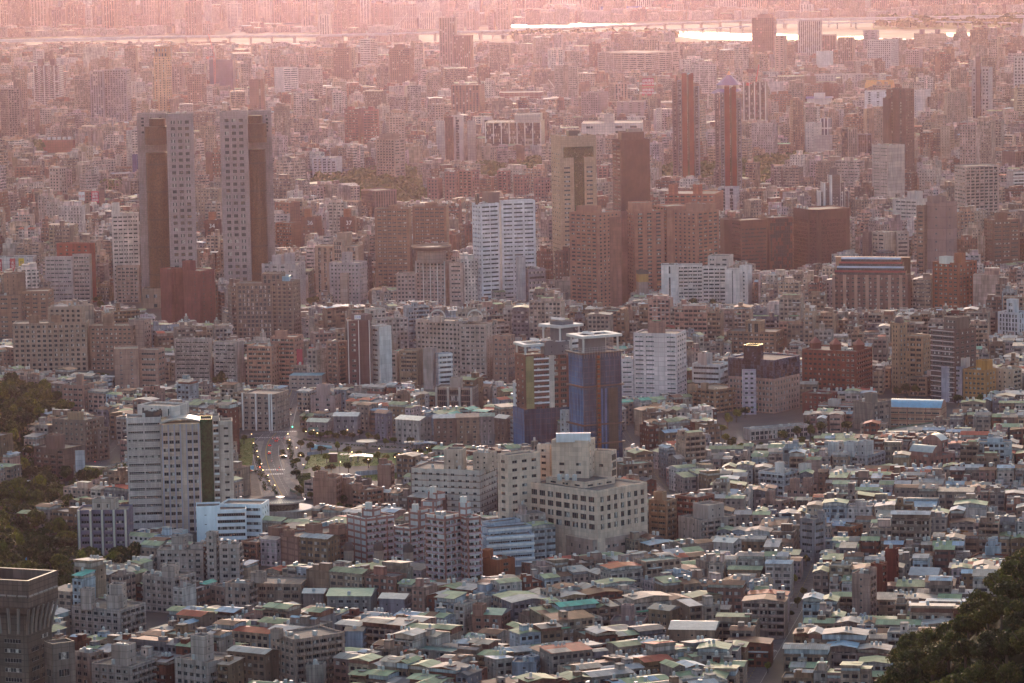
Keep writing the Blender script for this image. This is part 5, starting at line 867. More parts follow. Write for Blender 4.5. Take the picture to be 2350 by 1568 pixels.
# ---- farther landmarks: one or two volumes each ----
def far(name, cat, rows):
    for r in rows:
        (xl, xm, xr, yt, yb, vis), wm, sl, sr, lab = r[:5]; yb = min(yb, vis + (18 if vis < 140 else 45)); ex = [(*v[:4], yb if 'on' not in (v[9] if len(v) > 9 else {}) else v[4], *v[5:]) for v in (r[5] if len(r) > 5 else [])]
        B(name, lab, cat, [(xl, xm, xr, yt, yb, 1.2, wm, sl, sr, dict(vis=vis))] + ex, wins=0)
fw = lambda c, j=(3.5, 3.6, .4), jc=None: wall(c, j, jc, k=.1)
RIB = S('rib', bay=8, w=7, h=1.6, fh=3.7); PUN = S('pun', bay=4, w=2.2, h=1.8, fh=3.6); VER = S('ver', bay=4, w=2.2, h=3.2, fh=3.7); CUR = S('cur', bay=3, w=2.6)
far('apartment_tower', 'apartment tower', [
 ((352, 380, 393, 130, 290, 256), fw((.56, .36, .23)), S('pun', bay=7, w=1.8, h=2.2, fh=4), S('pun', bay=5, w=2.4, h=2.4, fh=4), 'ornate sandy brown tower with crenellated crown above the left stone tower', [(354, 384, 391, 108, 132, 2, fw((.33, .2, .13)), S('pun', bay=6, w=3, h=4, fh=6), BLK, dict(on=0, back=2))]),
 ((76, 136, 145, 150, 260, 228), fw((.16, .12, .14), (6, 3.6, 1.2), (.5, .48, .48)), S('rib', bay=9, w=6, h=2), BLK, 'violet and white checkered twin-headed tower', [(86, 96, 101, 136, 152, 1, fw((.14, .1, .12)), BLK, BLK, dict(on=0)), (114, 124, 129, 136, 152, 1, fw((.14, .1, .12)), BLK, BLK, dict(on=0))]),
 ((572, 604, 608, 182, 300, 250), fw((.15, .09, .09)), S('ver', bay=9, w=2, pat='01'), BLK, 'dark tower with two white ladder strips above the right stone tower'),
 ((764, 801, 806, 110, 250, 178), fw((.15, .10, .10)), PUN, PUN, 'dark plum tower with stepped top and lit roof rooms', [(775, 790, 795, 100, 112, 1, fw((.15, .1, .1)), BLK, BLK, dict(on=0))]),
 ((893, 940, 950, 112, 300, 190), fw((.18, .11, .10)), PUN, S('pun', bay=4, w=2.6, h=2.4), 'dull brown tower with gridded right half', [(905, 924, 930, 102, 114, 1, fw((.18, .11, .1)), BLK, BLK, dict(on=0))]),
 ((1040, 1080, 1086, 82, 260, 152), fw((.17, .09, .09)), VER, BLK, 'plum tower with orange roof edge, attached lower neighbour of the pale ribbed tower'),
 ((1725, 1776, 1782, 40, 290, 132), fw((.16, .10, .11), (12, 10, .8), (.3, .22, .23)), S('cur', bay=4, w=3.4), BLK, 'dark plum high-rise standing against the river bank', [(1738, 1768, 1774, 33, 42, 1, fw((.16, .1, .11)), BLK, BLK, dict(on=0))]),
 ((1777, 1800, 1806, 82, 290, 172), fw((.36, .27, .24)), S('rib', bay=9, w=4, h=1.2), BLK, 'slim tan tower with dark window column beside the plum high-rise'),
 ((1465, 1490, 1514, 90, 290, 140), fw((.35, .29, .25), (30, 60, 1)), S('ver', bay=6, w=4), VER, 'cream and brown clock-faced tower with vertical strips'),
 ((1831, 1884, 1887, 48, 270, 138), fw((.2, .17, .2)), S('ver', bay=4, w=2.6, fin=1, fw=.9), BLK, 'grey violet tower with white vertical fins in front of the river'),
 ((1878, 1918, 1921, 80, 270, 130), fw((.2, .15, .16), (8, 12, .8), (.45, .42, .42)), S('cur', bay=6, w=5), BLK, 'dark framed mid-rise joined to the finned violet tower'),
 ((1922, 1957, 1962, 86, 270, 150), fw((.24, .19, .18)), S('ver', bay=4, w=2), BLK, 'tapering brown tower with vertical ribs by the river'),
 ((1981, 2012, 2017, 70, 265, 132), fw((.28, .25, .28)), S('rib', bay=14, w=7, pat='1'), BLK, 'lilac tower with dark centre and flat cap by the river'),
 ((1990, 2045, 2062, 92, 265, 152), fw((.44, .42, .44)), PUN, PUN, 'white stepped mid-rise with grid windows by the river'),
 ((1873, 1905, 1912, 118, 260, 165), fw((.52, .52, .53)), BLK, BLK, 'blank white sports hall with raised centre'),
 ((2097, 2122, 2172, 78, 250, 128), fw((.40, .32, .27)), PUN, S('pun', bay=3, w=1.5, top=10), 'wide beige hotel block with purple patterned top band', [(2110, 2116, 2122, 68, 80, 1, fw((.2, .15, .18)), BLK, BLK, dict(on=0)), (2146, 2152, 2158, 68, 80, 1, fw((.2, .15, .18)), BLK, BLK, dict(on=0))]),
 ((2078, 2110, 2118, 115, 250, 160), fw((.30, .25, .27)), PUN, BLK, 'grey mauve gridded mid-rise before the beige hotel'),
 ((2320, 2334, 2352, 55, 270, 100), fw((.3, .25, .26)), PUN, S('ver'), 'slim grey tower at the upper frame corner by the river'),
 ((429, 462, 473, 170, 290, 235), fw((.2, .14, .14)), PUN, PUN, 'dark rose tower with flat top beside the sandy ornate one'),
 ((393, 418, 423, 152, 290, 210), fw((.21, .16, .17)), PUN, BLK, 'grey rose tower tucked behind the sandy ornate one'),
 ((0, 18, 45, 205, 330, 320), fw((.25, .22, .23)), S('bal'), S('bal'), 'grey balcony-stacked slab at the frame edge'),
 ((30, 48, 62, 182, 320, 260), fw((.27, .20, .19)), S('ver'), PUN, 'rose framed tower behind the grey balcony slab'),
 ((63, 80, 90, 250, 330, 310), fw((.2, .15, .16)), PUN, BLK, 'slim violet block with deep window grid'),
 ((1035, 1100, 1112, 195, 330, 258), fw((.19, .12, .11)), S('ver', bay=5, w=2.4), BLK, 'rounded brown block with curved ribs', []),
 ((790, 823, 838, 250, 345, 330), fw((.20, .09, .09)), S('rib', bay=5, w=4), BLK, 'left one of two crimson blocks with red roof rooms', [(797, 808, 815, 245, 256, 1, fw((.2, .06, .06)), BLK, BLK, dict(on=0))]),
 ((832, 868, 870, 252, 350, 312), fw((.20, .09, .09)), S('rib', bay=5, w=4), BLK, 'right one of two crimson blocks with red roof rooms', [(845, 856, 860, 245, 256, 1, fw((.2, .06, .06)), BLK, BLK, dict(on=0))]),
 ((886, 892, 929, 268, 400, 318), fw((.37, .29, .25)), S('rib'), S('pun', bay=4, w=2.2), 'beige pilastered tower behind the open balcony tower'),
 ((862, 905, 929, 320, 445, 388), fw((.30, .25, .225)), S('bal'), S('rib', bay=10, w=8), 'grey tan tower with one white framed balcony strip', [(870, 900, 915, 308, 322, 1, fw((.2, .15, .14)), BLK, BLK, dict(on=0))]),
 ((980, 998, 1018, 240, 330, 280), fw((.36, .29, .26)), PUN, PUN, 'cream block with orange lit roof band'),
 ((112, 135, 152, 385, 480, 440), fw((.36, .31, .29)), PUN, PUN, 'cream classical block with roof tank beside the dark brick one'),
 ((34, 86, 92, 382, 470, 405), fw((.16, .09, .08)), PUN, BLK, 'dark brown brick block at the frame side', []),
])
far('office_tower', 'office tower', [
 ((206, 236, 240, 163, 330, 270), fw((.26, .24, .29)), S('ver', bay=4, w=2.4), BLK, 'pale violet glass tower, narrower half of the logo tower', []),
 ((238, 290, 300, 160, 332, 268), fw((.27, .25, .29)), S('pun', bay=4, w=2.6, h=2.2), S('rib'), 'grey glass tower with a small round blue sign at its top'),
 ((1007, 1044, 1048, 40, 265, 150), fw((.24, .17, .17), (4, 40, .8), (.36, .28, .28)), S('ver', bay=5, w=2.2), BLK, 'tallest pale ribbed tower with an orange rim, before the viaduct'),
 ((826, 850, 866, 90, 200, 146), fw((.42, .37, .34)), S('rib', band=.8), S('rib'), 'white terraced tower with yellow lower floors'),
 ((480, 534, 540, 137, 260, 198), wall((.09, .09, .16), (3, 3, .3), k=.2), BLK, BLK, 'tower wrapped in dusty blue netting, beyond the stone towers'),
 ((629, 650, 684, 156, 260, 205), fw((.60, .58, .58)), S('sml', bay=4), S('rib', bay=12, w=11), 'bright white office with dark ribbon windows'),
 ((684, 712, 740, 157, 270, 190), fw((.42, .38, .37)), PUN, PUN, 'cream office joined behind the bright white one'),
 ((630, 674, 690, 166, 280, 178), fw((.42, .38, .37)), PUN, PUN, 'cream annex with roof rooms beyond the white office'),
 ((1705, 1758, 1762, 188, 330, 290), fw((.16, .12, .13)), S('ver', bay=8, w=5, fin=1, fw=1.1), BLK, 'dark tower with white vertical lines beside a red crane'),
 ((1334, 1472, 1476, 282, 410, 318), fw((.50, .46, .44)), S('rib', bay=22, w=10, h=3, fh=7, pat='101'), BLK, 'wide white public building with dark bays and central block', [(1386, 1408, 1410, 262, 284, 1, fw((.46, .42, .40)), BLK, BLK, dict(on=0))]),
 ((1333, 1372, 1396, 212, 330, 270), fw((.24, .21, .23)), S('pun', bay=4, w=2), BLK, 'dark grey tower with a pale round logo'),
 ((1396, 1410, 1440, 192, 330, 230), fw((.34, .27, .24)), S('ver', bay=5, w=3), S('ver', bay=5, w=3), 'beige pilastered tower behind the dark grey one'),
 ((1416, 1478, 1482, 233, 330, 270), fw((.26, .23, .25), (8, 4, .4)), S('sml', bay=14, w=4), BLK, 'grey panelled slab with a cluttered roof'),
 ((1505, 1517, 1519, 248, 340, 310), fw((.46, .43, .42)), S('sml', bay=3), BLK, 'slender white shaft tower beside the salmon street blocks'),
 ((1112, 1242, 1250, 280, 385, 333), fw((.34, .31, .25)), S('ver', bay=11, w=9.6, h=3.4, fin=1, fw=.9), BLK, 'wide green glass hall with white piers and skylight strips', [(1180, 1240, 1245, 262, 282, 1, fw((.4, .36, .33)), BLK, BLK, dict(on=0, back=10))]),
 ((1000, 1020, 1022, 278, 380, 328), fw((.40, .37, .36)), BLK, BLK, 'grey slab with dark recess, left part of the striped silver block', [(1020, 1040, 1042, 268, 380, 1, fw((.1, .06, .07)), CUR, BLK, dict(back=3)), (1036, 1062, 1064, 266, 380, 1, fw((.42, .40, .41), (20, 30, .5)), S('ver', bay=9, w=3), BLK, dict(back=5)), (1072, 1090, 1092, 278, 380, 1, fw((.36, .34, .34)), BLK, BLK, dict(back=1))]),
 ((1103, 1108, 1130, 268, 370, 310), fw((.48, .45, .44)), BLK, S('cur', bay=12, w=10, h=3.4), 'white framed block with one dark glass face'),
 ((1145, 1246, 1250, 212, 330, 228), fw((.2, .09, .08), (8, 4, .6), (.36, .26, .25)), BLK, BLK, 'red brown slab with pale criss-cross lines'),
 ((1370, 1480, 1560, 122, 280, 170), fw((.40, .34, .31)), S('rib', bay=20, w=18), S('rib', bay=20, w=18), 'wide pale ribbon windowed office beyond the clock tower'),
 ((2080, 2122, 2136, 206, 330, 270), fw((.50, .48, .49)), S('sml', bay=20), BLK, 'plain white tower with a faint round logo behind the dark tower'),
 ((1984, 2046, 2050, 209, 330, 262), fw((.56, .56, .60)), S('pun', bay=14, w=4, h=2), BLK, 'pale blue white office with few square windows'),
 ((2230, 2270, 2278, 155, 330, 250), fw((.36, .34, .36)), S('pun', bay=5, w=2.8, h=2.6, fh=5), BLK, 'grey stone tower with square windows and a dark vertical fin', [(2239, 2249, 2251, 130, 330, 1, fw((.13, .1, .11)), BLK, BLK, dict(back=-2))]),
 ((2326, 2352, 2356, 130, 330, 220), fw((.38, .37, .38)), S('pun', bay=5, w=2.8, h=2.6, fh=5), BLK, 'grey stone tower with pointed top at the frame edge'),
 ((1848, 1882, 1886, 282, 380, 365), fw((.50, .47, .46)), S('sml'), BLK, 'white slab tower with a small shadowed top window', []),
 ((1882, 1903, 1909, 272, 380, 320), fw((.08, .06, .08), (5, 40, 1.6), (.55, .53, .54)), BLK, BLK, 'black and white vertically striped tower'),
 ((1869, 1903, 1910, 312, 385, 352), fw((.35, .33, .34)), BLK, BLK, 'billboard block with a large bright advertisement face', []),
 ((1931, 1946, 1968, 295, 410, 380), fw((.25, .22, .21)), S('cur'), S('ver', bay=3), 'greenish curtain wall tower with slim white mullions'),
 ((1968, 1990, 2000, 308, 400, 370), fw((.18, .16, .2)), CUR, CUR, 'dark tower with a bright blue edge strip'),
 ((2158, 2180, 2190, 290, 420, 360), fw((.37, .30, .24)), S('sml', bay=4), S('bal'), 'sandy slim tower with rooftop garden frame'),
 ((2310, 2325, 2352, 395, 500, 450), fw((.38, .36, .36)), BLK, S('rib', bay=20, w=18, band=.8), 'cream ribbon banded office at the frame edge'),
 ((2300, 2330, 2352, 348, 500, 400), fw((.14, .11, .12)), BLK, CUR, 'tall dark slab behind the cream banded office'),
 ((1648, 1690, 1697, 430, 500, 498), fw((.40, .38, .41)), S('ver', bay=8, w=3.4, pat='1'), BLK, 'silver framed block with dark strips beside the dark brown block'),
 ((829, 860, 910, 438, 520, 500), fw((.13, .10, .10)), CUR, S('cur', bay=3), 'black glass block with a clear glass top floor'),
])
far('apartment_block', 'apartment building', [
 ((716, 772, 785, 362, 430, 414), fw((.44, .43, .48)), S('bal', bay=6, w=4), BLK, 'pale blue white block with zigzag balconies beside the chapel'),
 ((1518, 1640, 1660, 445, 520, 500), fw((.26, .10, .07)), S('rib', bay=6, w=4), BLK, 'long orange brick block with three roof towers', [(1534, 1548, 1556, 424, 448, 1, fw((.3, .1, .06)), BLK, BLK, dict(on=0)), (1590, 1604, 1612, 424, 448, 1, fw((.3, .1, .06)), BLK, BLK, dict(on=0))]),
 ((980, 1005, 1015, 410, 480, 455), fw((.22, .12, .11)), S('rib', bay=4, w=2), BLK, 'leftmost of the red brown gabled towers by the woods'),
 ((1020, 1046, 1056, 395, 480, 462), fw((.22, .12, .11)), S('rib', bay=4, w=2), PUN, 'red brown gabled tower with a pale centre strip by the woods'),
 ((1050, 1083, 1100, 392, 480, 462), fw((.24, .13, .12)), S('bal', bay=5), PUN, 'red brown gabled tower nearest the white tiled office tower'),
 ((1140, 1164, 1174, 392, 470, 450), fw((.24, .13, .12)), S('bal', bay=5), PUN, 'red brown tower with oval roof between white and gold towers'),
 ((1178, 1202, 1214, 402, 480, 460), fw((.22, .12, .11)), S('rib', bay=4, w=2), PUN, 'red brown tower with curly gable left of the gold tower'),
 ((1225, 1250, 1262, 410, 490, 470), fw((.23, .13, .12)), S('rib', bay=4, w=2), PUN, 'narrow red brown tower touching the gold tower'),
 ((1370, 1395, 1402, 380, 470, 420), fw((.26, .15, .14)), S('bal', bay=5), PUN, 'pinkish brown tower between the gold and plain brown towers'),
 ((632, 670, 692, 512, 585, 570), fw((.24, .12, .08)), S('bal', bay=4, pale=.3), BLK, 'brown brick block left of the numbered blocks', []),
 ((630, 665, 688, 465, 560, 512), fw((.22, .11, .08)), S('rib', bay=5, w=3), BLK, 'brown brick block beside the right stone tower', []),
])
def num(t):
    def f(root, I, rnd):
        i = I[0]; sign(root, t, (i['N'][0] - 6, i['N'][1] - .3, i['z1'] - 6), 0, 6, (.75, .72, .7))
    return f
for a, b, c, yt, yb, t, lab in ((690, 725, 738, 498, 590, '36', 'dark brown brick block with a white 36, left of the one marked 37'), (780, 814, 818, 498, 590, '37', 'dark brown brick block marked 37, beside the brown twin slabs'), (470, 500, 508, 505, 600, '34', 'dark brown brick block marked 34, between the stone towers')):
    B('apartment_block', lab, 'apartment building', [(a, b, c, yt, yb, 1.3, fw((.13, .06, .05)), S('pun', bay=5, w=2, pale=.3, top=9), BLK, dict(vis=540)), (a + 8, a + 22, a + 26, yt - 18, yt, 1, fw((.28, .12, .07)), BLK, BLK, dict(on=0))], wins=0, extra=num(t))
def bill(lines, size, bw, bh, zoff, xo=0):
    def f(root, I, rnd):
        i = I[0]; sign(root, lines, (i['N'][0] - xo, i['N'][1] - .4, i['z1'] - zoff), 0, size, (.8, .75, .75), (.40, .03, .06), bw, bh)
    return f
B('office_block', 'salmon office carrying two red advertising boards', 'office building', [(1466, 1502, 1508, 175, 300, 1.2, fw((.37, .24, .19)), S('sml', bay=30), BLK, dict(vis=226))], wins=0, extra=lambda r, I, rnd: (bill('迦勒廣告\n0920-030-860', 4.4, 18, 12, 9, 10)(r, I, rnd), bill('迦勒廣告\n0920-030-860', 4.4, 18, 12, 23, 10)(r, I, rnd)))
B('office_block', 'dull red block with one red and one white advertising board on its face', 'office building', [(186, 228, 240, 438, 505, 1.2, fw((.22, .12, .11)), S('rib', bay=4, w=2), BLK, dict(vis=470))], wins=0, extra=lambda r, I, rnd: (bill('迦勒\n廣告\n0930', 3.4, 8.5, 13, 7, 5)(r, I, rnd), sign(r, '住商', (I[0]['N'][0] - 20, I[0]['N'][1] - .4, I[0]['z1'] - 6), 0, 3.6, (.4, .05, .06), (.65, .65, .66), 7, 10)))
B('office_block', 'white walled block with red, crimson and yellow banners at the frame edge', 'office building', [(-10, 76, 84, 590, 660, 2, fw((.55, .53, .52)), S('sml', bay=8), BLK, dict(vis=612, d=20))], wins=0,
  extra=lambda r, I, rnd: (sign(r, ['迦', '勒', '0', '9'], (I[0]['N'][0] - 31, -.4, I[0]['z1'] - 9), 0, 2.6, (.8, .7, .7), (.42, .03, .05), 4, 15, vert=True), sign(r, ['大', '安'], (I[0]['N'][0] - 19, -.4, I[0]['z1'] - 7), 0, 3.6, (.8, .7, .7), (.38, .02, .04), 5, 12, vert=True), sign(r, ['都', '會'], (I[0]['N'][0] - 11, -.4, I[0]['z1'] - 7), 0, 3.4, (.1, .08, .03), (.62, .40, .02), 5, 12, vert=True)))
def gableroof(col, h, ov=2, wcol=(.5, .48, .47)):
    def f(root, I, rnd):
        i = I[0]; A, Nn, Rr, Bk = [np.array(p) for p in inset(i['poly'], -ov)]; z = i['z1']; m1, m2 = (Nn + Rr) / 2, (A + Bk) / 2; mb = MB()
        mb.quad((*A, z), (*Nn, z), (*m1, z + h), (*m2, z + h), 0); mb.quad((*m2, z + h), (*m1, z + h), (*Rr, z), (*Bk, z), 0); mb.poly([(*Nn, z), (*Rr, z), (*m1, z + h)], 1); mb.poly([(*Bk, z), (*A, z), (*m2, z + h)], 1); mb.build('gable_roof', [plain(col, .5), plain(wcol)], root)
    return f
B('chapel', 'chapel-like hall with pale gabled roof and ribbed windows, edge of the woods', 'hall', [(845, 880, 903, 402, 412, 1.5, fw((.50, .45, .42)), S('ver', bay=5, w=1.6, h=6, fh=8), BLK)], wins=0, extra=gableroof((.6, .56, .52), 4))
B('memorial_arch', 'white memorial gate with five blue tiled roofs and round arches', 'monument', [(1852, 1908, 1910, 226, 255, 2, plain((.66, .62, .58)), S('rib', bay=12, w=7, h=9, fh=20, sill=0, dep=3), BLK, dict(d=8, vis=246)), (1868, 1892, 1894, 214, 255, 1, plain((.66, .62, .58)), BLK, BLK, dict(back=1, d=6))], wins=0, extra=gableroof((.10, .09, .25), 3))
B('palace_hall', 'white hall crowned by an orange upswept palace roof', 'hall', [(1992, 2040, 2046, 202, 262, 2, fw((.5, .45, .42)), S('pun'), BLK, dict(vis=208, d=30))], wins=0, extra=gableroof((.62, .26, .08), 12, 5, (.5, .2, .08)))
B('memorial_hall', 'blue octagonal roofed memorial hall behind the second red slab tower', 'hall', [(1640, 1700, 1706, 216, 262, 1, plain((.6, .56, .53)), BLK, BLK, dict(vis=225))], wins=0,
  extra=lambda r, I, rnd: (lambda mb, q, z: (mb.cyl(q[0], q[1], z, I[0]['a'] * .75, 8, 8, 0, r2=I[0]['a'] * .45), mb.cyl(q[0], q[1], z + 8, I[0]['a'] * .4, 7, 8, 1), mb.cyl(q[0], q[1], z + 14, I[0]['a'] * .5, 16, 8, 0, r2=3), mb.cyl(q[0], q[1], z + 30, 3, 6, 8, 2, r2=1), mb.build('tiered_roof', [plain((.09, .08, .20), .5), plain((.4, .36, .34)), plain((.5, .25, .12))], r)))(MB(), np.mean(I[0]['poly'], axis=0), I[0]['z1']))
B('museum_hall', 'long pale museum building with repeated windows beneath the blank white sports hall', 'hall', [(1850, 2018, 2022, 170, 240, 4, fw((.48, .44, .44)), S('pun', bay=5, w=2.4), BLK, dict(vis=184))], wins=0)
B('depot', 'wide red brick market hall with a row of white roof vents', 'hall', [(88, 168, 172, 322, 350, 3, fw((.22, .07, .06)), BLK, BLK, dict(d=60, cop=plain((.5, .42, .38)), roof=plain((.5, .46, .43)))) ], wins=0,
  extra=lambda r, I, rnd: [(lambda mb: (mb.cyl(I[0]['poly'][0][0] + 12 + k * 7.5, 30, I[0]['z1'] - 1, 2.6, 4.2, 10, 0), mb.build('roof_vent', [plain((.6, .56, .54))], r)))(MB()) for k in range(5)])
# ---- hazy high-rises beyond the viaduct, sizes read off the upper edge of the photo ----
def skyline():
    rnd = random.Random(21); n = 0
    rows = [(0, 26, 8, 80), (70, 112, -4, 74), (118, 150, 22, 76), (150, 176, 12, 74), (178, 196, 10, 70), (196, 212, 18, 72), (232, 262, 2, 76), (262, 296, -6, 78), (298, 338, 36, 74), (322, 360, -8, 60), (362, 392, -4, 58), (424, 462, 4, 82), (464, 492, 54, 84), (520, 556, 8, 66), (558, 592, -4, 52), (604, 622, -2, 52), (625, 646, 0, 54), (646, 690, 6, 52), (690, 712, -8, 60), (732, 760, 34, 92), (760, 784, 28, 88), (798, 826, 14, 68), (826, 852, -2, 56), (852, 892, 8, 66), (893, 956, 10, 66), (962, 1014, 28, 66), (1014, 1040, -4, 40), (1040, 1064, 25, 70), (1070, 1098, 26, 70), (1120, 1138, 28, 70), (1140, 1172, 0, 70), (1184, 1204, -6, 22), (1206, 1252, -4, 22), (1272, 1320, -10, 12), (1352, 1376, 8, 28), (1460, 1500, -8, 24), (1540, 1580, 8, 32), (1640, 1690, -10, 26), (1700, 1760, -10, 30), (1800, 1836, -8, 36), (1836, 1868, 10, 38), (1890, 1940, -12, 34), (1995, 2060, -10, 34), (2066, 2092, 4, 32), (2120, 2172, -12, 30), (2190, 2230, -4, 28), (2280, 2330, -14, 30)]
    for k, (a, b, yt, yb) in enumerate(rows):
        c = vary_(rnd.choice([(.20, .12, .11), (.26, .18, .16), (.36, .29, .27), (.42, .38, .36), (.17, .11, .11)]), rnd); j = rnd.choice([(6, 3.4, .5), (9, 30, 1.4), (5, 7, .9)])
        st = rnd.choice([S('ver', bay=7, w=3.4, h=3.1, fh=3.4), S('bal', bay=8, w=5, h=2, fh=3.4, balc=0), S('pun', bay=6, w=3, h=2, fh=3.4), S('rib', bay=12, w=9, fh=4)])
        place = 'over the upper left blocks' if b < 400 else 'above the right stone tower' if b < 700 else 'left of the ribbed tower' if b < 1010 else 'beyond the bright river' if b < 1700 else 'beyond the green river bank'
        sub_ = [(a + (b - a) * .25, a + (b - a) * .6, a + (b - a) * .7, yt - 5, yt, 1, wall(c, None), BLK, BLK, dict(on=0))]
        B('far_high_rise', ('pale' if sum(c) > .9 else 'rosy' if sum(c) > .5 else 'dull plum') + (' wide' if b - a > 38 else ' slim' if b - a < 24 else '') + ' hazy high-rise, ' + ORDN[k % 20] + (' from left' if k < 20 else ' after the ' + ORDN[19]  if k < 40 else ' after the fortieth') + ', ' + place, 'high-rise', [(a, a + (b - a) * rnd.choice((.15, .7, .85)), b, yt, yb, 1, wall(c, j, tuple(x * 1.5 for x in c)), st, st, dict(vis=min(yb, 60)))] + sub_, wins=0, group='hazy high-rises beyond the viaduct')
ORDN = ['first', 'second', 'third', 'fourth', 'fifth', 'sixth', 'seventh', 'eighth', 'ninth', 'tenth', 'eleventh', 'twelfth', 'thirteenth', 'fourteenth', 'fifteenth', 'sixteenth', 'seventeenth', 'eighteenth', 'nineteenth', 'twentieth']
def vary_(c, r): f = r.uniform(.85, 1.15); return tuple(x * f for x in c)
skyline()
# ---- larger blocks standing out of the low-rise quarter ----
def row(lab, cat, x, col, fs, extra=None, tanks=1, roof=None, add=(), name='apartment_block', k=.5):
    m = wall(col, (4, 3.2, .12), k=k)
    B(name, lab, cat, [(*x, 1, m, *fs, dict(roof=roof) if roof else {})] + [(*a, 1, m, BLK, S('sml'), dict(on=0, back=b)) for a, b in add], tanks=tanks, extra=extra)
PF, BF, SF = S('pun', bay=3.6, w=2, h=1.5, pale=.15), S('bal', bay=4, w=3.2, h=1.6, pale=.15), S('sml', bay=6)
def metal(col, h=1.8, ov=.6): return gableroof(col, h, ov, (.3, .28, .27))
row('tall pinkish walk-up with blank tiled flank, right of the side street', 'apartment building', (1955, 1996, 2012, 1318, 1452), (.34, .24, .21), (SF, BF), add=(((1985, 2000, 2012, 1304, 1320), 5),))
row('dark red tall narrow slab behind the sloping red one', 'apartment building', (2031, 2056, 2062, 1260, 1372), (.17, .035, .03), (BLK, BF))
row('dark red slab with sloping parapet beside the tall pinkish walk-up', 'apartment building', (1998, 2024, 2036, 1294, 1400), (.18, .045, .035), (BLK, BF))
row('off-white gabled block with four small front windows, upper right of the side street', 'apartment building', (2087, 2150, 2162, 1322, 1370), (.38, .34, .31), (PF, BF), extra=metal((.42, .39, .37), 3), tanks=0)
row('brick red curved walk-up near the spur', 'apartment building', (2222, 2290, 2314, 1284, 1330), (.22, .08, .055), (PF, BF))
row('grey corner block with rounded balconies at the far end of the side street', 'apartment building', (1835, 1868, 1894, 1192, 1292), (.28, .26, .28), (S('rib', bay=7, w=6, h=1.5), S('rib', bay=7, w=6, h=1.5)), add=(((1876, 1886, 1894, 1172, 1194), 3),))
row('tan block with a silver and red sheet roof beside the side street', 'apartment building', (1536, 1640, 1652, 1446, 1512), (.29, .21, .16), (SF, BF), extra=metal((.50, .42, .38), 2), tanks=0)
row('salmon house with tall stair shaft and green sheet roof', 'house', (1083, 1150, 1172, 1412, 1465), (.33, .18, .14), (PF, BF), extra=metal((.26, .36, .24), 2), add=(((1084, 1108, 1117, 1388, 1412), 2),), name='street_house')
row('stained white house above the long metal roofs', 'house', (1637, 1682, 1702, 1246, 1300), (.46, .44, .42), (SF, BF), extra=metal((.52, .48, .44), 1.6), name='street_house')
row('pink plaster block with square clock-like stair tower', 'apartment building', (1400, 1478, 1488, 1426, 1475), (.38, .27, .26), (PF, BF), add=(((1425, 1448, 1456, 1390, 1428), 3),))
row('beige brown block with grey roof sheet beside the pink stair tower', 'apartment building', (1488, 1535, 1566, 1402, 1475), (.27, .20, .14), (PF, SF), extra=metal((.17, .15, .14), 1.6))
row('long slate and pale blue walled terrace before the dark trees', 'apartment building', (870, 928, 946, 1375, 1432), (.21, .20, .24), (SF, BF), extra=metal((.52, .44, .38), 1.6), tanks=0)
row('grey terrace block with pale blue lower wall', 'apartment building', (750, 850, 866, 1368, 1418), (.22, .22, .22), (PF, SF), extra=metal((.22, .32, .20), 1.8))
row('dark concrete terrace end with green parapet', 'apartment building', (695, 742, 752, 1362, 1412), (.16, .15, .15), (SF, SF), extra=metal((.45, .42, .38), 1.6))
row('tan walk-up row with long balconies behind the slate terrace', 'apartment building', (587, 690, 714, 1340, 1396), (.28, .24, .205), (BF, BF))
row('grimy white block with dark base at the frame bottom', 'apartment building', (1175, 1230, 1240, 1520, 1590), (.26, .30, .36), (SF, BF), add=(((1205, 1225, 1238, 1508, 1522), 2),))
row('pale blue blind gable wall with brown terrace roof', 'apartment building', (792, 832, 840, 1448, 1515), (.34, .38, .45), (BLK, BF), extra=metal((.16, .10, .07), 1.2))
row('concrete stair shaft block with antennas at the frame bottom', 'apartment building', (702, 742, 748, 1526, 1600), (.33, .30, .27), (BLK, SF))
row('brown and cream house with its own arched attic near the park road', 'apartment building', (1068, 1100, 1120, 1466, 1500), (.32, .30, .28), (PF, BF), extra=metal((.28, .36, .26), 1.6), tanks=2)
row('orange tiled block beyond the white ridge houses, near the frame edge', 'apartment building', (2160, 2200, 2222, 1225, 1262), (.34, .15, .05), (PF, BF), tanks=2)
row('white stuccoed block with square tower roof room near the frame edge', 'apartment building', (2240, 2290, 2330, 1185, 1225), (.42, .41, .40), (PF, BF), add=(((2262, 2280, 2290, 1165, 1187), 4),))
row('rose walk-up with tiled roof rooms in the middle of the low houses', 'apartment building', (1800, 1850, 1876, 1120, 1165), (.33, .22, .19), (PF, BF), add=(((1812, 1828, 1836, 1100, 1122), 3), ((1842, 1858, 1866, 1098, 1122), 6)))
row('second rose walk-up with twin roof rooms, nearer the side street', 'apartment building', (1745, 1792, 1820, 1150, 1196), (.36, .25, .22), (PF, BF), add=(((1756, 1772, 1780, 1128, 1152), 3),))
row('terracotta walk-up behind the round-shouldered corner block', 'apartment building', (1905, 1950, 1980, 1210, 1262), (.28, .13, .08), (PF, BF))
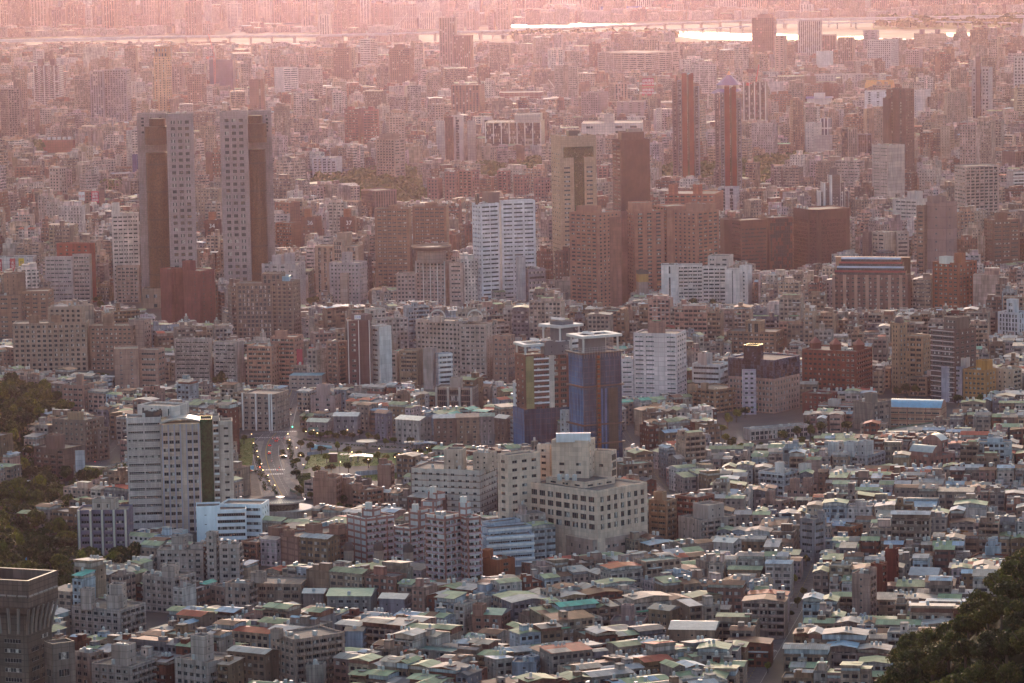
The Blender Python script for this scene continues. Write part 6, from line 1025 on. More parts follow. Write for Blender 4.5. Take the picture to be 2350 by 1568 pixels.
# ---------------- the fabric of the city ----------------
def inpoly(px, py, poly):
    n = len(poly); c = np.zeros(len(px), bool); j = n - 1
    for i in range(n):
        xi, yi = poly[i]; xj, yj = poly[j]
        c ^= ((yi > py) != (yj > py)) & (px < (xj - xi) * (py - yi) / (yj - yi + 1e-9) + xi); j = i
    return c
NOBUILD = [                                                 # outlines, on the ground, of the open places seen in the photo
    [(668, 985), (1178, 1005), (1190, 1060), (942, 1095), (900, 1130), (700, 1130), (690, 1055)],       # park
    [(560, 985), (700, 975), (720, 1060), (705, 1120), (640, 1160), (535, 1160), (535, 1010)],           # broad road and car park
    [(590, 1000), (668, 890), (700, 890), (700, 1000)], [(640, 1130), (700, 1130), (700, 1200), (590, 1200)],
    [(-80, 895), (100, 905), (150, 935), (160, 965), (118, 985), (75, 1025), (76, 1095), (150, 1108), (150, 1120), (-80, 1095)],  # wooded slopes, three patches
    [(-80, 1135), (130, 1135), (290, 1085), (295, 1140), (180, 1160), (175, 1215), (-80, 1215)], [(-80, 1225), (180, 1228), (250, 1270), (320, 1310), (330, 1340), (200, 1360), (165, 1420), (60, 1480), (-80, 1480)],
    [(230, 1000), (290, 990), (290, 1090), (190, 1080)],
    [(1640, 1700), (1722, 1545), (1812, 1350), (1850, 1265), (1896, 1285), (1892, 1365), (1832, 1560), (1795, 1700)],  # street
    [(1425, 965), (1445, 960), (1500, 1060), (1575, 1150), (1520, 1165), (1430, 1040)],                  # street beside the netted towers
    [(1150, 1290), (1166, 1290), (1190, 1400), (1180, 1440), (1166, 1400)],
    [(1650, 960), (1850, 915), (1860, 1000), (1990, 985), (2000, 1010), (1850, 1035), (1680, 1062), (1645, 1030)],  # school grounds
    [(1985, 915), (2250, 925), (2290, 950), (2170, 990), (2010, 1010)],
    [(735, 420), (985, 405), (990, 470), (900, 480), (735, 462)], [(1090, 400), (1262, 385), (1262, 450), (1090, 450)],
    [(1490, 415), (1560, 400), (1640, 400), (1870, 372), (1868, 440), (1700, 455), (1490, 440)],         # woods
    [(265, 440), (243, 435), (300, 318), (318, 322)],                                                   # avenue
    [(-50, 88), (900, 70), (1180, 55), (2400, 30), (2400, 108), (2170, 122), (1880, 118), (1560, 103), (1180, 100), (900, 96), (-50, 108)],  # river and its banks
]
W_COLS = [(.40, .36, .33), (.34, .31, .29), (.46, .43, .41), (.30, .25, .22), (.37, .29, .26), (.28, .19, .155), (.22, .12, .10), (.50, .48, .47), (.33, .29, .24), (.25, .20, .175), (.38, .34, .36), (.42, .35, .29)]
NEARW = [((.46, .42, .38), 'off-white'), ((.32, .285, .26), 'grey'), ((.40, .32, .255), 'beige'), ((.27, .205, .165), 'grimy brown'), ((.36, .42, .48), 'pale blue'), ((.42, .28, .25), 'pinkish'), ((.24, .23, .26), 'slate'), ((.19, .075, .055), 'brick red'), ((.48, .47, .45), 'white'), ((.26, .19, .13), 'tan')]
ROOFS = [((.27, .345, .20), 'sage green'), ((.36, .44, .27), 'pale green'), ((.50, .49, .47), 'silver'), ((.33, .42, .50), 'pale blue'), ((.55, .45, .35), 'cream'), ((.20, .10, .065), 'rusty brown'), ((.42, .085, .05), 'red'), ((.22, .20, .19), 'dark grey'), ((.10, .42, .32), 'turquoise'), ((.42, .40, .36), 'light grey')]
ROOFW = [20, 11, 12, 9, 15, 18, 6, 9, 1, 11]
def yaw_at(X, Y):
    if Y < 2750:
        x, _ = proj((X, Y, 0))
        return R(-30) if x < 1140 else R(25) if x < 1640 else R(-11)
    k = int((X + 9000) // 900), int(Y // 800); return R([18, -14, 32, -24, 8, -5][(k[0] * 7 + k[1] * 13) % 6])
def lots():
    """street blocks with back to back lots, as (x, y, width, depth, yaw)"""
    rnd = random.Random(5); out = []
    bands = [(1480, 2750, 10.5, 12.5, 8), (2750, 3700, 13, 14, 9), (3700, 5600, 17, 18, 11), (5600, 8200, 23, 24, 13), (8200, 14800, 42, 36, 18)]
    for (ya, yb, lw, ld, st) in bands:
        xm = yb * .152 + 40
        for yw in sorted({R(a) for a in ((-30, 25, -11) if ya < 2700 else (18, -14, 32, -24, 8, -5))}):
            c, s = math.cos(yw), math.sin(yw); Lb = rnd.choice((62, 74)) * (lw / 9.5) ** .6; P = 2 * ld + st
            r = math.hypot(xm, (yb - ya) / 2) + 60; cy_ = (ya + yb) / 2
            vs_ = np.arange(-r, r, P)
            for v in vs_:
                u = -r + rnd.random() * 30
                while u < r:
                    if rnd.random() < .03: u += 18; 
                    ue = u + Lb * rnd.uniform(.8, 1.3)
                    # skip quickly blocks far outside
                    mx = c * (u + ue) / 2 - s * v; my = s * (u + ue) / 2 + c * v + cy_
                    if abs(mx) > my * .152 + 110 or my < ya - 60 or my > yb + 60: u = ue + st; continue
                    for row in (0, 1):
                        q = u; rid = rnd.random()
                        while q < ue - 4:
                            w_ = min(lw * rnd.choice((.55, .8, 1, 1, 1.3, 1.9)), ue - q)
                            if w_ > 3:
                                uu, vv = q + w_ / 2, v + ld * (row + .5)
                                X, Y = c * uu - s * vv, s * uu + c * vv + cy_
                                if ya <= Y < yb and abs(X) < Y * .1405 + 25 and abs(yaw_at(X, Y) - yw) < .01: out.append((X, Y, w_, ld, yw + (0 if row == 0 else math.pi), rid))
                            q += w_
                    u = ue + st * (1 if rnd.random() < .8 else 1.6)
    return out
LOTS = np.array(lots())
def select():
    L = LOTS; rs = np.random.RandomState(3); n = len(L)
    gx, gy = projn(np.c_[L[:, 0], L[:, 1], np.zeros(n)])
    keep = (gx > -60) & (gx < 2410)
    for p in NOBUILD: keep &= ~inpoly(gx, gy, p)
    L = L[keep]; gx = gx[keep]; gy = gy[keep]; n = len(L)
    for f in FOOTS:                                         # clear of every building already placed
        P = np.array(f); c = P.mean(0); r = np.hypot(*(P - c).T).max() + 9
        near = (np.hypot(L[:, 0] - c[0], L[:, 1] - c[1]) < r + 14)
        big = [tuple(q) for q in (P - c) * (1 + 8 / max(6, r)) + c]; ok = np.ones(len(L), bool); ok[near] = ~inpoly(L[near, 0], L[near, 1], big); L = L[ok]
    n = len(L); D = L[:, 1]; u = rs.rand(n); h = np.zeros(n)
    fl = np.where(D < 2450, rs.choice([3, 4, 4, 4, 5, 5], n), np.where(D < 2750, rs.choice([4, 4, 5, 5, 7], n), rs.choice([4, 5, 5, 6, 7, 7, 8, 9, 11, 12], n)))
    row = (L[:, 5] * 997 % 1); fl = np.where((D < 2750) & (u > .22), np.where(row < .62, 4, np.where(row < .85, 5, 3)), fl)
    fl = np.where((D > 1700) & (D < 2750) & (u < .06), rs.randint(6, 10, n), fl)
    fl = np.where((D > 2750) & (u < .10) & (L[:, 2] > 12), rs.randint(12, 19, n), fl)
    fl = np.where((D > 3900) & (u < .045) & (L[:, 2] > 14), rs.randint(17, 27, n), fl)
    fl = np.where((D > 10200) & (u < .35), rs.randint(16, 36, n), fl)
    h = fl * 3.3 + .8
    gx, gt = projn(np.c_[L[:, 0], L[:, 1], h]); s = F / L[:, 1]; hw = np.maximum(L[:, 2], L[:, 3]) * .6 * s
    # keep what the photo shows of each landmark in view
    for (xl, xr, yt, yv, Y) in REG:
        m = (L[:, 1] < Y) & (gx + hw > xl - 1) & (gx - hw < xr + 1) & (gt < yv - 2) & (gt - 8 < yv)
        if m.any():
            z_ok = H - (yv - 1 + 219) / F * L[m, 1]; nh = np.clip(z_ok, 0, None); h[m] = np.minimum(h[m], np.where(nh > 7, nh, 0)); gx, gt = projn(np.c_[L[:, 0], L[:, 1], h])
    for poly, lim in (([(690, 940), (1180, 955)], 0),): pass
    # sightlines over lower ground: park, road, woods, river
    for (x0, x1, yv, Ymax) in ((560, 705, 1150, 2080), (690, 948, 1098, 2060), (735, 985, 462, 3400), (1700, 1870, 445, 3400), (1490, 1545, 440, 3400), (2290, 2350, 640, 2600), (1650, 1860, 1040, 2250), (1860, 2000, 1020, 2250), (1090, 1262, 445, 3400), (245, 320, 440, 3600), (560, 640, 1060, 2200), (1425, 1500, 1040, 2150), (1480, 1580, 1160, 2080), (1180, 1700, 78, 8300), (1550, 2170, 104, 8300), (2170, 2350, 80, 8300), (-60, 1180, 98, 9300)):
        m = (L[:, 1] < Ymax * 1.25) & (gx + hw > x0) & (gx - hw < x1) & (gt < yv) & (gx > x0 - 40)
        gx0, gy0 = projn(np.c_[L[:, 0], L[:, 1], np.zeros(len(L))]); m &= gy0 > yv
        z_ok = H - (yv + 1 + 219) / F * L[m, 1]; h[m] = np.minimum(h[m], np.where(z_ok > 6.5, z_ok, 0)); gx, gt = projn(np.c_[L[:, 0], L[:, 1], h])
    k = h > 6
    return L[k], h[k]
LOTS, HTS = select()
ORDER = np.argsort(LOTS[:, 1])
def gable(mb, w, d, z, rise, ov, m, col, wcol, along=True, shed=False):
    """sheet roof over a w by d block centred on the origin"""
    x, y = w / 2 + ov, d / 2 + ov
    if shed:
        P = [(-x, -y, z), (x, -y, z), (x, y, z + rise), (-x, y, z + rise)]; mb.quad(*P, m, [(0, 0), (2 * x, 0), (2 * x, 2 * y), (0, 2 * y)], col)
        mb.quad((-w / 2, -d / 2, z - .3), (w / 2, -d / 2, z - .3), (w / 2, -d / 2, z), (-w / 2, -d / 2, z), 0, None, wcol); mb.quad((w / 2, -d / 2, z - .3), (w / 2, d / 2, z - .3), (w / 2, d / 2, z + rise), (w / 2, -d / 2, z), 0, None, wcol)
        mb.quad((w / 2, d / 2, z - .3), (-w / 2, d / 2, z - .3), (-w / 2, d / 2, z + rise), (w / 2, d / 2, z + rise), 0, None, wcol); mb.quad((-w / 2, d / 2, z - .3), (-w / 2, -d / 2, z - .3), (-w / 2, -d / 2, z), (-w / 2, d / 2, z + rise), 0, None, wcol); return
    if along:
        mb.quad((-x, -y, z), (x, -y, z), (x, 0, z + rise), (-x, 0, z + rise), m, [(0, 0), (2 * x, 0), (2 * x, y), (0, y)], col); mb.quad((x, y, z), (-x, y, z), (-x, 0, z + rise), (x, 0, z + rise), m, [(0, 0), (2 * x, 0), (2 * x, y), (0, y)], col)
        for s in (-1, 1): mb.poly([(s * w / 2, -s * d / 2, z), (s * w / 2, s * d / 2, z), (s * w / 2, 0, z + rise)], 0, wcol)
    else:
        mb.quad((-x, y, z), (-x, -y, z), (0, -y, z + rise), (0, y, z + rise), m, [(0, 0), (2 * y, 0), (2 * y, x), (0, x)], col); mb.quad((x, -y, z), (x, y, z), (0, y, z + rise), (0, -y, z + rise), m, [(0, 0), (2 * y, 0), (2 * y, x), (0, x)], col)
        for s in (-1, 1): mb.poly([(s * w / 2, s * d / 2, z), (-s * w / 2, s * d / 2, z), (0, s * d / 2, z + rise)], 0, wcol)
# --- individual houses and blocks ---
def landmark_near(X, Y):
    best = None
    return best
FS_FRONT = S('bal', bay=3.7, w=3.3, h=1.75, fh=3.2, balc=.8, mar=.2, top=.6, pale=.2, skip=.08); FS_SIDE = S('pun', bay=4.5, w=1.1, h=1.1, fh=3.2, mar=1.2, top=.6, skip=.35, pale=.3); FS_PUN = S('pun', bay=3.0, w=2.1, h=1.6, fh=3.2, mar=.4, top=.6, skip=.06, pale=.2, dep=.4)
def vary(c, rnd, k=.14): c = warm(c); f = rnd.uniform(1 - k, 1 + k); return tuple(min(1, x * f * rnd.uniform(.97, 1.03)) for x in c)
TRIMC = [(.45, .44, .43), (.3, .28, .27), (.25, .3, .26), (.36, .36, .42)]
def house(X, Y, w, d, yaw, h, rnd, tall=False, rid=0.):
    """one low-rise house: walls with relief windows, sheet roof, roof room and tanks"""
    wc, wn = rnd.choices(NEARW, [12, 16, 12, 14, 6, 8, 8, 5, 8, 7])[0]; rc, rn = rnd.choices(ROOFS, ROOFW)[0]; wc = tuple(x * .82 for x in vary(wc, rnd, .22)); rc = tuple(x * .85 for x in vary(rc, rnd))
    n = round(h / 3.3); root = thing('apartment_block' if tall else 'house', None, 'apartment building' if tall else 'house', (X, Y, 0), yaw)
    mb = MB(); w -= .12; d2 = d - .3 - rnd.choice((0, 0, 1.2)); k = rnd.random()
    P = [(-w / 2, -d2 / 2), (w / 2, -d2 / 2), (w / 2, d2 / 2), (-w / 2, d2 / 2)]; fs = FS_FRONT if rnd.random() < .6 else FS_PUN
    for i in range(4):
        a, b = P[i], P[(i + 1) % 4]; L = math.dist(a, b); U = ((b[0] - a[0]) / L, (b[1] - a[1]) / L); facade(mb, (*a, 0), U, L, h, (fs, FS_SIDE, FS_PUN, FS_SIDE)[i], rnd, 0, (3, 4, 5), 0, col=wc)
    flat = k < (.75 if tall else .22); desc = []
    if flat:
        q = inset(P, .25)
        for i in range(4): j = (i + 1) % 4; mb.quad((*P[i], h), (*P[j], h), (*q[j], h), (*q[i], h), 0, None, wc); mb.quad((*q[j], h - .9), (*q[i], h - .9), (*q[i], h), (*q[j], h), 0, None, wc)
    mb.build('wall', CM, root); rb = MB()
    if flat:
        rb.poly([(*p, h - .9) for p in inset(P, .25)], 1, (.24, .21, .19) if rnd.random() < .6 else (.17, .24, .20)); rt = 'flat roof'; zr = h - .9
    else:
        zr = h + rnd.choice((.1, .1, 1.6, 2.4)); rise = .8 + (rid * 31 % 1) * .6; typ = rid * 7.3 % 1 if rnd.random() < .8 else rnd.random()
        if zr > h + 1:                                      # a sheet roof on posts over the open deck, with a light screen wall
            rb.box(0, d2 * .06, h, w * .96, d2 * .8, zr - h, 0, 0, vary(rnd.choice([(.42, .46, .5), wc, (.4, .38, .36), (.2, .1, .08)]), rnd))
        gable(rb, w, d2, zr, rise, .5, 2, rc, wc, along=typ < .45, shed=typ > .8); rt = ('ridged', 'gabled', 'lean-to')[0 if typ < .45 else 1 if typ <= .8 else 2] + ' ' + rn + ' metal roof'; zr += .3
        if rnd.random() < .3:                               # the roof is patched with sheets of another colour
            c2 = tuple(x * .75 for x in vary(rnd.choices(ROOFS, ROOFW)[0][0], rnd))
            if .45 < typ <= .8: pass
            else: rb.quad((-w / 2, -d2 / 2 - .4, zr - .2), (0, -d2 / 2 - .4, zr - .2), (0, -.2, zr - .15 + rise * (1 if typ < .45 else .5)), (-w / 2, -.2, zr - .15 + rise * (1 if typ < .45 else .5)), 2, [(0, 0), (4, 0), (4, 4), (0, 4)], c2)
    rb.build('roof', CM, root)
    extra = []
    if rnd.random() < (.8 if flat else .42) and w > 4.5:
        sb = MB(); sw, sdp, sh = min(w * .5, rnd.uniform(2.6, 4)), rnd.uniform(3, 4.5), rnd.uniform(2.4, 3.4) * (1.7 if tall and rnd.random() < .5 else 1); sx, sy = rnd.uniform(-1, 1) * (w - sw) / 2 * .9, rnd.uniform(-.3, 1) * (d2 - sdp) / 2 * .9
        sb.box(sx, sy, h - .9, sw, sdp, sh + .9, 0, 0, vary(wc, rnd, .1), mt=1, colt=(.26, .23, .21)); sb.quad((sx - .5, sy - sdp / 2 - .02, h + .2), (sx + .4, sy - sdp / 2 - .02, h + .2), (sx + .4, sy - sdp / 2 - .02, h + 1.6), (sx - .5, sy - sdp / 2 - .02, h + 1.6), 3)
        sb.build('stair_head', CM, root); extra.append('stair head')
        if rnd.random() < .6: put_tank(root, sx, sy, h + sh, rnd.uniform(.7, .95)); extra.append('steel tank on top')
    nt_ = rnd.choice((0, 0, 1, 2, 2, 3)) if w > 4 else rnd.choice((0, 1))
    if nt_ and len(extra) < 2:
        bx, by = rnd.uniform(-1, 1) * w * .25, rnd.uniform(-.5, 1) * d2 * .3; zt = h - .9 if flat else zr + .5
        for j in range(nt_): put_tank(root, bx + (j - nt_ / 2) * 1.9, by, zt, rnd.uniform(.7, .9))
        extra.append(('one steel tank', 'two steel tanks', 'three steel tanks')[nt_ - 1])
    if flat and rnd.random() < .5 and w > 5:
        sb = MB(); ww, dd = w * rnd.uniform(.4, .8), d2 * rnd.uniform(.3, .6); n0 = len(sb.v); gable(sb, ww, dd, h + 1.7, .6, .3, 2, rc, wc, shed=rnd.random() < .5); ox, oy = rnd.uniform(-1, 1) * (w - ww) * .4, rnd.uniform(-1, 1) * (d2 - dd) * .4
        sb.box(0, 0, h - .9, ww, dd, 2.6, 0, 0, vary(wc, rnd)); sb.v = [(a + ox, b + oy, c) for a, b, c in sb.v]; sb.build('roof_shed', CM, root); rt = 'flat roof with a ' + rn + ' shed'
    if fs is FS_PUN and rnd.random() < .5:
        for j in range(1, n):
            ab = MB()
            c = rnd.choice([(.12, .3, .18), (.35, .33, .3), (.4, .42, .42)]); zz = j * h / n - .3; x0 = rnd.uniform(-.5, .1) * w; x1 = x0 + rnd.uniform(.3, .5) * w
            x0, x1 = max(x0, -w / 2), min(x1, w / 2); ab.quad((x0, -d2 / 2 - .9, zz), (x1, -d2 / 2 - .9, zz), (x1, -d2 / 2, zz + .45), (x0, -d2 / 2, zz + .45), 2, None, c)
            ab.build('awning', CM, root)
    num = {2: 'two', 3: 'three', 4: 'four', 5: 'five', 6: 'six', 7: 'seven', 8: 'eight', 9: 'nine', 10: 'ten', 11: 'eleven', 12: 'twelve'}.get(n, 'many')
    root['_d'] = (('narrow ' if w < 6 else 'wide ' if w > 14 else '') + wn + ' ' + num + '-storey ' + ('block' if tall else 'house'), rt, extra[-1] if extra else '')
    return root
NIND_H, NIND_B = 330, 290
inds = []; used = set(); cntH = cntB = 0
gx_all, gy_all = projn(np.c_[LOTS[:, 0], LOTS[:, 1], HTS]); rnd = random.Random(77)
vis_ok = (gx_all > -15) & (gx_all < 2365) & (gy_all < 1575)
for i in ORDER:
    X, Y, w_, d_, yw, rid = LOTS[i]; h = HTS[i]; tall = h > 17.9
    if not vis_ok[i]: continue
    if tall and cntB < NIND_B: cntB += 1
    elif not tall and cntH < NIND_H: cntH += 1
    else: continue
    used.add(i); o = house(X, Y, w_, d_, yw, float(h), rnd, tall, rid); inds.append((o, float(gx_all[i]), float(gy_all[i]), Y))
# labels: look first, then what it stands beside, then order in the photo
LM = [((r[0] + r[1]) / 2, (r[3] + r[2]) / 2, r[4]) for r in REG]
LMN = []
for o in [o for o in sc.objects if o.parent is None and o.get('category') and o.get('label') and o.type == 'EMPTY']:
    x, y = proj((o.location.x, o.location.y, 5)); LMN.append((x, y, o.location.x, o.location.y, o['label']))
SHORT = [('monument', 'flared stone tower'), ('academy', 'louvred school block'), ('white curved', 'white curved building'), ('round glazed', 'disc roof pavilion'), ('lilac purple', 'lilac purple block'), ('large cream', 'cream hospital'), ('dormitory', 'brown banded dormitory'), ('blue stepped', 'blue stepped office'), ('pale blue stepped', 'blue stepped office'), ('orange brick', 'orange brick house'), ('long brown walk-up', 'long brown walk-up'), ('fully wrapped', 'dark netted tower'), ('unfinished', 'lime striped tower'), ('white tiled tower', 'white tiled tower'), ('turreted', 'red turreted block'), ('barrel', 'barrel vaulted block'), ('blue curved roof', 'blue roofed school hall'), ('yellowish walk-up', 'yellowish walk-up'), ('blue eaves', 'blue eaved school'), ('lilac grey block with three', 'lilac grey roof-box block'), ('clock-like', 'clock-like roof tower'), ('dark glazed roof', 'dark glazed roof tower'), ('sloping blank stair', 'sloping stair-wall block'), ('stacked roof rooms', 'stacked roof-room block'), ('gridded block with two', 'pink gridded blocks'), ('tallest corner', 'pink gridded blocks'), ('tan apartment slab', 'tan slab by the hospital'), ('gabled roof rooms', 'white gabled roof-room block'), ('green edged', 'green edged school wing'), ('concave', 'white concave slab'), ('pyramid skylight', 'pyramid skylight block'), ('white gabled', 'white gabled block'), ('orange ochre', 'orange ochre block'), ('blue stair glass', 'jutting beam building'), ('hooped', 'hooped grey slab'), ('arched roof hoops', 'hooped grey slab'), ('salmon apartment pair', 'salmon banner block'), ('rose tiled', 'rose tiled office'), ('gridded apartment block', 'tan gridded block'), ('latticed', 'brown latticed tower'), ('golden tiled', 'golden tower'), ('dark mansard', 'mansard dome tower')]
anchors = []
for x, y, X, Y, l in LMN:
    for k, s_ in SHORT:
        if k in l: anchors.append((x, y, X, Y, s_)); break
def rel(o):
    X, Y = o.location.x, o.location.y
    a = min(anchors, key=lambda q: (q[2] - X) ** 2 + ((q[3] - Y) * .5) ** 2); dx, dy = X - a[2], Y - a[3]
    return ('behind' if dy > 0 else 'before') + ' the ' + a[4] if abs(dy) > abs(dx) * 1.5 else ('right of' if dx > 0 else 'left of') + ' the ' + a[4]
ORD = ['', 'second ', 'third ', 'fourth ', 'fifth ', 'sixth ', 'seventh ', 'eighth ', 'ninth ', 'tenth ', 'eleventh ', 'twelfth '] + [a + '-' + b + ' ' for a in ('twenty', 'thirty') for b in ('first', 'second', 'third', 'fourth', 'fifth')]
def short(t):
    for a, b in (('', ''), (' metal roof', ' roof'), (' steel', ''), ('flat roof with a', 'with'), ('from left', 'from left'), ('wide ', ''), (' the ', ' ')):
        t = t.replace(a, b) if a else t
        if len(t.replace('-', ' ').split()) <= 16: return t
    return t
seen = {}
for o, x, y, Y in sorted(inds, key=lambda q: q[1]):
    a, b, c = o['_d']; r_ = rel(o); del o['_d']
    l = a + ', ' + b + ', ' + r_
    if l in seen and c: l = a + ', ' + b + ', ' + c + ', ' + r_
    seen.setdefault(l, []).append(o)
for l, os_ in seen.items():
    for k, o in enumerate(os_):
        t = l if k == 0 else (ORD[k] if k < len(ORD) else 'farther ') + 'from left, ' + l
        ws = t.split(); o['label'] = short(t)
        o['group'] = 'low houses of the old quarter' if o.name.startswith('house') else 'walk-up blocks among the houses'
# --- the rest, in three masses ---
def mass(name, idx):
    mb = MB(); rnd = random.Random(11)
    for i in idx:
        X, Y, w_, d_, yw, rid = LOTS[i]; h = float(HTS[i]); c, s = math.cos(yw), math.sin(yw)
        wc = vary(rnd.choice(W_COLS) if Y > 2700 or rnd.random() < .4 else tuple(x * .9 for x in rnd.choice(NEARW)[0]), rnd, .34); st = rnd.choices((0.3, .5, .7, 0.1), (4, 2.4, 3.5, .8))[0]; w2, d2 = w_ * rnd.uniform(.84, .985), d_ * rnd.uniform(.8, .98)
        def T(x, y, z): return (X + c * x - s * y, Y + s * x + c * y, z)
        P = [(-w2 / 2, -d2 / 2), (w2 / 2, -d2 / 2), (w2 / 2, d2 / 2), (-w2 / 2, d2 / 2)]; Ls = (w2, d2, w2, d2); off = rnd.random() * 3
        for k in range(4):
            a, b = P[k], P[(k + 1) % 4]; sk = st if k % 2 == 0 else (.1 if rnd.random() < .35 else .3 if st > .6 else st)
            mb.quad(T(*a, 0), T(*b, 0), T(*b, h), T(*a, h), 0, [(0, 0), (Ls[k], 0), (Ls[k], h), (0, h)], (*wc, sk))
        low = h < 18; metal = rnd.random() < (.78 if low and Y < 2750 else .5 if low else .12)
        if metal:
            rc = tuple(x * .82 for x in vary(rnd.choices(ROOFS, ROOFW)[0][0], rnd)); rise = rnd.uniform(.7, 1.6); z = h + rnd.choice((.05, .05, 1.5)); q = MB(); typ = rid * 7.3 % 1 if rnd.random() < .8 else rnd.random(); gable(q, w2, d2, z, rise, .4, 2, (*rc, 0), (*wc, 0), along=typ < .5, shed=typ > .8)
            if z > h + 1: q.box(0, 0, h, w2 * .94, d2 * .9, z - h, 0, 0, (*vary((.4, .4, .4), rnd), 0))
            n0 = len(mb.v); mb.v += [T(*p) for p in q.v]; mb.f += [tuple(x + n0 for x in f) for f in q.f]; mb.m += q.m; mb.uv += q.uv; mb.c += q.c
        else:
            rc = vary((.23, .20, .185), rnd, .3) if rnd.random() < .8 else vary((.4, .38, .36), rnd); mb.poly([T(*p, h - .7) for p in P], 1, (*rc, 0))
            for k in range(4): a, b = P[k], P[(k + 1) % 4]; a2, b2 = (a[0] * .96, a[1] * .96), (b[0] * .96, b[1] * .96); mb.quad(T(*a, h), T(*b, h), T(*b2, h), T(*a2, h), 0, None, (*wc, .1)); mb.quad(T(*b2, h - .7), T(*a2, h - .7), T(*a2, h), T(*b2, h), 0, None, (*wc, .1))
            for _ in range(rnd.choice((1, 1, 2, 3))):
                sw, sd_, sh = rnd.uniform(.18, .5) * w2, rnd.uniform(.2, .45) * d2, rnd.uniform(2.2, 4.5) * (1.4 if h > 35 else 1); x, y = rnd.uniform(-.5, .5) * (w2 - sw) * .9, rnd.uniform(-.5, .5) * (d2 - sd_) * .9; p = T(x, y, h - .7)
                mb.box(p[0], p[1], h - .7, sw, sd_, sh, yw, 0, (*vary(wc, rnd, .2), .1), mt=rnd.choice((1, 2)), colt=(*vary(rnd.choice([(.26, .23, .21), (.45, .44, .42), (.36, .38, .34)]), rnd), 0))
        if Y < 3800 and rnd.random() < .7:
            for _ in range(rnd.choice((1, 2, 2))): p = T(rnd.uniform(-.4, .4) * w2, rnd.uniform(-.4, .4) * d2, 0); mb.cyl(p[0], p[1], h + (1.2 if metal else -.2), .85, 2.0, 6, 6, (.5, .5, .5, 0))
        if h > 24 and rnd.random() < .5:                     # projecting stair or service shaft gives big blocks an outline
            p = T(rnd.choice((-.3, 0, .3)) * w2, -d2 / 2, 0); mb.box(p[0], p[1], 0, w2 * .22, 2.4, h + rnd.uniform(1, 5), yw, 0, (*vary(wc, rnd, .25), rnd.choice((.1, .3))), mt=1)
    return tag(mb.build(name, CM), kind='stuff')
rest = [i for i in ORDER if i not in used]
mass('distant_houses', [i for i in rest if HTS[i] <= 17.9]); mass('distant_apartment_blocks', [i for i in rest if 17.9 < HTS[i] <= 42 and LOTS[i][1] < 1e9]); mass('distant_high_rises', [i for i in rest if HTS[i] > 42])
print('lots', len(LOTS), 'houses', cntH, 'blocks', cntB)
# ---------------- open ground, roads, water ----------------
def strip(name, pts, w, z, mat, kind='structure', th=None):
    """ribbon along ground points; w width in metres"""
    mb = MB(); P = [np.array(p[:2], float) for p in pts]; L = []; acc = 0
    for i, p in enumerate(P):
        t = P[min(i + 1, len(P) - 1)] - P[max(i - 1, 0)]; t = t / np.linalg.norm(t); n = np.array([-t[1], t[0]]); L.append((p + n * w / 2, p - n * w / 2, acc)); 
        if i < len(P) - 1: acc += float(np.linalg.norm(P[i + 1] - p))
    for i in range(len(P) - 1):
        a, b, u = L[i]; c, d, v = L[i + 1]; mb.quad((*b, z), (*d, z), (*c, z), (*a, z), 0, [(u, 0), (v, 0), (v, w), (u, w)])
    o = mb.build(name, [mat]); return tag(o, kind=kind)
def area(name, pix, z, mat, th=0, kind='structure'):
    pts = [gnd(x, y, z) for x, y in pix]; mb = MB(); q = [(p[0], p[1], z) for p in pts]
    a = sum(q[i][0] * q[(i + 1) % len(q)][1] - q[(i + 1) % len(q)][0] * q[i][1] for i in range(len(q)))
    if a < 0: q.reverse()
    mb.poly(q)
    if th:
        for i in range(len(q)): j = (i + 1) % len(q); mb.quad((*q[i][:2], 0), (*q[j][:2], 0), q[j], q[i])
    return tag(mb.build(name, [mat]), kind=kind)
def smooth(pix, n=6):
    out = []
    for i in range(len(pix) - 1):
        p0, p1, p2, p3 = [np.array(pix[min(max(i + k, 0), len(pix) - 1)], float) for k in (-1, 0, 1, 2)]
        for k in range(n): t = k / n; out.append(.5 * ((2 * p1) + (-p0 + p2) * t + (2 * p0 - 5 * p1 + 4 * p2 - p3) * t * t + (-p0 + 3 * p1 - 3 * p2 + p3) * t ** 3))
    out.append(np.array(pix[-1], float)); return out
def gp(pix, z=0., n=6): return [gnd(x, y, z) for x, y in smooth(pix, n)]
def asphalt(marks):
    t = NT('asphalt'); u, v, _ = t.uvxy(); p = t.geo(); c = t.mix(t.ramp(t.noise(.3, p, 4), .35, .65), (.10, .092, .092), (.15, .135, .132))
    for vv, per, on, wd, col in marks:
        m = t.math('LESS_THAN', t.math('ABSOLUTE', t.math('SUBTRACT', v, vv)), wd / 2)
        if per: m = t.math('MULTIPLY', m, line_mask(t, u, per, on))
        c = t.mix(m, c, col)
    return t.base(c, .95, .05)
WL, YL = (.42, .41, .40), (.36, .25, .05)
road_px = [(700, 870), (672, 900), (655, 940), (640, 985), (622, 1005), (606, 1030), (612, 1060), (630, 1100), (652, 1145), (672, 1180)]
strip('road', gp([(672, 890), (655, 935), (640, 985), (617, 1012), (610, 1040), (618, 1075), (636, 1115), (655, 1150), (668, 1175)]), 17, .012, asphalt([(.5, 0, 0, .2, WL), (5, 8, 4, .18, WL), (8.5, 0, 0, .3, YL), (12, 8, 4, .18, WL), (16.5, 0, 0, .2, WL)]))
strip('road', gp([(640, 985), (740, 990), (860, 1000), (1000, 1008), (1180, 1030)]), 11, .016, asphalt([(5.5, 8, 4, .2, YL)]))
strip('road', gp([(560, 1000), (600, 994), (660, 990)]), 10, .020, asphalt([(5, 8, 4, .2, WL)]))
strip('road', gp([(640, 1000), (655, 1030), (668, 1070), (690, 1100)]), 6, .020, asphalt([(3, 6, 3, .15, WL)]))
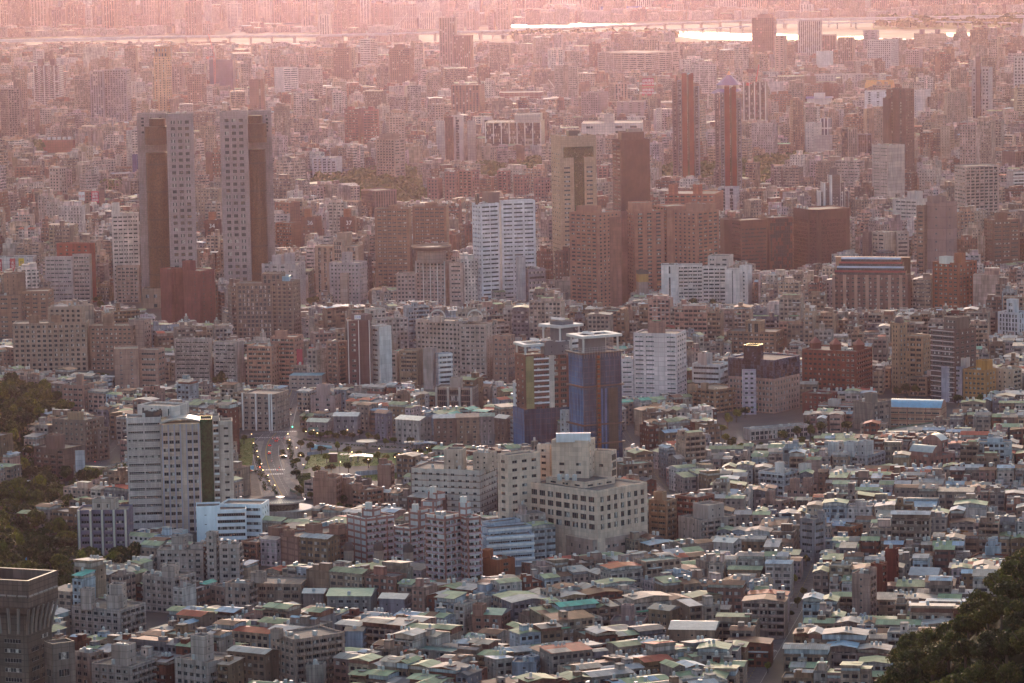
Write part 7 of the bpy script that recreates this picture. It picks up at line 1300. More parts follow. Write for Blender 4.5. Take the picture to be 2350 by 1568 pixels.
strip('road', gp([(190, 1090), (235, 1060), (262, 1030), (290, 1000), (320, 985)]), 9, .012, asphalt([(4.5, 6, 3, .15, WL)]))
strip('road', gp([(1672, 1640), (1735, 1530), (1800, 1420), (1850, 1330), (1872, 1275)]), 13, .012, asphalt([(.4, 0, 0, .15, WL), (6.5, 6, 3, .2, YL), (12.6, 0, 0, .15, WL)]))
strip('road', gp([(1400, 930), (1435, 985), (1470, 1040), (1520, 1110), (1570, 1170)]), 12, .012, asphalt([(6, 6, 3, .2, YL), (3, 6, 3, .15, WL)]))
strip('road', gp([(243, 455), (262, 405), (285, 350), (305, 310)]), 20, .012, asphalt([(10, 8, 4, .2, WL)]))
def crossing(x, y, ang, n=12, L=4, sp=1.1):
    p = gnd(x, y); mb = MB(); c, s = math.cos(ang), math.sin(ang)
    for k in range(n):
        u = (k - n / 2) * sp; q = (p[0] + c * u, p[1] + s * u); A = [(q[0] + c * a - s * b, q[1] + s * a + c * b, .03) for a, b in ((-.3, -L / 2), (.3, -L / 2), (.3, L / 2), (-.3, L / 2))]; mb.quad(*A)
    tag(mb.build('zebra_crossing', [plain(WL, .7, noise=.3)]), kind='structure')
for a in ((626, 1004, .05, 22), (652, 991, .1, 16), (632, 1078, 0, 14), (640, 1088, 0, 14), (1478, 1062, -.2, 10), (1806, 1385, .3, 9), (1762, 1495, .3, 9)): crossing(*a)
pave = plain((.24, .215, .20), .95, spec=.05, noise=.4)
area('plaza', [(668, 1000), (700, 1012), (940, 1018), (950, 1036), (840, 1030), (735, 1035), (700, 1075), (684, 1080), (676, 1040)], .024, pave)
area('car_park', [(536, 1082), (588, 1080), (600, 1138), (536, 1140)], .024, plain((.09, .08, .078), .95, spec=.05, noise=.4))
area('pavement', [(583, 1012), (606, 1012), (598, 1040), (606, 1075), (640, 1140), (606, 1140), (590, 1075)], .12, pave, th=1)
area('pavement', [(656, 1062), (690, 1082), (700, 1095), (668, 1100), (690, 1130), (676, 1140), (650, 1100)], .12, pave, th=1)
# lawns: a base and grass blades on it
t = NT('lawn'); p = t.geo(); t.base(t.mix(t.ramp(t.noise(.09, p, 5), .35, .65), (.09, .13, .02), (.17, .17, .045)), .95); LAWN = t.mat
lawns = [[(696, 1078), (715, 1040), (740, 1036), (860, 1040), (960, 1038), (1010, 1030), (1012, 1050), (946, 1066), (820, 1070), (720, 1072)], [(676, 1088), (712, 1086), (712, 1110), (690, 1112)], [(820, 1084), (945, 1078), (945, 1094), (870, 1104), (815, 1100)], [(538, 1010), (585, 1005), (578, 1068), (538, 1070)], [(230, 1080), (292, 1072), (292, 1094), (200, 1096)], [(596, 1080), (602, 1080), (622, 1128), (612, 1130)]]
for k, a in enumerate(lawns): area('lawn', a, .03 + k * .002, LAWN)
def scatter_grass():
    rnd = random.Random(3); mb = MB()
    for a in lawns[:4]:
        P = np.array([gnd(x, y)[:2] for x, y in a]); lo, hi = P.min(0), P.max(0); X = np.array([[rnd.uniform(lo[0], hi[0]), rnd.uniform(lo[1], hi[1])] for _ in range(2600)]); ok = inpoly(X[:, 0], X[:, 1], [tuple(p) for p in P])
        for x, y in X[ok]:
            an = rnd.random() * 3.14; c, s = math.cos(an) * .35, math.sin(an) * .35; h = rnd.uniform(.12, .35); mb.quad((x - c, y - s, 0), (x + c, y + s, 0), (x + c * .6, y + s * .6, h), (x - c * .6, y - s * .6, h))
    tag(mb.build('grass', [plain((.12, .13, .035), .9)]), kind='stuff')
scatter_grass()
# river with its green flood plain
t = NT('flood_plain'); p = t.geo(); t.base(t.mix(t.ramp(t.noise(.012, p, 6), .4, .62), (.10, .095, .045), (.20, .165, .11)), .95)
area('flood_plain', [(1090, 62), (1700, 40), (2450, 20), (2450, 112), (2200, 110), (1800, 118), (1500, 108), (1090, 100)], .05, t.mat)
area('flood_plain', [(-80, 84), (560, 80), (1090, 62), (1090, 100), (560, 100), (-80, 106)], .04, t.mat)
t = NT('water'); t.base((.05, .055, .06), .2, .8); bp = t.node('Bump'); bp.inputs['Strength'].default_value = .25; bp.inputs['Distance'].default_value = .4
mp = t.node('Mapping'); mp.inputs['Scale'].default_value = (.02, .12, 1); t.ln(t.geo(), mp.inputs[0]); nz = t.node('TexNoise'); nz.inputs['Scale'].default_value = 1; nz.inputs['Detail'].default_value = 3; t.ln(mp.outputs[0], nz.inputs[0]); t.ln(nz.outputs[0], bp.inputs['Height']); t.ln(bp.outputs[0], t.b.inputs['Normal']); WATER = t.mat
for k, a in enumerate(([(1172, 50), (1230, 50), (1420, 53), (1490, 56), (1465, 58), (1400, 60), (1300, 63), (1240, 62), (1172, 62)], [(1500, 76), (1560, 73), (1660, 74), (1700, 78), (1760, 76), (1900, 85), (1980, 83), (2040, 88), (2090, 88), (2200, 91), (2330, 85), (2350, 88), (2330, 100), (2230, 103), (2120, 99), (1990, 102), (1900, 97), (1800, 93), (1690, 92), (1610, 90), (1560, 84)], [(2165, 76), (2260, 76), (2240, 82), (2180, 84)], [(1410, 94), (1440, 94), (1440, 97), (1412, 97)])):
    area('river', a, .30 + .01 * k, WATER)
for k, a in enumerate(([(2000, 84), (2100, 86), (2090, 90), (1990, 88)], [(2130, 84), (2200, 86), (2180, 91), (2120, 88)], [(1690, 80), (1760, 84), (1740, 88)])): area('sand_bank', a, .36 + k * .004, t_m := plain((.14, .11, .08), .9))
# ---------------- viaducts ----------------
def viaduct(label, pix, w, z, step=42, ramp=None, grp='river viaducts'):
    N = len(pix); pts = []
    P = smooth(pix, 8)
    pts = [gnd(x, y, z) for x, y in P]; r = thing('viaduct', label, 'elevated road', tuple(pts[0][:2]) + (0,), group=grp); o = np.array([pts[0][0], pts[0][1]]); mb = MB(); pb = MB(); acc = 0; col = plain((.46, .46, .50), .6); dk = asphalt([(w / 2, 0, 0, .4, WL)])
    L = []
    for i, p in enumerate(pts):
        t = pts[min(i + 1, len(pts) - 1)][:2] - pts[max(i - 1, 0)][:2]; t = t / np.linalg.norm(t); n = np.array([-t[1], t[0]]); L.append((p[:2] - o + n * w / 2, p[:2] - o - n * w / 2))
    last = -1e9; acc = 0
    for i in range(len(pts) - 1):
        (a, b), (c, d) = L[i], L[i + 1]; l = float(np.linalg.norm(pts[i + 1][:2] - pts[i][:2]))
        mb.quad((*b, z), (*d, z), (*c, z), (*a, z), 1, [(acc, 0), (acc + l, 0), (acc + l, w), (acc, w)])
        for s0, s1 in ((a, c), (d, b)):
            mb.quad((*s0, z - 2), (*s1, z - 2), (*s1, z + 1.1), (*s0, z + 1.1), 0); mb.quad((*s1, z - .2), (*s0, z - .2), (*s0, z + 1.1), (*s1, z + 1.1), 0)
        mb.quad((*a, z - 2), (*c, z - 2), (*d, z - 2), (*b, z - 2), 0)
        while last + step < acc + l:
            last = max(last + step, acc); f = (last - acc) / l; m = ((a + b) / 2) * (1 - f) + ((c + d) / 2) * f; pb.box(m[0], m[1], 0, 3, 2.2, z - 3.6, math.atan2(*(c - a)[::-1])); pb.box(m[0], m[1], z - 3.6, 3, w * .7, 1.6, math.atan2(*(c - a)[::-1])); last += 0
            if f != f: break
            last = last
            if acc + l - last < step: break
            
        acc += l
    mb.build('deck', [col, dk], r); tag(pb.build('pier', [plain((.35, .31, .30), .7)], r), kind='stuff'); return r
viaduct('long pale viaduct crossing the whole view, its near carriageway', [(-60, 97), (150, 93), (420, 86), (700, 84), (1000, 77), (1175, 72), (1400, 62), (1700, 50), (2050, 44), (2420, 38)], 22, 20, 60)
viaduct('second carriageway of the long viaduct, just beyond the near one', [(-60, 93), (150, 89), (420, 83), (700, 81), (1000, 74), (1175, 69), (1400, 59), (1700, 47), (2050, 40), (2420, 34)], 18, 24, 60)
viaduct('low pale ramp sweeping under the viaduct beside the river', [(1100, 78), (1250, 80), (1400, 76), (1480, 70), (1600, 66), (1720, 60)], 14, 14, 50)
viaduct('bridge on rows of piers over the bright river', [(1700, 52), (1900, 53), (2100, 49), (2330, 52)], 20, 16, 50)
# ---------------- wooded slopes ----------------
def relief(fx, x0, x1, y0, y1, n=60):
    mb = MB(); xs, ys = np.linspace(x0, x1, n), np.linspace(y0, y1, n)
    Z = [[fx(x, y) for x in xs] for y in ys]
    for j in range(n - 1):
        for i in range(n - 1):
            if max(Z[j][i], Z[j + 1][i], Z[j][i + 1], Z[j + 1][i + 1]) <= -.5: continue
            mb.quad((xs[i], ys[j], Z[j][i]), (xs[i + 1], ys[j], Z[j][i + 1]), (xs[i + 1], ys[j + 1], Z[j + 1][i + 1]), (xs[i], ys[j + 1], Z[j + 1][i]))
    o = mb.build('hill', [plain((.03, .034, .016), .95, spec=.05, noise=.4)], smooth=True); return tag(o, kind='structure')
def sm(t): t = min(max(t, 0), 1); return t * t * (3 - 2 * t)
def hill_near(x, y):                                        # spur below the lookout, in the lower corner
    # crest line read off the photo: (px, py) at about 1.15 km
    px, py = proj((x, y, 100)); crest = 100 - 0.
    ex = (px - 2030) / 320                                   # 0 at the foot, 1 at the frame edge
    c = 98 * sm((px - 1845) / 260) + 38 * sm((px - 2120) / 330)
    return c * sm(1 - abs(y - 1150) / 330) - 1
def hill_left(x, y):
    px, py = proj((x, y, 0)); a = sm((165 - px) / 200); return 26 * a * sm(1 - abs(y - 2410) / 200) + 15 * a * sm(1 - abs(y - 1870) / 150) - 1
relief(hill_near, 60, 480, 820, 1480); relief(hill_left, -460, -170, 1600, 2800)
# ---------------- trees ----------------
def leafmat(c):
    t = NT('leaves'); p = t.geo(); n = t.noise(.35, p, 3); n2 = t.noise(2.0, p, 1); f = t.math('MULTIPLY', t.ramp(n, .35, .65, .6, 1.5), t.ramp(n2, .3, .7, .7, 1.35))
    oi = t.node('ObjectInfo'); cr = t.mix(oi.outputs['Random'], tuple(x * .6 for x in c), (c[0] * 1.5, c[1] * 1.4, c[2] * .9)); m = t.node('VectorMath', operation='SCALE'); t.ln(cr, m.inputs[0]); t.ln(f, m.inputs['Scale'])
    t.base(m.outputs[0], .6, .25); t.b.inputs['Transmission Weight'].default_value = 0
    tr = t.node('BsdfTranslucent'); t.ln(m.outputs[0], tr.inputs[0]); mx = t.node('MixShader'); mx.inputs[0].default_value = .3; t.ln(t.b.outputs[0], mx.inputs[1]); t.ln(tr.outputs[0], mx.inputs[2]); t.ln(mx.outputs[0], t.n['Material Output'].inputs['Surface']); return t.mat
LEAF = [leafmat((.062, .066, .017)), leafmat((.046, .052, .016)), leafmat((.10, .11, .022))]
BARK = plain((.10, .075, .055), .9)
def crown_mesh(seed, n=1100, leaf=.42, flat=.75, lobes=11):
    """unit crown, radius about 1: leaf-sized faces over many lobes, denser at the lobes' skin"""
    r = np.random.RandomState(seed); L = []
    for _ in range(lobes):
        d = r.randn(3); d /= np.linalg.norm(d); d[2] = abs(d[2]) * flat - .15; L.append((d * r.uniform(.3, .66), r.uniform(.26, .46)))
    mb = MB()
    for k in range(n):
        c, rad = L[r.randint(len(L))]; d = r.randn(3); d /= np.linalg.norm(d); d[2] = d[2] * .8 + .12; p = c + d * rad * r.uniform(.75, 1.08)
        nn = d * .8 + r.randn(3) * .55; nn /= np.linalg.norm(nn); u = np.cross(nn, r.randn(3)); u /= np.linalg.norm(u); v = np.cross(nn, u); s = leaf * r.uniform(.12, .26)
        mb.quad(tuple(p - u * s - v * s * .6), tuple(p + u * s - v * s * .8), tuple(p + u * s * .8 + v * s), tuple(p - u * s * .7 + v * s * .8))
    return mb
CROWNS = [crown_mesh(k, 1000 + 150 * (k % 3), .42, lobes=9 + k % 5).mesh('crown', [LEAF[k % 3]]) for k in range(8)]
BIGC = [crown_mesh(40 + k, 3600, .24, lobes=22).mesh('crown', [LEAF[k % 2]]) for k in range(4)]
def trunk_mesh():
    mb = MB(); mb.cyl(0, 0, 0, .045, .55, 7, 0, r2=.03, cap=False); rr = random.Random(2)
    for k in range(6): a = k * 1.05; mb.bar((0, 0, .35 + .04 * k), (math.cos(a) * .35, math.sin(a) * .35, .75 + rr.random() * .15), .012)
    return mb.mesh('trunk', [BARK])
TRUNK = trunk_mesh()
def frond_mesh():
    mb = MB(); r = random.Random(4)
    for k in range(22):
        a = k * 2.4; el = r.uniform(-.2, .9); pts = []
        for j in range(5): t = j / 4; pts.append((math.cos(a) * t * math.cos(el), math.sin(a) * t * math.cos(el), t * math.sin(el) - t * t * .75))
        for j in range(4):
            w0, w1 = .16 * (1 - abs(j / 4 - .4)), .16 * (1 - abs((j + 1) / 4 - .4)); n = (-math.sin(a), math.cos(a)); p, q = pts[j], pts[j + 1]
            mb.quad((p[0] - n[0] * w0, p[1] - n[1] * w0, p[2]), (p[0] + n[0] * w0, p[1] + n[1] * w0, p[2]), (q[0] + n[0] * w1, q[1] + n[1] * w1, q[2]), (q[0] - n[0] * w1, q[1] - n[1] * w1, q[2]))
    return mb.mesh('crown', [LEAF[1]])
FROND = frond_mesh(); TREES = []
TW_ = ['dark', 'olive', 'yellowish', 'dusky', 'brownish green', 'deep green', 'light green', 'ragged']; TS_ = ['domed', 'broad', 'uneven', 'bushy', 'tall', 'rounded', 'spreading', 'lopsided']
def tree(x, y, z, r, h, where, grp, rnd, big=False, palm=False):
    root = thing('palm_tree' if palm else 'park_tree' if 'park lawn' in where else 'street_tree' if 'side street' in where or 'low houses' in where or 'mid-rise' in where else 'tree', None, 'tree', (x, y, z - .3), rnd.random() * 6.28, grp)
    t = bpy.data.objects.new('trunk', TRUNK); link(t); t.parent = root; t.scale = (h * (.7 if palm else 1),) * 2 + (h * (1.6 if palm else 1),)
    k = rnd.randrange(4 if big else 8); me = FROND if palm else (BIGC if big else CROWNS)[k]; c = bpy.data.objects.new('crown', me); link(c); c.parent = root; c.location = (0, 0, h * .62 if not palm else h * .86); c.scale = (r, r * rnd.uniform(.85, 1.15), h * .52 if not palm else r)
    TREES.append((root, x, y, z + h * .7, where, k, r)); return root
def put_trees():
    rnd = random.Random(9)
    # near spur
    n = 0; pts = []
    for _ in range(6000):
        x, y = rnd.uniform(95, 330), rnd.uniform(900, 1330); z = hill_near(x, y)
        px, py = proj((x, y, z + 6))
        if z < 40 or px < 1990 or px > 2400 or py < 1290 or py > 1660: continue
        if any((x - a) ** 2 + (y - b) ** 2 < 34 for a, b in pts): continue
        pts.append((x, y)); tree(x, y, z, rnd.uniform(4.8, 6.8), rnd.uniform(10, 14), 'on the near spur', 'trees on the near spur', rnd, big=True)
        if len(pts) > 115: break
    pts = []
    slope = NOBUILD[4:7]
    for _ in range(9000):
        x, y = rnd.uniform(-420, -160), rnd.uniform(1600, 2720); px, py = proj((x, y, 0)); z = max(hill_left(x, y), 0)
        if px < -30 or not any(inpoly(np.array([px]), np.array([py]), q_)[0] for q_ in slope): continue
        if any((x - a) ** 2 + (y - b) ** 2 < 42 for a, b in pts): continue
        if any(abs(x - a) < 9 and abs(y - b) < 11 for a, b in road_l): continue
        if any(inpoly(np.array([x]), np.array([y]), [tuple(q) for q in (np.array(f) - np.mean(f, 0)) * 1.25 + np.mean(f, 0)])[0] for f in FOOTS): continue
        pts.append((x, y)); tree(x, y, z, rnd.uniform(5.2, 8.2), rnd.uniform(10, 17), 'on the wooded slope', 'trees on the wooded slope', rnd)
        if len(pts) > 165: break
    P = {'around the park lawn': ([(700, 1000), (716, 1006), (735, 1012), (752, 1006), (770, 1014), (790, 1008), (808, 1012), (826, 1006), (845, 1014), (865, 1020), (884, 1026), (905, 1020), (925, 1016), (942, 1022), (690, 1030), (712, 1040), (738, 1044), (775, 1040), (800, 1046), (727, 1092), (760, 1084), (800, 1086), (868, 1062), (886, 1066), (912, 1062), (938, 1060), (952, 1054), (965, 1050), (985, 1046), (1000, 1042), (846, 1074), (690, 1060), (680, 1072), (706, 1066), (750, 1064), (822, 1054), (680, 1100), (684, 1136), (700, 1128), (692, 1142), (715, 1148)], 3.5, 6.5),
        'beside the school grounds': ([(1655, 1000), (1670, 985), (1690, 970), (1710, 960), (1730, 950), (1750, 945), (1770, 940), (1790, 935), (1810, 932), (1664, 1020), (1680, 1035), (1700, 1045), (1720, 1050), (1745, 1046), (1770, 1048), (1690, 1058), (1715, 1060), (1650, 1045), (1800, 1020), (1830, 1010), (1860, 1012), (1885, 1000), (1905, 985), (1880, 975), (1925, 990), (1945, 995), (1862, 990), (1840, 1030), (1870, 1028), (1815, 1038)], 4.2, 9),
        'behind the school hall': ([(2060, 915), (2080, 912), (2100, 910), (2200, 930), (2225, 925), (2250, 935), (2270, 928), (2285, 945), (2300, 935), (2180, 922), (2240, 950), (2262, 955)], 4.2, 9),
        'along the side street': ([(1700, 1545), (1715, 1515), (1728, 1490), (1745, 1460), (1765, 1430), (1785, 1400), (1805, 1370), (1822, 1345), (1835, 1320), (1850, 1300), (1700, 1600), (1762, 1545), (1845, 1372), (1830, 1395), (1812, 1420)], 2.2, 6),
        'among the low houses': ([(905, 1330), (930, 1345), (948, 1362), (965, 1380), (985, 1392), (1002, 1400), (1020, 1395), (940, 1392), (922, 1378), (815, 1318), (845, 1320), (970, 1350), (1080, 1345), (1060, 1340), (1100, 1350), (1370, 1520), (1385, 1515), (790, 1165), (800, 1178), (780, 1180), (560, 1020), (545, 1035), (540, 1060), (2280, 650), (2300, 655), (2320, 650), (2290, 640), (2310, 640)], 3.2, 7),
        'between the mid-rise blocks': ([(725, 700), (715, 706), (735, 706), (745, 700), (860, 700), (875, 706), (890, 712), (870, 690), (880, 680), (900, 716), (1590, 712), (1635, 716), (510, 888), (500, 894), (525, 886), (520, 896), (240, 890), (235, 880), (590, 712), (225, 700), (232, 720), (228, 690), (220, 735)], 5.5, 10)}
    for where, (L, r, h) in P.items():
        for x, y in L:
            p = gnd(x, y); tree(p[0], p[1], 0, r * rnd.uniform(.75, 1.2), h * rnd.uniform(.8, 1.2), where, 'trees ' + where, rnd)
    for x, y in ((1575, 708), (1600, 716), (1640, 712), (1652, 716), (1722, 722), (1700, 724), (700, 982), (708, 978), (122, 1210), (140, 1222), (20, 1190)):
        p = gnd(x, y); tree(p[0], p[1], 0, 3.4, 9, 'by the pale slab' if y < 800 else 'near the park end' if x > 600 else 'below the slope', 'palms', rnd, palm=True)
road_l = [(p[0], p[1]) for p in gp([(190, 1090), (235, 1060), (262, 1030), (290, 1000)])]
put_trees()
def undergrowth():
    r = np.random.RandomState(12); mb = MB(); sl = NOBUILD[4:7]
    def blob(x, y, z, R0, n, s0):
        for _ in range(n):
            d = r.randn(3); d /= np.linalg.norm(d); d[2] = abs(d[2]); q = np.array([x, y, z]) + d * R0 * np.array([1, 1, .8]); nn = d + r.randn(3) * .5; nn /= np.linalg.norm(nn); u = np.cross(nn, r.randn(3)); u /= np.linalg.norm(u); v = np.cross(nn, u); s = r.uniform(.5, 1.1) * s0
            mb.quad(tuple(q - u * s - v * s), tuple(q + u * s - v * s), tuple(q + u * s + v * s), tuple(q - u * s + v * s), r.randint(2))
    k = 0
    while k < 1150:
        x, y = r.uniform(-430, -160), r.uniform(1600, 2720); px, py = proj((x, y, 0))
        if px < -50 or not any(inpoly(np.array([px]), np.array([py]), q_)[0] for q_ in sl) or any(abs(x - a) < 8 and abs(y - b) < 10 for a, b in road_l): k += .02; continue
        k += 1; R1 = r.uniform(2.2, 5.5); blob(x, y, max(hill_left(x, y), 0) - .5 + r.uniform(0, 1.1) * R1, R1, 56, .62)
    k = 0
    while k < 1150:
        x, y = r.uniform(95, 330), r.uniform(860, 1350); z = hill_near(x, y)
        if z < 6: k += .02; continue
        k += 1; R1 = r.uniform(2, 4.6); blob(x, y, z - .5 + r.uniform(0, .9) * R1, R1, 84, .36)
    for ln in ([(584, 1022), (592, 1060), (606, 1092), (634, 1136)], [(662, 1012), (668, 1045), (676, 1080), (700, 1120)], [(648, 1035), (652, 1052)], [(700, 1010), (800, 1022), (940, 1030)], [(690, 1096), (760, 1094)], [(590, 1082), (612, 1126)]):
        for p in gp(ln, 0, 14): blob(p[0] + r.uniform(-1, 1), p[1], 0, r.uniform(.8, 1.7), 22, .3)
    tag(mb.build('undergrowth', [plain((.038, .055, .015), .8, spec=.1), plain((.058, .07, .018), .8, spec=.1)]), kind='stuff')
undergrowth()
# tree labels: kind of crown, then the place among its neighbours
rows = {}
for (o, x, y, z, where, k, r) in TREES: rows.setdefault(where, []).append((o, *proj((x, y, z)), k, r))
NUMW = ['first', 'second', 'third', 'fourth', 'fifth', 'sixth', 'seventh', 'eighth', 'ninth', 'tenth', 'eleventh', 'twelfth', 'thirteenth', 'fourteenth', 'fifteenth', 'sixteenth', 'seventeenth', 'eighteenth', 'nineteenth', 'twentieth']
for where, L in rows.items():
    L.sort(key=lambda q: q[2]); nr = max(1, -(-len(L) // 18)); per = -(-len(L) // nr)
    for ri in range(nr):
        row = sorted(L[ri * per:(ri + 1) * per], key=lambda q: q[1])
        for ci, (o, px, py, k, r) in enumerate(row):
            kind = 'palm' if o.name.startswith('palm') else TS_[k] + ' ' + ('large' if r > 4.3 else 'small' if r < 2.8 else 'middling') + ' tree'
            o['label'] = f'{kind} {where}, {NUMW[min(ci, 19)]} from left' + (f' in the {NUMW[min(ri, 19)]} row down' if nr > 1 else '')
# far woods, one mass
def woods():
    r = np.random.RandomState(8); mb = MB(); n = 0
    regs = [([(735, 424), (985, 408), (990, 470), (900, 478), (735, 462)], 10000), ([(1090, 402), (1262, 388), (1262, 450), (1090, 450)], 6000), ([(1490, 415), (1560, 402), (1640, 402), (1870, 374), (1868, 440), (1700, 455), (1490, 440)], 17000), ([(238, 452), (228, 446), (292, 320), (300, 322)], 3000), ([(262, 448), (272, 448), (318, 322), (310, 318)], 3000), ([(1300, 258), (1335, 255), (1335, 285), (1300, 288)], 2500), ([(0, 352), (88, 350), (88, 362), (0, 364)], 2500), ([(1540, 240), (1560, 240), (1560, 300), (1545, 300)], 1500), ([(1180, 90), (1560, 88), (1560, 100), (1180, 102)], 4000), ([(2000, 55), (2350, 50), (2350, 66), (2000, 68)], 4000), ([(1800, 230), (1850, 225), (1850, 240), (1800, 245)], 1200)]
    for poly, cnt in regs:
        P = np.array([gnd(x, y)[:2] for x, y in poly]); lo, hi = P.min(0), P.max(0); X = r.uniform(lo, hi, (cnt * 3, 2)); X = X[inpoly(X[:, 0], X[:, 1], [tuple(p) for p in P])][:cnt]
        area('woodland_floor', poly, .06, LAWN); D = P[:, 1].mean(); s0 = D / 2600
        C = X[r.randint(len(X), size=max(20, len(X) // 45))]; R_ = r.uniform(6, 11, len(C)) * s0 ** .4
        idx = r.randint(len(C), size=len(X))
        for i in idx:
            d = r.randn(3); d /= np.linalg.norm(d); d[2] = abs(d[2]); q = np.array([*C[i], R_[i] * .7]) + d * R_[i] * np.array([1, 1, .8]); nn = d + r.randn(3) * .4; nn /= np.linalg.norm(nn); u = np.cross(nn, r.randn(3)); u /= np.linalg.norm(u); v = np.cross(nn, u); s = r.uniform(.6, 1.3) * s0
            mb.quad(tuple(q - u * s - v * s), tuple(q + u * s - v * s), tuple(q + u * s + v * s), tuple(q - u * s + v * s), r.randint(3))
    tag(mb.build('woods', [plain((.06, .085, .02), .7, spec=.1), plain((.085, .11, .024), .7, spec=.1), plain((.045, .065, .016), .7, spec=.1)]), kind='stuff')
woods()
# ---------------- cars, lamps, park furniture, cranes ----------------
def car_proto(paint, taxi=False):
    r = thing('car', None, 'car', (0, 0, 0)); mb = MB()
    prof = [(-2.2, .35), (-2.2, .85), (-1.9, .98), (-1.2, 1.02), (-.75, 1.45), (.75, 1.47), (1.35, 1.0), (2.05, .88), (2.25, .7), (2.25, .35)]; w = .88
    for i in range(len(prof)):
        a, b = prof[i], prof[(i + 1) % len(prof)]; ta = .82 if a[1] > 1.2 else 1; tb = .82 if b[1] > 1.2 else 1
        mb.quad((a[0], w * ta, a[1]), (a[0], -w * ta, a[1]), (b[0], -w * tb, b[1]), (b[0], w * tb, b[1]))
    mb.poly([(x, -w * (.82 if z > 1.2 else 1), z) for x, z in prof][::-1]); mb.poly([(x, w * (.82 if z > 1.2 else 1), z) for x, z in prof]); mb.build('body', [paint], r)
    g = MB()
    for s in (-1, 1): g.poly([(x, s * (w * .9 if z > 1.2 else w + .01), z) for x, z in ((-1.15, 1.03), (-.75, 1.38), (.7, 1.4), (1.2, 1.03))][::s]); 
    g.quad((-1.24, -.74, 1.05), (-.79, -.66, 1.42), (-.79, .66, 1.42), (-1.24, .74, 1.05)); g.quad((1.37, .74, 1.03), (.8, .66, 1.45), (.8, -.66, 1.45), (1.37, -.74, 1.03)); g.build('window', [G1], r)
    for x in (-1.35, 1.4):
        for y in (-.8, .8):
            m = MB(); n = 12; A = [(x + .33 * math.cos(t), y - .1, .33 + .33 * math.sin(t)) for t in [2 * math.pi * k / n for k in range(n)]]; Bq = [(a, y + .1, c) for a, b, c in A]
            for k in range(n): m.quad(A[k], A[(k + 1) % n], Bq[(k + 1) % n], Bq[k])
            m.poly(A[::-1]); m.poly(Bq); m.build('wheel', [DARK], r)
    for s in (-1, 1):
        m = MB(); m.box(2.24, s * .62, .62, .06, .3, .16, 0, 0, bottom=True); m.build('headlight', [plain((1, .9, .7), .3, em=2.5, noise=0)], r)
        m = MB(); m.box(-2.2, s * .62, .7, .06, .3, .16, 0, 0, bottom=True); m.build('tail_light', [plain((1, .04, .02), .3, em=2, noise=0)], r)
    return r
def copy_tree(o, parent=None):
    c = o.copy(); link(c); c.parent = parent
    for ch in CH.get(o.name, ()): copy_tree(ch, c)
    return c
PAINTS = [((.55, .55, .56), 'silver'), ((.70, .70, .70), 'white'), ((.03, .03, .035), 'black'), ((.62, .42, .03), 'yellow'), ((.18, .19, .21), 'grey'), ((.35, .03, .03), 'red')]
protos = []
for c, n_ in PAINTS: protos.append((car_proto(plain(c, .25, .2, .6, noise=0)), n_))
CH = {}
for o in sc.objects:
    if o.parent is not None and o.parent.name.startswith('car'): CH.setdefault(o.parent.name, []).append(o)
CARS = [(619, 1024, 95, 5, 'braking on the broad road below the crossing'), (618, 1042, 95, 5, 'following up the broad road'), (633, 1014, 100, 2, 'waiting at the zebra crossing'), (650, 1050, 8, 2, 'parked beside the planted island'), (643, 968, 80, 1, 'facing the junction by the grey corner block'), (652, 962, 75, 0, 'parked along the grey corner block'), (656, 955, 75, 4, 'second parked along the grey corner block'), (661, 948, 75, 1, 'third parked along the grey corner block'), (665, 941, 75, 2, 'farthest parked along the grey corner block'), (668, 953, 255, 4, 'driving off past the grey corner block'), (545, 1098, 90, 1, 'at the top of the small car park'), (546, 1108, 90, 0, 'in the middle of the small car park'), (553, 1125, 90, 1, 'at the foot of the small car park'), (564, 1120, 70, 2, 'beside the scooters in the car park'), (572, 1083, 10, 5, 'behind the pale blue hoarding'), (1478, 1073, 100, 5, 'at the crossing beside the netted tower'), (1760, 1454, 78, 4, 'silver lined kerb car under the side street trees'), (1768, 1444, 78, 1, 'kerbside near the side street bend'), (1775, 1432, 78, 0, 'kerbside beyond the bend'), (1781, 1420, 78, 4, 'kerbside beneath the red sign'), (1788, 1408, 78, 1, 'kerbside before the upper crossing'), (1795, 1396, 78, 0, 'nearest the upper crossing'), (1805, 1404, 258, 3, 'coming down the side street with lights on'), (1752, 1482, 258, 1, 'driving between the side street crossings'), (1722, 1518, 78, 0, 'driving toward the lower crossing'), (1714, 1532, 78, 2, 'waiting at the green light'), (1747, 1470, 78, 4, 'parked below the lower trees'), (1738, 1500, 258, 1, 'leaving the lower crossing'), (1696, 1560, 78, 4, 'at the frame bottom of the side street'), (204, 1076, 40, 2, 'climbing the road below the slope'), (225, 1062, 40, 4, 'on the bend below the slope'), (281, 1012, 60, 1, 'topmost on the slope road'), (552, 1137, 0, 0, 'low in the small car park'), (300, 1336, 80, 1, 'in the lane beside the trees and lilac grey block')]
for k, (x, y, an, c, place) in enumerate(CARS):
    p = gnd(x, y); src, cn = protos[c]; o = src if not src.get('used') else copy_tree(src); src['used'] = 1; o['used'] = 1; o.location = (p[0], p[1], .04); o.rotation_euler = (0, 0, R(an)); tag(o, f'{cn} car {place}', 'car', 'cars in the streets')
for o in list(sc.objects):
    if 'used' in o: del o['used']
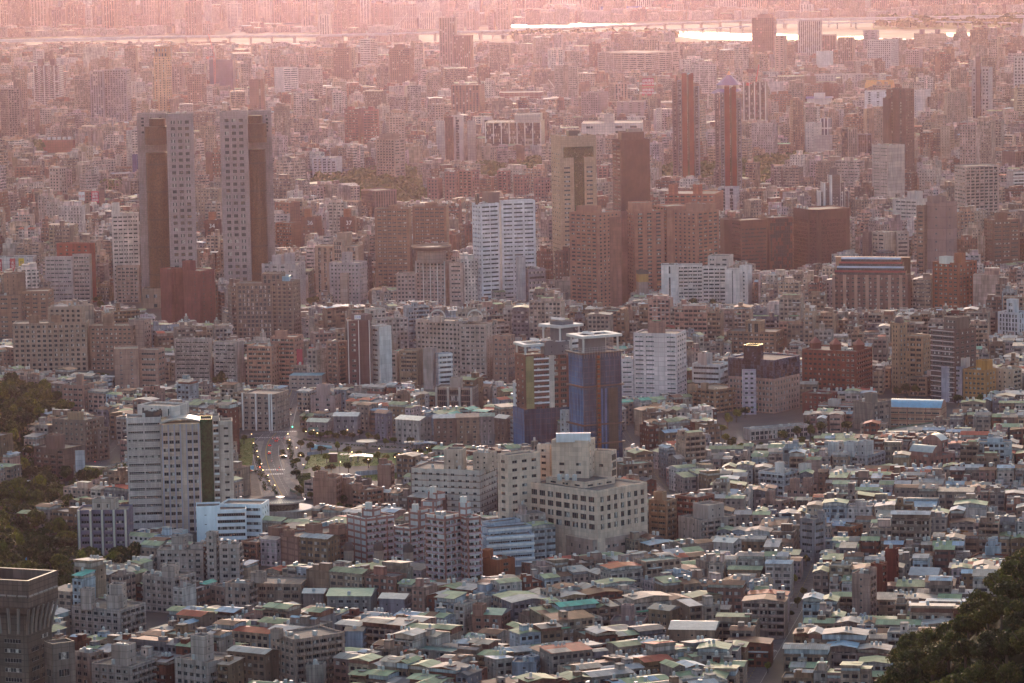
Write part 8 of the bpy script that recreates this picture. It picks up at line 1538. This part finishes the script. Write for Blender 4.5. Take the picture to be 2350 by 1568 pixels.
# street lamps: curved mast and a small warm lantern
LB = plain((1, .62, .25), .4, em=5, noise=0); GP = plain((.16, .16, .17), .5)
mb = MB(); mb.cyl(0, 0, 0, .12, 6.2, 6, 0, r2=.07); mb.bar((0, 0, 6.1), (.8, 0, 6.5), .05); LPm = mb.mesh('pole', [GP])
mb = MB(); mb.cyl(.9, 0, 6.15, .32, .25, 8, 0); mb.cyl(.9, 0, 6.4, .36, .12, 8, 1, r2=.1); LLm = mb.mesh('lantern', [LB, GP])
LP = [(577, 1018), (580, 1040), (588, 1058), (592, 1072), (600, 1088), (607, 1102), (616, 1114), (620, 1128), (630, 1138), (664, 1018), (668, 1032), (665, 1052), (684, 1050), (690, 1068), (694, 1090), (700, 1012), (722, 1010), (732, 1016), (780, 1084), (806, 1060), (844, 1078), (868, 1052), (876, 1080), (908, 1072), (918, 1066), (926, 1064), (938, 1078), (962, 1058), (984, 1050), (1010, 1040), (996, 1010), (934, 1010), (1046, 1000), (1102, 1000), (800, 1008), (1816, 1368), (1750, 1512)]
for k, (x, y) in enumerate(sorted(LP)):
    p = gnd(x, y); r = thing('street_lamp', ('lit lamp along the broad road' if x < 672 else 'lit lamp by the park lawn' if x < 1150 else 'lit lamp on the side street') + f', {NUMW[k if k < 20 else k - 20]} from ' + ('left' if k < 20 else 'the round pavilion side onward'), 'street lamp', (p[0], p[1], 0), random.Random(k).random() * 6, 'street lamps')
    for n_, m in (('pole', LPm), ('lantern', LLm)): o = bpy.data.objects.new(n_, m); link(o); o.parent = r
# traffic lights
for x, y, g, lab in ((664, 998, 1, 'green traffic light at the park corner junction'), (622, 985, 1, 'green traffic light at the near side of the grey corner block'), (1086, 1010, 1, 'green traffic light before the tan park-side house'), (1064, 1002, 1, 'green traffic light before the brown park-side row'), (1722, 1503, 1, 'green traffic light low on the side street'), (1803, 1364, 1, 'green traffic light high on the side street'), (1868, 1280, 1, 'green traffic light at the far end of the side street'), (1430, 1048, 0, 'red light beside the netted tower'), (590, 1092, 0, 'red light on the broad road pavement'), (283, 998, 0, 'red light above the slope road')):
    p = gnd(x, y); r = thing('traffic_light', lab, 'traffic light', (p[0], p[1], 0), 0, 'traffic lights'); m = MB(); m.cyl(0, 0, 0, .1, 5.4, 6, 0); m.bar((0, 0, 5.3), (2.4, 0, 5.4), .06); m.build('pole', [GP], r); m = MB(); m.box(2.2, 0, 5.0, 1.2, .3, .45, 0, 0, bottom=True); m.build('housing', [DARK], r)
    m = MB(); m.box(2.2 if g else 1.85, -.2, 5.02, .42, .1, .42, 0, 0, bottom=True); m.build('lamp', [plain((.05, 1, .55) if g else (1, .06, .03), .4, em=8, noise=0)], r)
# park pavilions
p = gnd(842, 1030); r = thing('umbrella_pavilion', 'round flat topped pavilion on one flaring column in the park plaza', 'pavilion', (p[0], p[1], 0)); m = MB(); m.cyl(0, 0, 4.6, 6.8, .5, 40, 0); m.build('canopy', [plain((.52, .42, .33), .7)], r); m = MB(); m.cyl(0, 0, 0, .7, 3, 14, 0, r2=.9, cap=False); m.cyl(0, 0, 3, .9, 1.6, 14, 0, r2=3.4, cap=False); m.build('column', [plain((.30, .24, .2), .7)], r)
def shelter(x, y, w, lab, ang):
    p = gnd(x, y); r = thing('park_shelter', lab, 'shelter', (p[0], p[1], 0), ang, 'park shelters'); m = MB()
    for k in range(8): u0, u1 = -w / 2 + w * k / 8, -w / 2 + w * (k + 1) / 8; f = lambda u: 3.2 + 1.0 * math.cos(u / w * 2.6); m.quad((u0, -3, f(u0)), (u1, -3, f(u1)), (u1, 3, f(u1) + .3), (u0, 3, f(u0) + .3)); m.quad((u0, -3, f(u0) - .3), (u1, -3, f(u1) - .3), (u1, -3, f(u1)), (u0, -3, f(u0)))
    m.build('roof', [plain((.32, .35, .42), .4, spec=.6)], r); m = MB()
    for k in range(4): m.box(-w / 2 + 1 + k * (w - 2) / 3, -2.2, 0, .25, .25, 3.3); m.box(-w / 2 + 1 + k * (w - 2) / 3, 2.2, 0, .25, .25, 3.5)
    m.build('post', [GP], r)
    for k in range(5): m = MB(); x0 = -w / 2 - 6 + k * 2.6; m.quad((x0, -1.4, 4.4), (x0 + 2.1, -1.4, 4.6), (x0 + 2.1, 1.4, 5.2), (x0, 1.4, 5.0)); m.box(x0 + 1, 0, 0, .2, .2, 4.6, 0, 0); m.build('solar_panel', [plain((.5, .38, .28), .15, .3, noise=0)], r)
shelter(830, 1060, 15, 'bowed blue grey shelter with solar panels on the lawn', -.15); shelter(976, 1030, 15, 'second shelter with tilted solar panels near the cream hospital side', .1)
p = gnd(765, 1060); r = thing('kiosk', 'small red brown kiosk beside the lawn path', 'kiosk', (p[0], p[1], 0)); m = MB(); m.box(0, 0, 0, 5, 4, 5, 0, 0); m.build('wall', [wall((.22, .12, .1), (1, 1, .08))], r); m = MB(); m.box(0, 0, 5, 5.6, 4.6, .4); m.build('roof', [plain((.3, .24, .22))], r)
p = gnd(722, 1030); r = thing('playground_slide', 'pale blue domed play tunnel in the park', 'playground', (p[0], p[1], 0)); m = MB(); m.cyl(0, 0, 0, 2.3, 1.6, 12, 0); m.cyl(0, 0, 1.6, 2.3, 1.3, 12, 0, r2=.8); m.bar((0, 0, 1.6), (11, -1, .8), 1.0); m.build('tunnel', [plain((.25, .45, .48), .4)], r); m = MB(); m.box(-1.5, -2.5, 0, 1, 1, 3.4); m.build('ladder_box', [plain((.05, .25, .5), .4)], r)
# fences and hoardings
def fence(lab, pix, h, c, name='fence', cat='fence'):
    P = [gnd(x, y) for x, y in pix]; r = thing(name, lab, cat, tuple(P[0])); m = MB(); q = MB()
    for a, b in zip(P, P[1:]):
        a, b = a - P[0], b - P[0]; L = np.linalg.norm(b - a); mid = (a + b) / 2; an = math.atan2(b[1] - a[1], b[0] - a[0]); m.box(mid[0], mid[1], .2, L, .08, h - .2, an, 0)
        for k in range(int(L / 3) + 1): t = a + (b - a) * min(1, k * 3 / L); q.box(t[0], t[1], 0, .18, .18, h + .1, an)
    m.build('panel', [c], r); tag(q.build('post', [GP], r), kind='stuff')
fence('grey hoarding along the near edge of the park lawn', [(815, 1094), (945, 1082)], 3.0, wall((.30, .33, .38), (2, 9, .15)), 'hoarding')
fence('pale blue hoarding at the head of the small car park', [(536, 1083), (583, 1078)], 2.6, plain((.30, .50, .62), .5), 'hoarding'); fence('white railing on the slope road', [(215, 1092), (250, 1074), (286, 1064)], 1.6, plain((.5, .5, .48), .6)); fence('dark green fence along the road pavement', [(666, 1128), (690, 1140), (684, 1120)], 2, plain((.07, .14, .10), .6)); fence('blue grey hoarding behind the play tunnel', [(705, 1046), (755, 1040)], 2.2, plain((.26, .29, .34), .6), 'hoarding')
# small huts, kiosks with ribbed domes, blue netted scaffold
B('hut', 'small pale blue hut with a pitched roof below the wooded slope', 'hut', [(213, 238, 241, 1078, 1100, 1.2, plain((.36, .50, .56), .6), BLK, BLK, dict(par=.05))], wins=0, extra=gableroof((.38, .44, .36), 1.4, .5)); B('hut', 'pale workshop with a turquoise sheet roof among the slope trees', 'hut', [(30, 112, 118, 1112, 1128, 2, plain((.34, .33, .30)), BLK, BLK, dict(par=.05, d=12))], wins=0, extra=gableroof((.34, .42, .38), 2, .5)); B('hut', 'small brick cottage with a white gable at the foot of the slope', 'hut', [(0, 20, 30, 1104, 1118, 1, plain((.22, .09, .07)), BLK, BLK, dict(par=.05))], wins=0, extra=gableroof((.3, .14, .1), 1.5, .4))
B('low_hall', 'long pale flat roofed hall with small chimneys beside the louvred school block', 'hall', [(165, 285, 292, 1148, 1170, 3, plain((.36, .33, .30)), BLK, BLK, dict(d=20)), (121, 150, 158, 1152, 1180, 1, wall(CREAM, None), S('ver', bay=3), BLK, dict(back=0))], wins=0)
B('scaffold', 'low curved scaffold wrapped in bright blue net at the frame edge', 'scaffolding', [(-20, 40, 62, 1290, 1345, 1, wall((.05, .26, .50), (1.8, 2, .1)), BLK, BLK, dict(par=.1)), (-20, 30, 55, 1262, 1292, 1, wall((.27, .23, .21), (1.6, 1.6, .25)), S('cur', bay=2.2, w=1.8, h=1.6, fh=2), S('cur', bay=2.2, w=1.8, h=1.6, fh=2), dict(on=0, back=2))], wins=0)
for k, (x, y) in enumerate(((801, 1308), (870, 1308), (938, 1312))):
    p = gnd(x, y); s = F / p[1]; r = thing('domed_roof_room', ('first', 'second', 'third')[k] + ' from left of three stair towers with black ribbed domes, before the pink gridded blocks', 'stair tower', (p[0], p[1], 0), 0, 'domed stair towers'); h = 14.5; m = MB(); m.box(0, 0, 0, 5, 5, h - 4, 0, 0); m.build('shaft', [wall((.33, .26, .22), (3, 3, .1))], r); m = MB()
    for j in range(4): a0, a1 = j / 4 * math.pi / 2, (j + 1) / 4 * math.pi / 2; m.cyl(0, 0, h - 4 + 4.5 * math.sin(a0), 2.9 * math.cos(a0) ** .7, 4.5 * (math.sin(a1) - math.sin(a0)), 14, 0, r2=max(.2, 2.9 * math.cos(a1) ** .7))
    m.build('dome', [plain((.06, .045, .045), .5)], r)
# tower cranes and a latticed mast
def crane(lab, x, yb, yt, jib, ang, col):
    N, h = col_top(x, yt, yb); r = thing('tower_crane', lab, 'crane', (N[0], N[1], 0), 0, 'cranes on the skyline'); m = MB(); w = 1.3
    for sx, sy in ((-w, -w), (w, -w), (w, w), (-w, w)): m.bar((sx, sy, 0), (sx, sy, h), .3)
    for k in range(int(h / 5)): z = k * 5; m.bar((-w, -w, z), (w, -w, z + 5), .2); m.bar((w, w, z), (-w, w, z + 5), .2); m.bar((w, -w, z), (w, w, z + 5), .2)
    m.build('mast', [plain(col, .5)], r); m = MB(); e = (math.cos(ang) * jib, 0, h + math.sin(ang) * jib); m.bar((0, 0, h), e, .6); m.bar((0, 0, h + 8), e, .15); m.bar((0, 0, h), (0, 0, h + 8), .5); m.bar((0, 0, h), (-12, 0, h - 1), .6); m.box(-12, 0, h - 4, 4, 3, 4); m.build('jib', [plain(col, .5)], r)
crane('white crane with a raised jib near the criss-cross lined slab', 1285, 260, 218, 32, 2.2, (.6, .55, .52)); crane('thin red crane above the netted far tower', 492, 250, 130, 40, 1.8, (.5, .15, .13)); crane('pale crane with a long raised jib on the skyline', 900, 160, 72, 50, .85, (.6, .5, .48)); crane('red crane beside the dark white-lined tower', 1735, 330, 190, 26, 1.4, (.45, .06, .06))
p = gnd(2335, 130); r = thing('cable_pylon', 'slanting grey bridge pylon at the upper frame corner', 'pylon', (p[0], p[1], 0)); m = MB(); m.bar((0, 0, 0), (30, 0, 140), 4); m.build('leg', [plain((.4, .37, .38))], r)
# blue tarpaulined blocks seen between the towers
for x0, xm, x1, yt, yb, c, lab in ((627, 640, 643, 320, 368, (.07, .10, .30), 'block sheeted in deep blue tarpaulin right of the stone towers'), (303, 312, 316, 355, 440, (.06, .08, .20), 'block sheeted in dark blue net left of the stone towers'), (1412, 1428, 1431, 308, 330, (.06, .1, .3), 'x'), ):
    if lab != 'x': B('covered_block', lab, 'building', [(x0, xm, x1, yt, yb, 1, wall(c, (3, 3, .2)), BLK, BLK)], wins=0)
B('billboard_building', 'far blue walled store with faint orange lettering across its top', 'store', [(1378, 1468, 1472, 15, 40, 4, plain((.10, .12, .30)), BLK, BLK, dict(d=40))], wins=0)
# people and scooters as the photo shows them, a few pixels tall
def person(x, y, c1, c2, lab):
    p = gnd(x, y); r = random.Random(lab); r0 = thing('person', lab, 'person', (p[0], p[1], 0), r.random() * 6, 'people by the park'); m = MB()
    prof = [(0, .10, -.1), (.45, .09, -.1), (.85, .12, -.06), (.95, .17, 0), (1.2, .17, 0), (1.42, .2, 0), (1.5, .07, 0), (1.56, .06, 0), (1.6, .1, 0), (1.7, .11, 0), (1.78, .07, 0)]
    for s in (-1, 1):
        for (z0, r0_, d0), (z1, r1_, d1) in zip(prof[:3], prof[1:3]): m.cyl(s * .1, 0, z0, r0_ * .8, z1 - z0, 8, 1, r2=r1_ * .8)
        m.bar((s * .2, 0, 1.4), (s * .27, .05, 1.08), .05, 0); m.bar((s * .27, .05, 1.08), (s * .25, .16, .82), .04, 2)
    for (z0, ra, d0), (z1, rb, d1) in zip(prof[3:], prof[4:]): m.cyl(0, 0, z0, ra, z1 - z0, 10, 0 if z0 < 1.5 else 2, r2=rb)
    m.cyl(0, 0, .83, .16, .12, 10, 1, r2=.17); m.cyl(0, -.02, 1.7, .12, .12, 8, 3, r2=.05); m.build('body', [plain(c1, .8), plain(c2, .8), plain((.45, .28, .2), .6), plain((.02, .015, .015), .6)], r0, smooth=True)
for k, (x, y, c1, c2, lab) in enumerate(((673, 1040, (.1, .1, .12), (.05, .05, .06), 'walker in dark clothes on the paved path beside the road'), (680, 1028, (.1, .12, .3), (.1, .1, .1), 'walker in a dark blue top near the path lamps'), (699, 1074, (.5, .5, .5), (.1, .1, .15), 'pale shirted walker at the lawn corner'), (697, 1078, (.1, .14, .3), (.08, .08, .1), 'dark trousered walker beside the pale shirted one'), (668, 1095, (.3, .1, .1), (.1, .1, .1), 'walker in a dull red top by the lower planting'), (930, 1062, (.5, .1, .1), (.1, .1, .1), 'walker in red on the far lawn path'), (936, 1061, (.5, .5, .5), (.1, .1, .1), 'walker in white on the far lawn path'))): person(x, y, c1, c2, lab)
def scooter(x, y, c, lab):
    p = gnd(x, y); r = thing('motor_scooter', lab, 'scooter', (p[0], p[1], .03), R(95), 'scooters on the broad road'); m = MB(); m.box(-.25, 0, .35, .9, .32, .45); m.box(.45, 0, .3, .15, .4, .7); m.bar((.5, 0, .3), (.42, 0, 1.05), .05); m.bar((.42, -.3, 1.05), (.42, .3, 1.05), .03); m.build('body', [plain(c, .3)], r)
    for xx in (-.6, .62):
        m = MB(); n = 10; A = [(xx + .24 * math.cos(t), -.05, .24 + .24 * math.sin(t)) for t in [2 * math.pi * k / n for k in range(n)]]; Bq = [(a, .05, z) for a, b, z in A]
        for k in range(n): m.quad(A[k], A[(k + 1) % n], Bq[(k + 1) % n], Bq[k])
        m.poly(A[::-1]); m.poly(Bq); m.build('wheel', [DARK], r)
    m = MB(); m.cyl(-.15, 0, .8, .19, .6, 8, 0, r2=.2); m.cyl(-.12, 0, 1.42, .14, .28, 8, 1); m.bar((-.05, .15, 1.25), (.4, .28, 1.05), .05); m.bar((-.05, -.15, 1.25), (.4, -.28, 1.05), .05); m.build('rider', [plain((.12, .12, .14), .8), plain((.5, .06, .05), .4)], r); m = MB(); m.box(-.72, 0, .62, .05, .2, .12, bottom=True); m.build('tail_light', [plain((1, .04, .02), .3, em=2.5, noise=0)], r)
for k, (x, y) in enumerate(((626, 1009), (630, 1011), (636, 1008), (640, 1010), (634, 1013), (652, 1008), (624, 1060), (641, 1075), (636, 1081))): scooter(x, y, ((.5, .5, .5), (.05, .05, .06), (.4, .05, .04))[k % 3], f'rider on a {("white", "black", "red")[k % 3]} scooter, {NUMW[k]} of those ' + ('bunched at the zebra crossing' if k < 6 else 'strung along the lower road'))
# street signs fixed to the side street fronts
def blade(x, y, z, w, h, txt, c, tc, lab):
    p = gnd(x, y, z); r = thing('shop_sign', lab, 'sign', (p[0], p[1], 0), 0, 'shop signs over the side street'); m = MB(); m.box(0, 0, z - h / 2, w, .3, h, 0, 0, bottom=True); m.bar((w / 2, .1, z), (w / 2 + 2.5, 2.5, z), .06, 1); m.build('board', [plain(c, .5, noise=.05), GP], r); sign(r, list(txt), (0, -.1, z), 0, w * .72, tc, vert=True)
blade(1735, 1408, 9, 1.4, 6.0, '咖啡店', (.40, .02, .05), (.8, .75, .7), 'crimson upright sign over the side street trees'); blade(1708, 1448, 8, 1.2, 7, '眼科診所', (.22, .02, .04), (.7, .6, .6), 'dark red upright sign on the row left of the side street'); blade(1662, 1494, 8, 1.3, 4.5, '牙醫', (.05, .12, .35), (.7, .75, .8), 'blue upright sign on the row near the lower crossing'); blade(1630, 1552, 7, 1.3, 4.6, '藥局', (.02, .22, .30), (.7, .8, .8), 'teal upright sign near the frame bottom'); blade(1795, 1350, 8, 1.2, 4, '書局', (.45, .08, .02), (.8, .7, .6), 'orange red upright sign beyond the upper crossing')
def finish():
    x0, x1, y0, y1, z0, z1 = -6500, 6500, -60, 26000, -3, 352
    mb = MB(); P = [(x0, y0), (x1, y0), (x1, y1), (x0, y1)]
    for k in range(4): mb.quad((*P[k], z0), (*P[(k + 1) % 4], z0), (*P[(k + 1) % 4], z1), (*P[k], z1))
    mb.poly([(*p, z1) for p in P]); mb.poly([(*p, z0) for p in reversed(P)])
    m = bpy.data.materials.new('haze'); m.use_nodes = True; t = m.node_tree; t.nodes.remove(t.nodes['Principled BSDF'])
    v = t.nodes.new('ShaderNodeVolumePrincipled'); v.inputs['Color'].default_value = HAZE_C; v.inputs['Density'].default_value = HAZE_D; v.inputs['Anisotropy'].default_value = HAZE_G
    t.links.new(v.outputs[0], t.nodes['Material Output'].inputs['Volume'])
    o = mb.build('haze', [m]); tag(o, kind='stuff')
finish()
